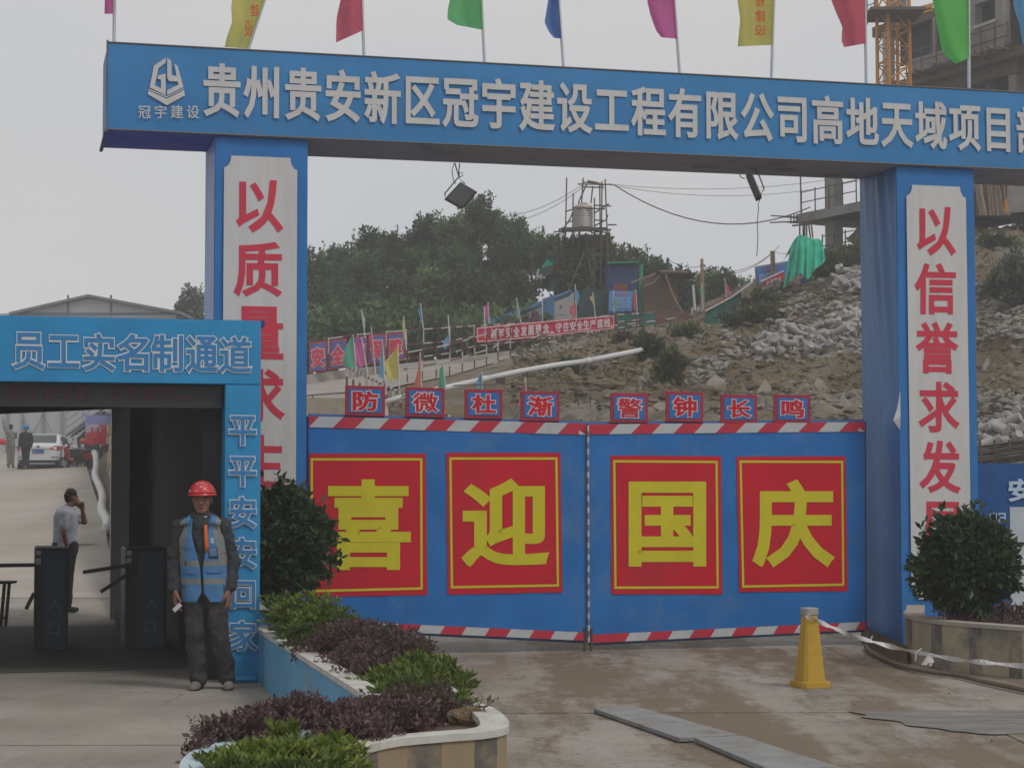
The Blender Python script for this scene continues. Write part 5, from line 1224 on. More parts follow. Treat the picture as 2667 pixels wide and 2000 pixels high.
# slope vegetation
SV = [(1690, 915, 30, 34, m_bush, 'dark green bush at the upper end of the white pipe'), (1745, 965, 34, 44, m_f2, 'dark olive bush on the bank right of the white pipe'), (1935, 838, 50, 18, m_f3, 'wide dark bush below the sloping walkway netting'), (1985, 795, 40, 30, m_f1, 'dark bush left of the loose rubble under the red banner'), (1985, 825, 40, 24, m_f2, 'olive bush at the left end of the rubble'), (2175, 700, 60, 36, m_f1, 'grassy bush at the right foot of the green tarpaulin'), (2225, 668, 46, 28, m_f2, 'bush on the ridge beside the right pillar'), (1480, 965, 26, 20, m_bush, 'small bush hanging under the white pipe'), (1625, 885, 22, 10, m_yg, 'dry tuft on the bank below the green net fence'),
      (2640, 740, 62, 66, MLEAF('leaf_grey', (.05, .065, .05), (.16, .18, .14)), 'large grey-leaved bush hanging on the cliff at the right edge'), (2600, 640, 40, 22, m_f1, 'low bush at the top of the cliff at the right edge'), (2655, 545, 18, 60, m_f3, 'dark bush growing up at the right edge by the timber'), (1790, 870, 34, 16, m_f2, 'dry green tuft on the crest of the bank')]
m_sl1 = MLEAF('leaf_slope', (.045, .065, .030), (.085, .105, .045)); m_sl2 = MLEAF('leaf_slope_light', (.08, .095, .04), (.14, .15, .07))
for X, Y, rx, rz, m, lab in SV:
    p = hillat(X, Y + rz * .5); s_ = p.y / F; c = at(X, Y, p.y - .5)
    m = {m_bush: m_sl1, m_f1: m_sl1, m_f3: m_sl1, m_f2: m_sl2}.get(m, m)
    shrub('slope_bush', lab, c, (rx * s_, rx * s_ * .7, rz * s_), int(26 * rx * rz / 30) + 400, m, .20, jag=.6, inner=.05, up=.8)
# forest floor mass behind the railings
mb = leafmesh('u', [(at(X, 830 + 70 * R.random() - (max(0, X - 1300) * .05), 76 + R.random() * 6) + V((0, 0, R.gauss(0, .3))), None) for X in [R.uniform(690, 1420) for _ in range(9000)]], .34, None, .6)
stuff(tag(mb.obj('undergrowth', m_f1), 'dense dark undergrowth below the trees behind the ramp railing', 'undergrowth'))
# grass tufts over the slope
pts = []
for _ in range(5200):
    X = R.uniform(1350, 2680); k = R.uniform(4, 10.4)
    if noise.noise(V((X * .012, k * .9, 4))) > .05: p = hill(X, k); pts.append((p + V((0, -.6, .8)) * disp(p, X), V((0, 0, 1))))
stuff(tag(leafmesh('g', pts, .22, None, .3, .8).obj('slope_grass', m_yg), 'sparse dry grass and weeds over the rubble slope', 'grass'))
# ------------------------------------------------------------ rubble
m_rk = M('rock_grey', (.235, .22, .20), .95, .22, 1.5, .5, 12, dirt=(.22, .17, .12), dsc=1, damt=.6)
m_core = M('core_concrete', (.35, .34, .325), .9, .12, 4, .2, 20, dirt=(.34, .31, .27), dsc=2, damt=.5)
def rockmesh(seed, n=9):
    rr = random.Random(seed); bm = bmesh.new()
    vs = [bm.verts.new(V((rr.gauss(0, 1), rr.gauss(0, 1), rr.gauss(0, 1))).normalized() * rr.uniform(.75, 1)) for _ in range(n + 5)]
    bmesh.ops.convex_hull(bm, input=vs); loose = [v for v in bm.verts if not v.link_faces]; bmesh.ops.delete(bm, geom=loose)
    me = bpy.data.meshes.new('rock'); bm.to_mesh(me); bm.free(); me.materials.append(m_rk); return me
RM = [rockmesh(i) for i in range(7)]
bm = bmesh.new(); bmesh.ops.create_cone(bm, cap_ends=True, segments=10, radius1=.5, radius2=.5, depth=1)
cme = bpy.data.meshes.new('core'); bm.to_mesh(cme); bm.free(); cme.materials.append(m_core)
def surf(X, Y):
    p = hillat(X, Y); return p + V((0, -.6, .8)) * disp(p, X)
def inst(name, me, p, sc_, rot):
    o = bpy.data.objects.new(name, me); COL.objects.link(o); o.location = p; o.scale = sc_; o.rotation_euler = rot; return o
bould = [(2110, 760, 16, 9), (2135, 790, 20, 10), (2155, 758, 12, 8), (2165, 790, 12, 7), (2195, 795, 13, 9), (2220, 770, 14, 8), (2075, 815, 14, 10), (2040, 812, 16, 8), (2060, 850, 15, 9), (2115, 862, 15, 10), (2150, 868, 15, 11), (2210, 850, 10, 7), (2085, 850, 12, 8), (2235, 795, 12, 9), (1960, 905, 8, 5), (1895, 905, 9, 7), (1765, 985, 7, 7), (1678, 980, 8, 5), (1710, 1032, 8, 6), (2090, 745, 14, 5), (2640, 1130, 22, 14), (2655, 1160, 18, 12), (2600, 1120, 12, 9), (2040, 775, 12, 5), (2230, 720, 12, 7), (2120, 905, 10, 5)]
for i, (X, Y, rx, rz) in enumerate(bould):
    p = surf(X, Y); s_ = p.y / F
    o = inst('boulder', RM[i % 7], p - V((0, 0, rz * s_ * .2)), (rx * s_, rx * s_ * .9, rz * s_), (R.uniform(-.3, .3), R.uniform(-.3, .3), R.uniform(0, 6)))
    tag(o, 'large angular grey rock lying in the rubble on the slope', 'rock', 'large rocks in the rubble')
def band():  # px zones where the pale cores lie
    z_ = R.random()
    if z_ < .30: t = R.random(); return 2240 - 260 * t + R.uniform(-12, 12), 868 + 40 * t + R.uniform(-22, 14)
    if z_ < .55: return R.uniform(2165, 2242), R.uniform(722, 762) if R.random() < .6 else R.uniform(790, 850)
    if z_ < .72: t = R.random(); return 2160 - 190 * t, 905 + 22 * t + R.uniform(-12, 6)
    return R.uniform(2552, 2700), R.uniform(1085, 1190) if R.random() < .75 else R.uniform(1010, 1090)
for i in range(190):
    X, Y = band()
    if X > 2550 and Y < 1085 + (2690 - X) * .9 - 60: Y = min(1190, 1085 + (2690 - X) * .9 - 60 + R.random() * 60)
    p = surf(X, Y); big = 1.15 if X > 2500 else 1.0
    ln = R.uniform(.22, .5) * big; r_ = R.uniform(.14, .2) * big
    o = inst('concrete_core', cme, p + V((0, -.05, r_ * .5 + R.uniform(0, .18))), (r_, r_, ln), (R.uniform(.9, 2.1), R.uniform(-.3, .3), R.uniform(-1.4, 1.4)))
    tag(o, 'short pale concrete core cylinder in the heap on the slope', 'concrete core', 'pale concrete cores in the rubble')
mb = MB(); base = [([v.co.copy() for v in me.vertices], [tuple(p.vertices) for p in me.polygons]) for me in RM]
def dens(X, Y):
    if X < 1350: return .05
    d = .04
    if X > 2000 and Y < 900 and Y > 730 + (2240 - X) * .05: d = .8
    if 1880 < X < 2250 and 880 - (X - 1900) * .1 < Y < 935: d = .9
    if X > 2550 and Y > 1040: d = 1
    if 1800 < X < 1900 and 930 < Y < 985: d = .6
    return d
m_oc = M('outcrop_rock', (.27, .245, .205), .95, .25, .8, .8, 8, dirt=(.16, .125, .075), dsc=.7, damt=.7)
for i, (X, Y, rx, rz, tl) in enumerate(((1800, 1060, 60, 40, .5), (1860, 1010, 40, 60, .4), (1900, 1080, 50, 40, .6), (1985, 1030, 34, 70, .3), (2060, 1000, 30, 60, .25), (2090, 1070, 34, 46, .3), (2140, 1030, 26, 60, -.2), (2200, 1060, 30, 50, .2), (1740, 1090, 50, 30, .5), (2010, 950, 30, 24, .4), (2210, 970, 26, 30, .1), (2600, 800, 40, 60, .2), (2650, 960, 40, 50, -.2), (2575, 950, 20, 60, .2))):
    p = surf(X, Y); s_ = p.y / F; me = rockmesh(40 + i, 16).copy(); me.materials.clear(); me.materials.append(m_oc)
    o = inst('rock_outcrop', me, p + V((0, rx * s_ * .55, -.1)), (rx * s_, rx * s_ * .7, rz * s_), (R.uniform(-.2, .2), tl, R.uniform(-.5, .5)))
    tag(o, 'pale tan rock face showing through the earth of the cut slope', 'rock face', 'rock faces of the cut slope')
cl = MB()
for _ in range(5200):
    X = R.uniform(1340, 2700); k = R.uniform(3, 10.2); p = hill(X, k); p = p + V((0, -.6, .8)) * disp(p, X)
    s_ = R.choice((.05, .07, .1, .16)) * R.uniform(.7, 1.5); vs, fs = R.choice(base); cl.add([p + V((v.x * s_ * 1.3, v.y * s_, v.z * s_ * .6)) for v in vs], fs)
stuff(tag(cl.obj('earth_clods', m_hill), 'brown clods of earth over the whole slope', 'earth'))
cnt = 0
while cnt < 4600:
    X = R.uniform(1340, 2700); Y = R.uniform(720, 1190 if X > 2500 else 1100)
    if R.random() > dens(X, Y): continue
    p = surf(X, Y)
    if Y < rowY(10, X): continue
    s_ = R.choice((.05, .07, .09, .12)) * R.uniform(.7, 1.4) * (1.3 if dens(X, Y) > .5 else 1)
    vs, fs = R.choice(base); rm = Matrix.Rotation(R.uniform(0, 6), 3, 'Z') @ Matrix.Rotation(R.uniform(-.6, .6), 3, 'X')
    mb.add([p + (rm @ V((v.x * s_ * 1.3, v.y * s_, v.z * s_ * .7))) for v in vs], fs); cnt += 1
stuff(tag(mb.obj('rubble', m_rk), 'loose grey stones and gravel strewn over the slope', 'rubble'))
for a, b, lab in (((2040, 775), (2080, 762), 'pale plank lying below the green tarpaulin'), ((2045, 801), (2082, 788), 'long pale pole lying on the rubble, upper'), ((2046, 829), (2056, 806), 'pale stick leaning between the rocks'), ((1936, 838), (1946, 825), 'short stick standing in the dirt'), ((2066, 770), (2084, 760), 'thin lath lying by the plank')):
    p, q = surf(*a), surf(*b); q.y = p.y + .2; tag(MB().tube([p - V((0, .3, -.1)), q - V((0, .3, -.1))], .05, 5).obj('timber_pole', MC['bamboo']), lab, 'pole')
# ============================================================ planters
def wallring(pts, h, th, mf, mtop, name_side, name_top, parent, stripes=None):
    n = len(pts)
    nr = []
    for i in range(n):
        a, b = pts[max(0, i - 1)], pts[min(n - 1, i + 1)]; t = (b - a).normalized(); nr.append(V((t.y, -t.x, 0)))
    mb = MB(); o = []
    for p, q in zip(pts, nr): o.append([p, p + Z * (h - .03), p + q * -th + Z * (h - .03), p + q * -th])
    mb.grid(o, (lambda j, i: stripes(j)) if stripes else 0); side = mb.obj(name_side, mf, parent, smooth=False)
    mb = MB(); mb.grid([[p + q * .012 + Z * (h - .035), p + q * .012 + Z * h, p - q * (th + .012) + Z * h, p - q * (th + .012) + Z * (h - .035)] for p, q in zip(pts, nr)]); mb.obj(name_top, mtop, parent)
def smoothp(pts, k=6):
    out = []
    for i in range(len(pts) - 1):
        p0, p1, p2, p3 = pts[max(0, i - 1)], pts[i], pts[i + 1], pts[min(len(pts) - 1, i + 2)]
        for j in range(k):
            t = j / k; out.append(.5 * ((2 * p1) + (p2 - p0) * t + (2 * p0 - 5 * p1 + 4 * p2 - p3) * t * t + (3 * p1 - p0 - 3 * p2 + p3) * t ** 3))
    out.append(pts[-1]); return out
PHT = .47
def top(X, Y, z=PHT): p = gnd(X, Y, z); p.z = 0; return p
m_lb = M('planter_blue', (.12, .33, .53), .6, .12, 1.5, .1, 20, dirt=(.22, .28, .30), dsc=2, damt=.5)
m_cap = M('planter_cap', (.52, .51, .47), .85, .12, 3, .2, 25, dirt=(.32, .28, .23), dsc=4, damt=.75)
m_ps = M('planter_sand', (.31, .24, .15), .85, .15, 2, .1, 20, dirt=(.22, .18, .13), dsc=2, damt=.6)
m_pk = M('planter_black', (.11, .105, .095), .8, .3, 3, dirt=(.30, .235, .15), dsc=2.8, damt=1, dpos=.46)
pl = thing('flower_planter', 'curved blue and striped planter with a white rim, left of the road', 'planter', V((-1., 12, 0)))
inner_l = [top(677, 1634), top(830, 1730), top(972, 1823), top(1000, 1850), top(960, 1866), top(875, 1880), top(780, 1888)]
A1 = smoothp([V((-2.22, 17.3, 0)), top(677, 1636), top(830, 1731), top(965, 1816)], 5)
wallring(A1, PHT, .12, m_lb, m_cap, 'blue_wall', 'white_rim', pl)
A2 = smoothp([top(968, 1822), top(990, 1848), top(948, 1868), top(875, 1880), top(700, 1905), top(560, 1935), top(492, 1965), top(478, 2010), top(560, 2060)], 5)
wallring(A2, PHT, .12, m_lb, M('cap_pale_blue', (.42, .52, .58), .8, .1, 3, dirt=(.5, .5, .48), dsc=3, damt=.5), 'blue_wall', 'white_rim', pl)
B1 = smoothp([V((-1.72, 18.6, 0)), top(1050, 1680), top(1190, 1800), top(1285, 1845), top(1320, 1885), top(1270, 1902), top(1150, 1912), top(1020, 1925), top(930, 1950), top(890, 1990), top(905, 2060)], 6)
wallring(B1[::-1], PHT, .12, [m_ps, m_pk], m_cap, 'striped_wall', 'white_rim', pl, stripes=lambda j: 1 if (j // 4) % 2 else 0)
so = MB(); so.grid([[a - Z * 0 + Z * .40, b + Z * .40] for a, b in zip([V((-2.1, 18.3, 0)), top(700, 1640), top(860, 1740), top(985, 1825), top(1010, 1850), top(1000, 1868)], [V((-1.6, 18.5, 0)), top(1100, 1705), top(1205, 1815), top(1280, 1852), top(1300, 1880), top(1280, 1893)])]); so.obj('soil_bed', m_soil, pl)
so = MB(); so.grid([[a + Z * .40, b + Z * .40] for a, b in zip([top(1005, 1860), top(880, 1885), top(700, 1910), top(570, 1940), top(500, 1970), top(490, 2040)], [top(1290, 1895), top(1150, 1905), top(1010, 1920), top(935, 1945), top(900, 1985), top(900, 2060)])]); so.obj('soil_bed', m_soil, pl)
def plant(kind, lab, X, Y, d, r, h, n, grp):
    c = at(X, Y, d)
    if kind == 'p': return shrub('purple_shrub', lab, c, (r, r, h), int(n * 1.6), m_pur, .028, grp, .55, inner=.3, stems=10, jag=.35, up=.2)
    if kind == 'g': return shrub('green_shrub', lab, c, (r, r, h), n, m_lg, .055, grp, .30, inner=.45, stems=8, whorl=7, up=.5, jag=.3)
    return shrub('green_shrub', lab, c, (r, r, h), n, m_mg, .055, grp, .28, inner=.4, stems=8, whorl=6, up=.5, jag=.3)
PL = [('m', 735, 1590, 16.9, .15, .13, 260), ('m', 755, 1622, 16.2, .18, .14, 320), ('g', 800, 1610, 15.8, .24, .18, 420), ('g', 845, 1640, 15.2, .24, .17, 420), ('m', 890, 1640, 15.6, .16, .11, 260), ('g', 790, 1668, 15.0, .17, .11, 220),
      ('p', 880, 1690, 14.4, .28, .15, 4200), ('p', 950, 1665, 14.6, .30, .13, 4200), ('p', 1020, 1690, 14.2, .28, .14, 4200), ('p', 960, 1735, 13.4, .30, .16, 5200), ('p', 1060, 1720, 13.4, .20, .14, 2600), ('p', 1010, 1765, 12.6, .28, .15, 4600),
      ('g', 1030, 1795, 12.2, .20, .12, 420), ('g', 1085, 1765, 12.4, .20, .13, 520), ('g', 1120, 1800, 11.8, .24, .12, 520), ('g', 1160, 1790, 12.0, .16, .12, 260), ('m', 1050, 1820, 11.5, .2, .13, 300), ('p', 1060, 1845, 10.9, .30, .13, 5000), ('p', 1140, 1860, 10.6, .22, .10, 2600), ('p', 1000, 1880, 10.2, .26, .11, 4200), ('m', 1190, 1860, 10.8, .11, .10, 130),
      ('p', 720, 1900, 9.7, .22, .13, 3600), ('p', 800, 1880, 9.9, .22, .12, 3400), ('p', 880, 1895, 9.7, .24, .11, 3600), ('p', 640, 1925, 9.3, .20, .12, 3000), ('p', 930, 1925, 9.3, .20, .10, 2800), ('p', 570, 1920, 9.2, .12, .10, 800), ('p', 520, 1965, 8.9, .07, .07, 260),
      ('g', 625, 2000, 8.6, .13, .055, 150), ('g', 720, 1985, 8.6, .16, .07, 210), ('g', 815, 1990, 8.6, .16, .07, 210), ('g', 742, 1925, 9.0, .06, .06, 40), ('g', 860, 1950, 8.9, .07, .06, 50), ('g', 600, 2020, 8.3, .13, .06, 160), ('g', 690, 2030, 8.2, .16, .06, 220), ('g', 790, 2035, 8.1, .16, .06, 220), ('g', 880, 2025, 8.2, .13, .06, 160), ('g', 925, 1975, 8.6, .04, .07, 26), ('g', 560, 2010, 8.5, .09, .07, 90), ('g', 655, 1985, 8.7, .10, .07, 110), ('m', 770, 1975, 8.8, .14, .07, 150)]
for k, X, Y, d, r, h, n in PL:
    far = d > 11.3
    lab = ('low dark purple-leaved shrub massed in the ' if k == 'p' else 'low bright green shrub with whorled leaves in the ') + ('straight back arm' if far else 'curved front end') + ' of the blue planter'
    plant(k, lab, X, Y, d, r, h, n, ('purple shrubs in the ' if k == 'p' else 'green shrubs in the ') + ('back arm' if far else 'front end') + ' of the planter')
def twig(lab, p0, pts, n, mat, size, grp=None):
    t = thing('leafy_twig', lab, 'twig', p0, grp); mb = MB(); lp = []
    for q in pts:
        mb.tube([p0, p0.lerp(q, .5) + V((R.gauss(0, .01), 0, .01)), q], [.004, .003, .0015], 4)
        for _ in range(n): k = R.uniform(.3, 1); lp.append((p0.lerp(q, k) + V((R.gauss(0, .012), R.gauss(0, .012), R.gauss(0, .012))), None))
    mb.obj('stem', m_bark, t); stuff(leafmesh('l', lp, size, None, .5).obj('foliage', mat, t))
twig('thin twigs with small dark leaves leaning over the left end of the planter', at(590, 1960, 9.1), [at(497, 1908, 9.1), at(510, 1935, 9), at(520, 1990, 8.9), at(550, 1895, 9.2), at(618, 1862, 9.4), at(640, 1880, 9.4)], 16, m_pur, .04)
twig('dark purple twigs rising in front of the blue planter wall', at(810, 1900, 9.8), [at(790, 1830, 9.8), at(850, 1835, 9.8), at(880, 1832, 9.9), at(700, 1862, 9.7), at(716, 1822, 9.8), at(925, 1830, 10), at(950, 1850, 10)], 22, m_pur, .045)
twig('bare dry twigs at the rounded nose of the planter', at(1240, 1870, 10.4), [at(1290, 1820, 10.4), at(1260, 1812, 10.4), at(1268, 1850, 10.3), at(1212, 1800, 10.6)], 3, m_yg, .04)
clod = MB().ell(at(1212, 1872, 10.4), (.10, .09, .062), n=30, k=18); cc_ = at(1212, 1872, 10.4); clod.v = [cc_ + (v - cc_) * (1 + .5 * noise.fractal(v * 14, 1, 2, 4)) for v in clod.v]
tag(clod.obj('soil_clod', M('clod', (.15, .10, .055), .95, .6, 30, .8, 60, dirt=(.34, .29, .22), dsc=18, damt=.8), smooth=False), 'brown clod of earth with roots at the nose of the planter', 'clod')
# big round bushes
def bigbush(lab, X, Y, d, rxp, rzp, n, zb):
    s_ = d / F; c = at(X, Y, d); r = (rxp * s_, rxp * s_, rzp * s_)
    t = thing('round_bush', lab, 'bush', V((c.x, c.y, zb)), 'large round bushes')
    mb = MB()
    for i in range(16):
        a = i * 2.4; q = R.uniform(.2, .85); e = c + V((math.cos(a) * r[0] * q, math.sin(a) * r[1] * q, r[2] * R.uniform(-.3, .8)))
        mb.tube([V((c.x + math.cos(a) * .05, c.y + math.sin(a) * .05, zb)), V((c.x, c.y, c.z - r[2] * .6)).lerp(e, .4), e], [.025, .016, .006], 5)
    mb.obj('stem', m_bark, t)
    pts = shell(c, r, int(n * 1.5), .4, .2, R.random() * 30)
    for i in range(16):
        a = R.uniform(0, 6.28); q = R.random() ** .5; b = c + V((math.cos(a) * r[0] * q, math.sin(a) * r[1] * q * .8, r[2] * math.sqrt(max(0, 1 - q * q))))
        for k in range(10): pts.append((b + V((0, 0, .02 * k)), V((0, 0, 1))))
    o = leafmesh('f', pts, .085, None, .46, .0).obj('foliage', m_bush, t); stuff(o)
bigbush('large dark rounded bush beside the entrance post, in front of the left gate leaf', 735, 1415, 17.9, 118, 132, 9000, .4)
bigbush('large rounded bush with glossy leaves in the right-hand planter', 2512, 1468, 18.4, 124, 112, 8500, .45)
tw = at(860, 1420, 17.8); twig('loose leafy twigs sticking out of the right side of the left bush', at(840, 1440, 17.8), [at(890, 1400, 17.8), at(895, 1450, 17.8), at(880, 1480, 17.8), at(850, 1535, 17.8)], 22, m_bush, .08)
# right planter
pr_ = thing('concrete_planter', 'curved concrete planter with peeling black and yellow paint by the right pillar', 'planter', V((4.2, 18.2, 0)))
def topr(X, Y, z=.45): p = gnd(X, Y, z); p.z = 0; return p
C1 = smoothp([V((4.14, 20.6, 0)), V((3.97, 19.8, 0)), gnd(2362, 1722), gnd(2440, 1743), gnd(2560, 1757), gnd(2680, 1768), gnd(2800, 1772)], 7)
wallring(C1, .45, .16, [M('planter_old_sand', (.36, .31, .22), .9, .2, 3, .2, 20, dirt=(.17, .155, .14), dsc=2.2, damt=.95, dpos=.50), M('planter_worn_black', (.13, .125, .115), .8, .3, 3, dirt=(.33, .29, .21), dsc=2.6, damt=1, dpos=.44)], M('rim_old', (.36, .33, .28), .9, .15, 3), 'striped_wall', 'rim', pr_, stripes=lambda j: 1 if (j % 6 in (2, 3) and j > 12) else 0)
MB().prism([V((4.1, 19.8, .38)), V((6.5, 19.9, .38)), V((6.5, 17.6, .38)), V((4.0, 18.9, .38))], V((0, 0, -.3))).obj('soil_bed', m_soil, pr_)
pts = [(V((R.uniform(4.1, 6.2), R.uniform(18.1, 19.2), .42 + R.random() * .12)), None) for _ in range(3800)]
stuff(tag(leafmesh('g', pts, .05, None, .5).obj('ground_cover', m_pur), 'low dark purple ground cover in the right planter below the bush', 'ground cover'))
st(MB().grid([[gnd(2255 + 25 * i, 1672 + 12 * i + 4 * j) + V((.0, .35 - .1 * j, (.16 if j == 0 else 0.0) * (1 - .0 * i) + .02 * noise.noise(V((i, j, 0))))) for j in range(4)] for i in range(6)]).obj('earth_kerb', m_soil, smooth=True))
tag(MB().tube([gnd(2200, 1655), gnd(2235, 1662)], .04, 6).obj('paper_roll', m_cap), 'small pale paper scrap beside the pillar foot', 'litter')
# ============================================================ bollard, tape, hose
bo = thing('bollard', 'yellow tapered concrete bollard with a grey cap tied with white tape', 'bollard', gnd(2110, 1789))
b0 = gnd(2110, 1789); sS = b0.y / F
def octr(z, r, ch=.3):
    c = []
    for sx, sy in ((1, -1), (1, 1), (-1, 1), (-1, -1)):
        a = V((sx * r, sy * r * (1 - ch * (1)), 0)); b = V((sx * r * (1 - ch), sy * r, 0))
        c += ([b, a] if sx * sy < 0 else [a, b])
    an = .35
    return [b0 + Matrix.Rotation(an, 3, 'Z') @ p + Z * z for p in c]
def loft(secs, name, m, par, bevel=0):
    mb = MB(); n = len(secs[0]); mb.v = [p for s_ in secs for p in s_]
    for j in range(len(secs) - 1):
        for k in range(n): mb.f.append((j * n + k, j * n + (k + 1) % n, (j + 1) * n + (k + 1) % n, (j + 1) * n + k))
    mb.f.append(tuple(range(n - 1, -1, -1))); mb.f.append(tuple(range((len(secs) - 1) * n, len(secs) * n))); mb.m = [0] * len(mb.f)
    return mb.obj(name, m, par, bevel=bevel)
loft([octr(0, .135, .22), octr(.055, .135, .22)], 'base', m_yel, bo, .006); loft([octr(.055, .105), octr(.60, .055)], 'shaft', m_yel, bo, .004); loft([octr(.60, .06), octr(.605, .062), octr(.655, .062), octr(.66, .056)], 'cap', M('cap_grey', (.30, .30, .29), .8, .1), bo, .003)
dB_ = b0.y
tp = [at(2097, 1603, dB_ - .06), at(2120, 1612, dB_ - .08), at(2160, 1630, dB_ + .1), at(2210, 1650, dB_ + .5), at(2265, 1668, dB_ + .9), at(2340, 1688, dB_ + .9), at(2420, 1704, dB_ + .5), at(2500, 1718, dB_), at(2560, 1724, dB_ - .2), at(2667, 1734, dB_ - .5), at(2800, 1744, dB_ - 1)]
rows = []
tq = smoothp(tp, 6)
for i, p in enumerate(tq):
    a = i * .5; w_ = .022 + .014 * noise.noise(V((i * .3, 0, 0))); rows.append([p + V((0, math.cos(a) * w_, abs(math.sin(a)) * w_ * .7 + .006)), p - V((0, math.cos(a) * w_, abs(math.sin(a)) * w_ * .7 + .006))])
t = tag(MB().grid(rows).obj('barrier_tape', m_tape, solid=.001), 'twisted white barrier tape running from the yellow bollard to the right', 'tape')
kn = thing('tape_knot', 'fluttering ends of white tape knotted in the middle of the barrier tape', 'tape knot', at(2420, 1704, dB_ + .5))
for k in range(7):
    p = at(2418 + R.uniform(-4, 4), 1706, dB_ + .48); q = p + V((R.uniform(-.07, .04), R.uniform(-.03, .03), -R.uniform(.03, .1))); MB().add([p, p + V((.025, 0, 0)), q + V((.03, .01, 0)), q], [(0, 1, 2, 3)]).obj('tape_end', m_tape, kn)
for (a, b) in (((2385, 1700), (2400, 1688)), ((2386, 1702), (2384, 1720)), ((2268, 1665), (2272, 1655))): p, q = at(*a, dB_ + .5), at(*b, dB_ + .5); MB().tube([p, q], .006, 4).obj('tape_end', m_tape, kn)
hs = [gnd(2255, 1690), gnd(2268, 1706), gnd(2300, 1722), gnd(2350, 1742), gnd(2420, 1757), gnd(2500, 1768), gnd(2570, 1785), gnd(2667, 1806), gnd(2800, 1840)]
tag(MB().tube([p + Z * .03 for p in smoothp(hs, 6)], .022, 8).obj('hose', m_hose, smooth=True), 'brown rubber hose lying along the foot of the right planter', 'hose')
pebs = MB()
for _ in range(1500):
    X, Y = R.uniform(950, 2660), R.uniform(1690, 1995); p = gnd(X, Y)
    if noise.noise(p * 1.3) < .02: continue
    s_ = R.uniform(.002, .004) * (3 if R.random() < .02 else 1); vs, fs = R.choice(base); pebs.add([p + v * s_ + Z * s_ * .4 for v in vs], fs)
stuff(tag(pebs.obj('grit', M('grit_dark', (.14, .12, .10), .9, .3, 20)), 'scattered grit and pebbles on the concrete road', 'grit'))
# ============================================================ people
def capsule(mb, p0, p1, r0, r1, fl=1.0, side=V((1, 0, 0)), n=16):
    p0, p1 = V(p0), V(p1); ax = (p1 - p0); ln = ax.length; ax = ax.normalized() if ln > 1e-6 else V((0, 0, 1))
    e = (side - ax * side.dot(ax)).normalized(); g = ax.cross(e)
    secs = []
    for k in range(6): a = -PI / 2 + PI / 2 * k / 5; secs.append((p0 + ax * math.sin(a) * r0 * .9, r0 * math.cos(a)))
    for k in range(6): a = PI / 2 * k / 5; secs.append((p1 + ax * math.sin(a) * r1 * .9, r1 * math.cos(a)))
    o = len(mb.v)
    for c, r in secs:
        r = max(r, 1e-4)
        for k in range(n): a = 2 * PI * k / n; mb.v.append(c + e * math.cos(a) * r + g * math.sin(a) * r * fl)
    m = len(secs)
    for j in range(m - 1):
        for k in range(n): mb.f.append((o + j * n + k, o + j * n + (k + 1) % n, o + (j + 1) * n + (k + 1) % n, o + (j + 1) * n + k)); mb.m.append(0)
    mb.f.append(tuple(range(o + n - 1, o - 1, -1))); mb.f.append(tuple(range(o + (m - 1) * n, o + m * n))); mb.m += [0, 0]
def remesh(mb, name, mat, parent, vox, sm=6, disp_=0, dsc=12):
    me = bpy.data.meshes.new('t'); me.from_pydata([tuple(v) for v in mb.v], [], mb.f); o = bpy.data.objects.new('t', me); COL.objects.link(o)
    r = o.modifiers.new('r', 'REMESH'); r.mode = 'VOXEL'; r.voxel_size = vox
    s = o.modifiers.new('s', 'SMOOTH'); s.iterations = sm; s.factor = .5
    bpy.context.view_layer.update()
    m2 = bpy.data.meshes.new_from_object(o.evaluated_get(bpy.context.evaluated_depsgraph_get())); bpy.data.objects.remove(o)
    m2.materials.clear(); m2.materials.append(mat); m2.name = name
    if disp_:
        m2.update(); nn = [v.normal.copy() for v in m2.vertices]
        for v, q in zip(m2.vertices, nn):
            c = v.co; v.co = c + q * disp_ * (noise.noise(V((c.x * dsc, c.y * dsc, c.z * dsc * .8))) + .5 * noise.noise(V((c.x * dsc * 2.3, c.y * dsc * 2.3, c.z * dsc * 1.6))))
    m2.polygons.foreach_set('use_smooth', [True] * len(m2.polygons)); m2.update()
    ob = bpy.data.objects.new(name, m2); COL.objects.link(ob)
    if parent is not None: ob.parent = parent
    return ob
def hand(mb, w_, d, palm, side, curl, s=1.0, spread=.14):
    # w_: wrist, d: hand direction, palm: palm normal, side: towards the thumb
    d = d.normalized(); side = (side - d * side.dot(d)).normalized(); palm = d.cross(side) * (1 if d.cross(side).dot(palm) > 0 else -1)
    k = w_ + d * .085 * s
    for i in range(4):
        off = side * (.030 - .020 * i) * s
        capsule(mb, w_ + off * .5 + d * .01, k + off, .020 * s, .0125 * s, .75, side)
        L_ = (.040, .045, .042, .034)[i] * s; dd = (d + side * spread * (1.2 - i * .8) * .5).normalized(); p = k + off
        for q in range(3):
            a = curl * (.5 + q * .75); v = (dd * math.cos(a) + palm * math.sin(a)).normalized(); p2 = p + v * L_ * (1, .72, .55)[q]
            capsule(mb, p, p2, (.0098 - .0008 * q) * s, (.0092 - .0012 * q) * s, 1, side, 8); p = p2
    t0 = w_ + side * .026 * s + d * .022 * s; t1 = t0 + (side * .7 + d * .8 + palm * .3).normalized() * .042 * s; t2 = t1 + (side * .15 + d + palm * .35).normalized() * .032 * s; t3 = t2 + (d + palm * .5).normalized() * .024 * s
    capsule(mb, t0, t1, .016 * s, .0125 * s, 1, side, 8); capsule(mb, t1, t2, .012 * s, .0105 * s, 1, side, 8); capsule(mb, t2, t3, .0105 * s, .009 * s, 1, side, 8)
SK = M('skin', (.26, .125, .085), .6, .12, 9, spec=.3); HAIR = M('hair', (.018, .015, .014), .7, .3, 30)
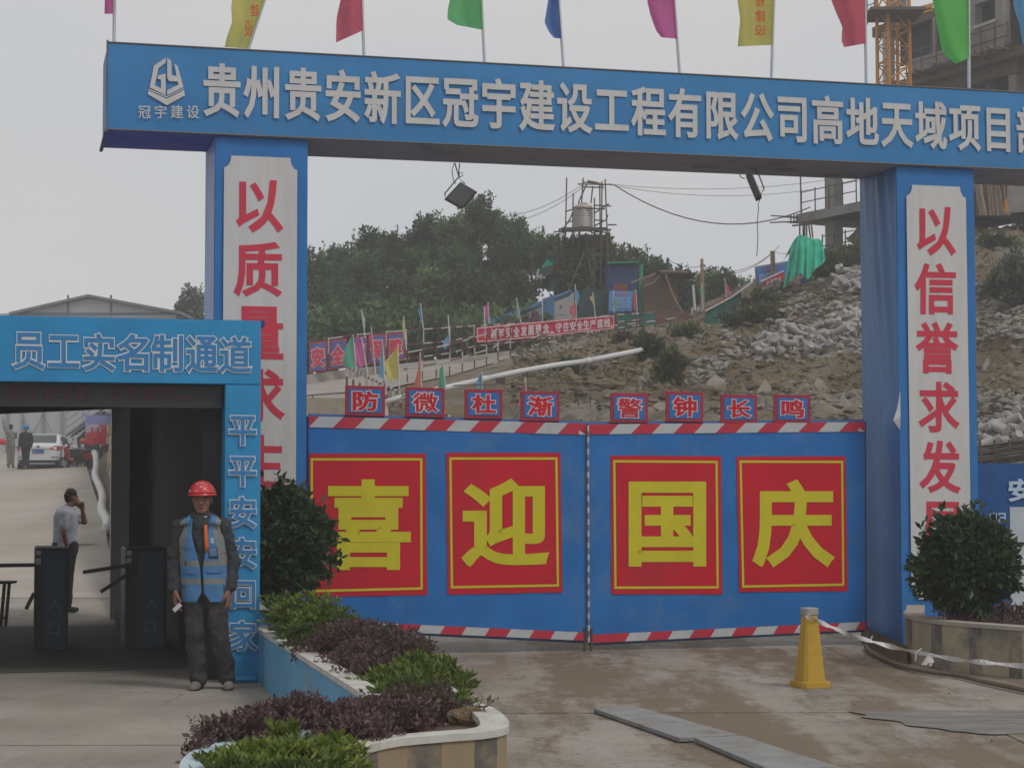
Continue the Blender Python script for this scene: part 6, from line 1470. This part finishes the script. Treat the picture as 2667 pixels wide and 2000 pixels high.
def headparts(mb, c, f, u, s=1.0):
    # c: head centre, f: facing, u: up
    r = f.cross(u).normalized()
    def P(x, y, z): return c + r * x * s + f * y * s + u * z * s
    capsule(mb, P(0, -.012, .045), P(0, -.008, .045), .079 * s, .079 * s, 1, r)
    capsule(mb, P(0, -.022, .03), P(0, -.03, .02), .082 * s, .075 * s, 1.0, r)
    capsule(mb, P(0, .012, .02), P(0, .020, -.055), .068 * s, .054 * s, 1.0, r)
    capsule(mb, P(0, .040, -.082), P(0, .046, -.085), .028 * s, .024 * s, .9, r)                  # chin
    for sx in (-1, 1):
        capsule(mb, P(.038 * sx, .020, -.050), P(.018 * sx, .048, -.085), .024 * s, .019 * s, 1, r)       # jaw
        capsule(mb, P(.040 * sx, .048, -.012), P(.046 * sx, .034, -.030), .021 * s, .022 * s, 1, r)     # cheekbone
        capsule(mb, P(.014 * sx, .072, .030), P(.046 * sx, .060, .030), .010 * s, .010 * s, 1, r)    # brow
        capsule(mb, P(.078 * sx, -.006, .016), P(.079 * sx, -.010, -.018), .014 * s, .010 * s, .6, f)   # ear
    capsule(mb, P(0, .074, .018), P(0, .094, -.020), .009 * s, .014 * s, 1, r); capsule(mb, P(-.013, .078, -.024), P(.013, .078, -.024), .010 * s, .010 * s, 1, r)   # nose
    capsule(mb, P(-.020, .066, -.050), P(.020, .066, -.050), .0085 * s, .0085 * s, 1, u); capsule(mb, P(-.016, .066, -.061), P(.016, .066, -.061), .009 * s, .009 * s, 1, u)  # lips
    return P
def facebits(P, root, s=1.0, rot=None):
    def sm(name, pts, r, m):
        mb = MB(); mb.tube(pts, r, 6); o = mb.obj(name, m, origin=(0, 0, 0), smooth=True); o.parent = root; return o
    for sx in (-1, 1):
        mb = MB(); c = P(.031 * sx, .0675, .010); mb.ell(c, (.011 * s, .008 * s, .0065 * s), n=10, k=6); o = mb.obj('eye', M('eye_dark', (.05, .035, .03), .3), origin=(0, 0, 0), smooth=True); o.parent = root
        sm('eyebrow', [P(.014 * sx, .080, .030), P(.032 * sx, .077, .036), P(.050 * sx, .064, .031)], .0038 * s, HAIR)
    sm('mouth', [P(-.021, .0735, -.0555), P(0, .078, -.0555), P(.021, .0735, -.0555)], .0032 * s, M('mouth_dark', (.10, .03, .028), .6))
def person(lab, loc, vox=.008):
    t = thing('person', lab, 'person', loc); return t
def sub(par, o): o.parent = par; return o
# ---- worker in the red helmet
wl0 = gnd(556, 1793); wk = person('man standing in a red helmet and blue reflective vest, holding a phone', wl0)
X_ = V((1, 0, 0)); Y_ = V((0, 1, 0)); Fd = V((.06, -1, .02)).normalized()
hd = V((-.105, -.01, 1.555)); shl, shr = V((-.275, 0, 1.35)), V((.065, .02, 1.355)); hip = V((-.075, .01, .86))
ell_, elr = V((-.345, .04, 1.06)), V((.140, .06, 1.06)); wrl, wrr = V((-.318, -.06, .825)), V((.130, -.03, .825))
fl_, fr_ = V((-.125, .0, .07)), V((.11, .02, .07)); kl, kr = V((-.150, -.035, .46)), V((.045, -.03, .46))
hl, hr = hip + V((-.088, 0, 0)), hip + V((.088, 0, 0))
mb = MB()
headparts(mb, hd, Fd, Z); P_h = headparts(MB(), hd, Fd, Z)
capsule(mb, V((-.105, .01, 1.50)), V((-.105, .02, 1.38)), .052, .058)
capsule(mb, V((-.105, .01, 1.26)), V((-.085, .01, .98)), .125, .115, .60); capsule(mb, hip + V((-.03, 0, 0)), hip + V((.03, 0, 0)), .125, .125, .8)
for a, b, c in ((shl, ell_, wrl), (shr, elr, wrr)): capsule(mb, a, b, .05, .042); capsule(mb, b, c, .040, .028); capsule(mb, V((-.105, .01, 1.33)), a, .06, .05)
for a, b, c in ((hl, kl, fl_), (hr, kr, fr_)): capsule(mb, a, b, .085, .055); capsule(mb, b, c, .052, .038)
hand(mb, wrl, V((.04, -.10, -1)), V((.6, -.3, 0)), V((.35, -.9, 0)), .45, 1.05); hand(mb, wrr, V((0, -.05, -1)), V((-1, .1, 0)), V((-.3, -1, 0)), .35, 1.05)
remesh(mb, 'body', SK, wk, .0055, 4)
facebits(P_h, wk)
mb = MB()   # jacket
capsule(mb, V((-.105, .01, 1.34)), V((-.10, .01, 1.16)), .165, .172, .66); capsule(mb, V((-.10, .01, 1.16)), V((-.078, .01, .84)), .172, .165, .72)
capsule(mb, V((-.105, .015, 1.37)), V((-.105, .012, 1.415)), .085, .068, .95)
for a, b, c in ((shl, ell_, wrl), (shr, elr, wrr)): capsule(mb, V((-.105, .01, 1.345)), a, .085, .072); capsule(mb, a, b, .075, .066); capsule(mb, b, c.lerp(b, .04), .066, .052)
remesh(mb, 'jacket', M('jacket_slate', (.034, .040, .046), .85, .2, 6, dirt=(.060, .060, .056), dsc=5, damt=.5), wk, .010, 4, .020, 16)
mb = MB()   # trousers
capsule(mb, hip + V((-.05, 0, .02)), hip + V((.05, 0, .02)), .130, .130, .85)
for a, b, c in ((hl, kl, fl_), (hr, kr, fr_)): capsule(mb, a + V((0, 0, .02)), b, .110, .080); capsule(mb, b, c + V((0, 0, .03)), .080, .072); capsule(mb, c + V((0, .0, .05)), c + V((0, -.01, .015)), .070, .076)
remesh(mb, 'trousers', M('trousers_dark', (.042, .038, .038), .9, .2, 6, dirt=(.08, .07, .06), dsc=6, damt=.4), wk, .010, 3, .018, 14)
for f in (fl_, fr_):
    mb = MB(); o = V((.03 if f.x > 0 else -.015, 0, 0)); capsule(mb, f + V((0, .04, -.03)), f + V((0, -.10, -.04)) + o, .042, .046, .85); capsule(mb, f + V((0, -.10, -.045)) + o, f + V((0, -.16, -.048)) + o, .047, .038, .75)
    remesh(mb, 'shoe', M('shoe_tan', (.20, .185, .155), .85, .2, 12, dirt=(.11, .10, .09), dsc=9, damt=.6), wk, .007, 3)
    mb = MB(); capsule(mb, f + V((0, .04, -.062)), f + V((0, -.15, -.062)) + o, .043, .046, .2, X_); remesh(mb, 'shoe_sole', m_rub, wk, .006, 1)
# vest
def vest(theta, z):
    cx = -.105 + (.027 * (1.3 - z) / .45 if z < 1.3 else 0); rx = .196 if z < 1.28 else .196 - (z - 1.28) * .30; ry = .142 - max(0, z - 1.25) * .30
    if z < .95: rx += .008
    a = theta; n_ = .006 * noise.noise(V((math.cos(a) * 3, math.sin(a) * 3, z * 7)))
    return V((cx + (rx + n_) * math.sin(a), .01 - (ry + n_) * math.cos(a), z))
m_vb = M('vest_blue', (.07, .20, .40), .8, .15, 8, dirt=(.05, .14, .27), dsc=6, damt=.6); m_vg = M('vest_reflective', (.19, .20, .19), .5, .12, 10); m_vk = M('vest_trim', (.03, .04, .06), .8); m_vo = M('vest_orange', (.60, .13, .03), .7)
zs = [.72 + i * .0115 for i in range(61)]
for sgn in (-1, 1):
    P = []; cells = {}
    mb = MB()
    nT = 40
    for j, z in enumerate(zs):
        op = .05 + max(0, z - 1.0) * 1.15 if z < 1.25 else .34 + (z - 1.25) * .6       # opening half angle
        if z < .80: op = .05 + (.80 - z) * 3.0
        side = 3.1416
        if z > 1.12: side = max(1.05, 1.9 - (z - 1.12) * 5)
        row = []
        for i in range(nT + 1): row.append(vest(sgn * (op + (side - op) * i / nT), z))
        P.append(row)
    def mi(j, i):
        z = zs[j]
        if .865 < z < .915 or 1.01 < z < 1.055: return 1
        if z > 1.055 and i > nT * (.34 if z > 1.12 else .20): return 1
        if z > 1.055 and z <= 1.12 and 8 < i < 14: return 1
        return 0
    mb.grid(P, mi); o = mb.obj('vest', [m_vb, m_vg], origin=(0, 0, 0), smooth=True, solid=.008); o.parent = wk
# back panel and shoulder straps
mb = MB(); mb.grid([[vest(PI - .95 + 1.9 * i / 14, 1.1 + j * .03) for i in range(15)] for j in range(11)]); o = mb.obj('vest_back', m_vb, origin=(0, 0, 0), smooth=True, solid=.006); o.parent = wk
for sx in (-1, 1):
    rows = []
    for i in range(5):
        u = i / 4; x0 = -.105 + sx * (.085 + .085 * u)
        rows.append([V((x0 + sx * 0, -.118 + .02 * u, 1.395 - .02 * u - .02)), V((x0, -.075, 1.435 - .045 * u)), V((x0, .02, 1.445 - .045 * u)), V((x0, .10, 1.395 - .03 * u))])
    o = MB().grid(rows, lambda j, i: 1 if j > 1 else 0).obj('shoulder_strap', [m_vb, m_vg], origin=(0, 0, 0), smooth=True, solid=.006); o.parent = wk
def onvest(th0, z0, th1, z1, name, m, lift=.006, n=6, sd=.003):
    rows = [[vest(th0 + (th1 - th0) * i / n, z0 + (z1 - z0) * j / 4) * 1.0 for i in range(n + 1)] for j in range(5)]
    rows = [[p + V((0, -lift, 0)) for p in r] for r in rows]
    o = MB().grid(rows).obj(name, m, origin=(0, 0, 0), smooth=True, solid=sd); o.parent = wk; return o
onvest(.34, 1.085, .78, 1.175, 'id_pocket_border', m_vk, .010); onvest(.37, 1.093, .75, 1.167, 'id_pocket', M('vest_pocket', (.09, .16, .27), .6), .014)
onvest(-.95, 1.16, -.40, 1.175, 'pocket_flap', M('vest_blue_dark', (.06, .17, .34), .8), .012); onvest(.25, .96, .9, .985, 'pocket_flap', MC['vest_blue_dark'], .012); onvest(-.9, .95, -.25, .975, 'pocket_flap', MC['vest_blue_dark'], .012)
onvest(.20, 1.14, .36, 1.36, 'orange_lining', m_vo, .010, 3); onvest(-.78, 1.025, -.72, 1.06, 'clip', m_vk, .012, 2)
onvest(.45, 1.20, .62, 1.25, 'chest_mark', M('vest_mark', (.30, .42, .55), .7), .008, 4)
# helmet
m_hel = M('helmet_red', (.55, .02, .03), .35, .05, 4, spec=.6)
mb = MB(); n = 28; hc = P_h(0, -.008, .055); vv = []; hrx, hry, hrz = .112, .130, .118
rings = [(1.09, -.012), (1.07, .0), (1.02, .012), (1.0, .03), (.975, .2), (.90, .42), (.78, .62), (.60, .79), (.36, .93), (.12, .99)]
for k_, z_ in rings:
    for i in range(n):
        a = 2 * PI * i / n; fx = 1 + (.10 if z_ < .01 else 0) * max(0, math.cos(a)) ; vv.append(hc + V((math.sin(a) * hrx * k_, -math.cos(a) * hry * k_ * fx, hrz * z_ - (.008 * math.cos(a) if z_ < .05 else 0))))
ff = [(j * n + i, j * n + (i + 1) % n, (j + 1) * n + (i + 1) % n, (j + 1) * n + i) for j in range(len(rings) - 1) for i in range(n)] + [tuple(range((len(rings) - 1) * n, len(rings) * n))]
mb.add(vv, ff); hm = mb.obj('helmet', m_hel, origin=(0, 0, 0), smooth=True, solid=.003); hm.parent = wk
MB_ = MB(); MB_.tube([hc + V((math.sin(a) * hrx * 1.02, -math.cos(a) * hry * 1.02, .018)) for a in [i * 2 * PI / 24 for i in range(25)]], .005, 5); o = MB_.obj('helmet_ridge', m_hel, origin=(0, 0, 0), smooth=True); o.parent = wk
def onhel(a, z_): k_ = math.sqrt(max(0, 1 - (z_) ** 2)); return hc + V((math.sin(a) * hrx * k_ * 1.01, -math.cos(a) * hry * k_ * 1.01, hrz * z_))
mb = MB()
for a in (-.95, -.25, .62): mb.ell(onhel(a, .26), (.006, .004, .006), n=8, k=6)
o = mb.obj('helmet_rivet', m_white, origin=(0, 0, 0)); o.parent = wk
mb = MB()
for k, (ch, a, z_) in enumerate((('安', -.35, .72), ('全', -.05, .80), ('生', .28, .78), ('产', .56, .66))):
    p = onhel(a, z_); s_ = .011; tx = V((math.cos(a), math.sin(a), 0)); ty = V((0, .6, .8))
    glyph(mb, ch, [p - tx * s_ + ty * s_ + wl0 * 0, p + tx * s_ + ty * s_, p + tx * s_ - ty * s_, p - tx * s_ - ty * s_], .03, .03, .0, n=4)
    mb.v[:] = mb.v
p = onhel(.12, .52); mb.prism([p + V((math.cos(t_) * .012, -.006, math.sin(t_) * .014)) for t_ in [i * PI / 4 for i in range(8)]], V((0, .001, 0)))
mb.v = [v + V((0, -.006, .004)) for v in mb.v]
o = mb.obj('helmet_marking', M('helmet_mark', (.60, .35, .33), .6), origin=(0, 0, 0)); o.parent = wk
mb = MB(); mb.tube([hc + V((-.095, -.03, 0)), P_h(-.06, .02, -.085), P_h(0, .035, -.118), P_h(.06, .02, -.085), hc + V((.095, -.03, 0))], .004, 5); o = mb.obj('chin_strap', m_vk, origin=(0, 0, 0)); o.parent = wk
mb = MB(); mb.ell(V((-.062, -.088, 1.425)), (.012, .006, .006)); o = mb.obj('strap_buckle', m_white, origin=(0, 0, 0)); o.parent = wk
ph = wl0 + wrl + V((.045, -.075, -.155))
phm = MB(); phm.box(ph + V((-.03, 0, -.03)), V((.062, -.03, .055)), V((.002, .01, .0)), V((-.045, .0, .05)) * .5); tag(phm.obj('phone', M('phone_white', (.75, .76, .78), .3, .02)), 'pale smartphone held in the worker\'s hand', 'phone')
# ---- generic simple figures
def figure(lab, loc, sc_, yaw, jn, top, bot, hairm=HAIR, skin=SK, vox=.011, helm=None, short=False, collar=True):
    t = person(lab, loc); t.scale = (sc_,) * 3; t.rotation_euler = (0, 0, yaw)
    g = jn; f = V(g['face']).normalized(); hd_ = V(g['head'])
    mb = MB(); P = headparts(mb, hd_, f, Z); capsule(mb, hd_ + V((0, .0, -.06)), V(g['neck']), .052, .058)
    capsule(mb, V(g['neck']) - Z * .14, V(g['waist']), .12, .115, .60); capsule(mb, V(g['hip']) - X_ * .03, V(g['hip']) + X_ * .03, .12, .12, .8)
    for s in ('l', 'r'):
        a, b, c = V(g['sh' + s]), V(g['el' + s]), V(g['wr' + s]); capsule(mb, V(g['neck']) - Z * .06, a, .06, .05); capsule(mb, a, b, .05, .041); capsule(mb, b, c, .041, .027)
        hd2 = (c - b).normalized(); hand(mb, c, hd2, V(g.get('palm' + s, (0, 1, 0))), V(g.get('th' + s, (0, -1, 0))), g.get('curl', .5), 1.05)
        a, b, c = V(g['hip']) + X_ * (.085 if s == 'r' else -.085), V(g['kn' + s]), V(g['an' + s]); capsule(mb, a, b, .085, .056); capsule(mb, b, c, .052, .038)
    remesh(mb, 'body', skin, t, vox * .7, 4)
    if sc_ and vox < .015: facebits(P, t)
    mb = MB()
    capsule(mb, V(g['neck']) - Z * .10, V(g['waist']), .17, .165, .68); capsule(mb, V(g['waist']), V(g['hip']) - Z * .04, .165, .165, .74)
    if collar: capsule(mb, V(g['neck']) - Z * .04, V(g['neck']) + Z * .005, .075, .068)
    for s in ('l', 'r'):
        a, b, c = V(g['sh' + s]), V(g['el' + s]), V(g['wr' + s]); capsule(mb, V(g['neck']) - Z * .09, a, .085, .07)
        if short: capsule(mb, a, a.lerp(b, .72), .073, .068)
        else: capsule(mb, a, b, .072, .062); capsule(mb, b, b.lerp(c, .95), .062, .046)
    remesh(mb, 'shirt' if short else 'jacket', top, t, vox, 4, .010, 12)
    mb = MB(); capsule(mb, V(g['hip']) - X_ * .05, V(g['hip']) + X_ * .05, .132, .132, .82)
    for s in ('l', 'r'):
        a, b, c = V(g['hip']) + X_ * (.085 if s == 'r' else -.085), V(g['kn' + s]), V(g['an' + s]); capsule(mb, a, b, .105, .078); capsule(mb, b, c + Z * .03, .076, .064)
    remesh(mb, 'trousers', bot, t, vox, 3, .010, 10)
    for s in ('l', 'r'):
        c = V(g['an' + s]); ff_ = V(g.get('toe', (0, -1, 0))); mb = MB(); capsule(mb, c + V((0, 0, -.03)) - ff_ * .03, c + V((0, 0, -.045)) + ff_ * .14, .042, .040, .8); remesh(mb, 'shoe', m_rub, t, .01, 2)
    if helm:
        mb = MB(); mb.ell(P(0, -.01, .06), (.122, .14, .11), n=18, k=10); o = mb.obj('helmet', helm, origin=(0, 0, 0), smooth=True); o.parent = t
        mb = MB(); mb.tube([P(math.sin(a) * .128, math.cos(a) * .148 - .01, .045) for a in [i * PI / 8 for i in range(17)]], .007, 5); o = mb.obj('helmet_brim', helm, origin=(0, 0, 0)); o.parent = t
    else:
        mb = MB(); capsule(mb, P(0, -.018, .055), P(0, -.012, .060), .086, .084, 1.02, f.cross(Z)); capsule(mb, P(0, -.045, .02), P(0, -.05, -.02), .075, .058, 1, f.cross(Z)); remesh(mb, 'hair', hairm, t, .008, 2, .004, 30)
    return t
# man in the white shirt: seen from his back-right side, facing right, hand at the mouth
ml = gnd(168, 1596)
J = dict(face=(.88, .45, -.12), head=(.075, .06, 1.57), neck=(.0, .02, 1.42), waist=(-.01, .01, 1.04), hip=(.0, 0, .92), shl=(-.07, .17, 1.36), shr=(.02, -.15, 1.36), ell=(.22, .20, 1.24), wrl=(.205, .11, 1.42), elr=(.03, -.23, 1.10), wrr=(.06, -.16, .90),
         knl=(.03, .06, .49), anl=(.02, .08, .09), knr=(.05, -.09, .49), anr=(.03, -.10, .09), toe=(.95, -.3, 0), curl=1.1, thl=(-.3, -.3, .6), palml=(-.8, -.3, .2), palmr=(-1, 0, .2), thr=(0, -1, 0))
figure('man in a white short-sleeved shirt, hand at his mouth, beyond the turnstile', ml, 1.0, 0, J, M('shirt_white', (.36, .38, .43), .8, .06, 6), M('slacks_dark', (.025, .025, .028), .9), short=True, skin=M('skin_dark', (.20, .10, .07), .6, .1))
# man in dark clothes with a blue helmet in front of the car
d_ = 74.5; p = at(66, 1222, d_)
J2 = dict(face=(.1, 1, -.05), head=(0, .03, 1.57), neck=(0, 0, 1.42), waist=(0, 0, 1.05), hip=(0, 0, .90), shl=(-.18, 0, 1.36), shr=(.18, 0, 1.36), ell=(-.24, .03, 1.08), wrl=(-.22, -.06, .86), elr=(.24, .03, 1.08), wrr=(.22, -.06, .86), knl=(-.07, 0, .48), anl=(-.08, 0, .09), knr=(.08, 0, .48), anr=(.09, 0, .09), toe=(0, 1, 0))
figure('man in dark clothes and a blue helmet standing behind the white car', p, .98, 0, J2, M('uniform_dark', (.022, .024, .03), .9), M('uniform_dark', (.02, .02, .03)), helm=M('helmet_blue', (.03, .20, .46), .4), vox=.02)
J3 = dict(J2); J3.update(shl=(-.17, 0, 1.38), ell=(-.28, .1, 1.58), wrl=(-.34, .2, 1.84), elr=(.14, .18, 1.2), wrr=(.0, .25, 1.25))
p = at(27, 1219, 76)
figure('man in grey camouflage reaching up with one arm at the left edge', p, 1.0, 0, J3, M('camouflage', (.17, .17, .155), .9, .5, 14), M('camouflage', (.1, .1, .1)), vox=.02)
# red flowers/helmet at far left edge
tag(MB().ell(at(4, 1150, 75), (.2, .1, .12)).ell(at(8, 1154, 75), (.12, .1, .08)).obj('red_bag', M('bag_red', (.5, .05, .05), .6), smooth=True), 'small red bag at the left edge beside the man in camouflage', 'bag')
# ============================================================ white car
def car(loc, yaw, s):
    t = thing('parked_car', 'white saloon car parked in the courtyard, seen from behind', 'car', loc); t.rotation_euler = (0, 0, yaw); t.scale = (s,) * 3
    m_cw = M('car_white', (.62, .63, .64), .25, .02, 2, spec=.6); m_gl = M('car_glass', (.07, .085, .09), .45, .05, spec=.25); m_tl = M('tail_red', (.30, .02, .03), .3); m_blk = M('car_black', (.02, .02, .02), .6)
    # stations along y (rear=0 .. front=4.6): (y, halfwidth, z_low, z_belt, z_top, half_top)
    S = [(0.0, .70, .42, .88, .93, .62), (.06, .80, .34, .92, 1.01, .70), (.30, .86, .24, .95, 1.08, .74), (.62, .88, .22, .97, 1.10, .74), (.95, .885, .22, .97, 1.24, .66), (1.35, .89, .22, .96, 1.43, .60), (1.9, .89, .22, .95, 1.485, .59), (2.5, .89, .22, .94, 1.47, .59), (2.95, .89, .22, .93, 1.36, .61), (3.35, .88, .22, .92, 1.10, .68), (3.6, .87, .24, .90, .97, .72), (4.2, .82, .28, .80, .86, .66), (4.55, .70, .34, .62, .70, .55)]
    mb = MB(); rows = []
    for y, hw, zl, zb, zt, ht in S:
        pr = [(0, zl), (hw * .9, zl), (hw, zl + .12), (hw, (zl + zb) / 2), (hw * .985, zb - .04), (hw * .95, zb), (ht + (hw * .95 - ht) * .35, zb + (zt - zb) * .6), (ht, zt - .03), (ht * .85, zt), (0, zt + .012)]
        full = [V((x, y, z)) for x, z in pr] + [V((-x, y, z)) for x, z in pr[-2:0:-1]]; rows.append(full + [full[0]])
    n = len(rows[0]); mb.grid(rows); o = len(mb.v); mb.add(rows[0][:-1], [tuple(range(n - 2, -1, -1))]); mb.add(rows[-1][:-1], [tuple(range(n - 1))])
    def C_(m_, nme, mat, sm=False, bv=0): ob = m_.obj(nme, mat, origin=(0, 0, 0), smooth=sm, bevel=bv); ob.parent = t; return ob
    C_(mb, 'body', m_cw, True)
    C_(MB().add([V((-.60, .66, 1.105)), V((.60, .66, 1.105)), V((.56, .99, 1.265)), V((.51, 1.30, 1.415)), V((-.51, 1.30, 1.415)), V((-.56, .99, 1.265))], [(0, 1, 2, 3, 4, 5)]).add([V((-.60, .60, 1.115)), V((.60, .60, 1.115)), V((.52, 1.27, 1.44)), V((-.52, 1.27, 1.44))], [(0, 1, 2, 3)]), 'rear_window', m_gl)
    for sx in (-1, 1):
        C_(MB().add([V((sx * .835, 1.0, 1.02)), V((sx * .845, 2.05, .99)), V((sx * .655, 2.0, 1.41)), V((sx * .655, 1.45, 1.37))], [(0, 1, 2, 3)]), 'side_window', m_gl)
        C_(MB().add([V((sx * .845, 2.12, .99)), V((sx * .835, 3.1, .97)), V((sx * .675, 2.75, 1.36)), V((sx * .655, 2.12, 1.41))], [(0, 1, 2, 3)]), 'side_window', m_gl)
        C_(MB().prism([V((sx * .38, -.02, .84)), V((sx * .80, -.0, .80)), V((sx * .83, .06, .97)), V((sx * .64, .0, .98))], V((0, .06, 0))), 'tail_light', m_tl, bv=.01)
        C_(MB().prism([V((sx * .86, .0 + .10, .82)), V((sx * .885, .36, .88)), V((sx * .875, .36, .97)), V((sx * .845, .12, .98))], V((sx * .012, 0, 0))), 'tail_light', m_tl)
        C_(MB().ell(V((sx * .97, 3.0, 1.0)), (.10, .06, .07)), 'wing_mirror', m_cw, True)
        C_(MB().prism([V((sx * .50, -.03, .52)), V((sx * .78, .0, .54)), V((sx * .78, .0, .56)), V((sx * .50, -.03, .55))], V((0, .03, 0))), 'reflector', m_blk)
        for y in (.95, 3.6):
            w_ = bpy.data.objects.new('wheel', None); COL.objects.link(w_); w_.parent = t; w_.location = (sx * .80, y, .31); WL[w_] = V((0, 0, 0))
            m1 = MB(); m1.tube([V((-.10, 0, 0)), V((-.09, 0, 0)), V((.09, 0, 0)), V((.10, 0, 0))], [.29, .31, .31, .29], 24); a = m1.obj('tyre', m_rub, origin=(0, 0, 0), smooth=False); a.parent = w_
            m1 = MB(); m1.tube([V((sx * .08, 0, 0)), V((sx * .105, 0, 0))], .20, 18)
            a = m1.obj('rim', M('rim_grey', (.35, .35, .36), .3, .05, metal=.5), origin=(0, 0, 0)); a.parent = w_
    C_(MB().abox(-.74, -.015, .24, .74, .10, .42), 'lower_bumper', m_blk, bv=.02); C_(MB().abox(-.62, -.035, .27, .62, .0, .30), 'chrome_strip', M('chrome', (.5, .5, .5), .3))
    C_(MB().abox(-.22, -.03, .69, .22, .0, .83), 'number_plate', M('plate_blue', (.05, .13, .33), .4)); C_(MB().abox(-.36, -.03, .855, .36, .0, .875), 'boot_trim', M('chrome', (.5, .5, .5)))
    C_(MB().ell(V((0, -.03, .95)), (.06, .015, .035)), 'badge', m_blk, True); C_(MB().ell(V((.36, .9, 1.15)), (.10, .05, .08)), 'headrest', M('seat_pale', (.3, .3, .3), .7), True)
    gl = MB()
    for i, ch in enumerate('贵A·'): glyph(gl, ch, [V((-.20 + i * .075, -.034, .80)), V((-.135 + i * .075, -.034, .80)), V((-.135 + i * .075, -.034, .71)), V((-.20 + i * .075, -.034, .71))], .01, .01, 0, n=4)
    C_(gl, 'plate_lettering', M('plate_white', (.5, .52, .55), .5)); return t
cp = at(99, 1220, 76.5); car(V((cp.x, 76.5, cz(76.5))), .085, 1.0)
# scooters
def scooter(lab, loc, yaw, col, s=1.0):
    t = thing('scooter', lab, 'scooter', loc, 'scooters by the stone wall'); t.rotation_euler = (0, 0, yaw); t.scale = (s,) * 3
    def C_(m_, nme, mat, sm=True): ob = m_.obj(nme, mat, origin=(0, 0, 0), smooth=sm); ob.parent = t; return ob
    for x in (-.62, .62):
        m1 = MB(); pts = [V((x + .22 * math.cos(a), 0, .26 + .22 * math.sin(a))) for a in [i * PI / 8 for i in range(17)]]; m1.tube(pts, .05, 6); C_(m1, 'wheel', m_rub)
        C_(MB().tube([V((x, -.04, .26)), V((x, .04, .26))], .12, 12), 'hub', m_grey, False)
    C_(MB().tube([V((.62, 0, .28)), V((.50, 0, .70)), V((.42, 0, 1.02))], [.04, .05, .03], 8), 'steering_column', m_blk_)
    C_(MB().prism([V((.36, -.16, .38)), V((.52, -.16, .95)), V((.60, -.1, .90)), V((.52, -.12, .40))], V((0, .3, 0))), 'leg_shield', col, False)
    C_(MB().prism([V((-.30, -.12, .28)), V((.40, -.12, .28)), V((.40, -.12, .38)), V((-.25, -.12, .38))], V((0, .24, 0))), 'footboard', m_blk_, False)
    C_(MB().prism([V((-.75, -.13, .50)), V((-.25, -.13, .36)), V((-.18, -.13, .70)), V((-.72, -.13, .72))], V((0, .26, 0))), 'rear_body', col, False)
    C_(MB().ell(V((-.42, 0, .76)), (.36, .14, .07)), 'saddle', m_blk_); C_(MB().tube([V((.42, -.32, 1.03)), V((.42, 0, 1.0)), V((.42, .32, 1.03))], .018, 6), 'handlebar', m_blk_)
    C_(MB().ell(V((.54, 0, .92)), (.08, .09, .09)), 'headlight', m_cap); C_(MB().tube([V((-.2, .16, .3)), V((.1, .17, .2)), V((.3, .15, .3))], .02, 5), 'stand', m_grey)
    for y in (-.2, .2): C_(MB().tube([V((.42, y * 1.3, 1.03)), V((.38, y * 1.5, 1.18))], .008, 4).ell(V((.38, y * 1.5, 1.2)), (.02, .06, .04)), 'mirror', m_blk_)
m_blk_ = M('scooter_black', (.025, .025, .028), .4, .1); 
p = at(205, 1222, 77); scooter('black and grey scooter parked nearest the white car', V((p.x, 77, cz(77))), -2.5, M('scooter_red', (.30, .03, .03), .4))
p = at(228, 1220, 77.6); scooter('dark scooter with an orange front in the middle', V((p.x, 77.6, cz(77.6))), .55, M('scooter_grey', (.05, .055, .06), .4))
p = at(250, 1218, 78.2); scooter('white and black scooter beside the stone wall', V((p.x, 78.2, cz(78.2))), -2.7, M('scooter_pale', (.40, .40, .40), .4))
tag(MB().ell(at(216, 1149, 76.8), (.13, .14, .12)).obj('spare_helmet', M('helmet_orange', (.50, .08, .04), .4), smooth=True), 'red helmet hanging on a scooter handlebar', 'helmet')
# ============================================================ haze
hz = MB(); hz.abox(-140, -12, -1.03, 140, 175, 34)
hm_ = bpy.data.materials.new('haze'); hm_.use_nodes = True; nt = hm_.node_tree; nt.nodes.clear(); o_ = nt.nodes.new('ShaderNodeOutputMaterial'); pv = nt.nodes.new('ShaderNodeVolumePrincipled')
pv.inputs['Color'].default_value = (.95, .96, .97, 1); pv.inputs['Density'].default_value = .0018; pv.inputs['Anisotropy'].default_value = .2; nt.links.new(pv.outputs[0], o_.inputs['Volume'])
stuff(hz.obj('haze', hm_))
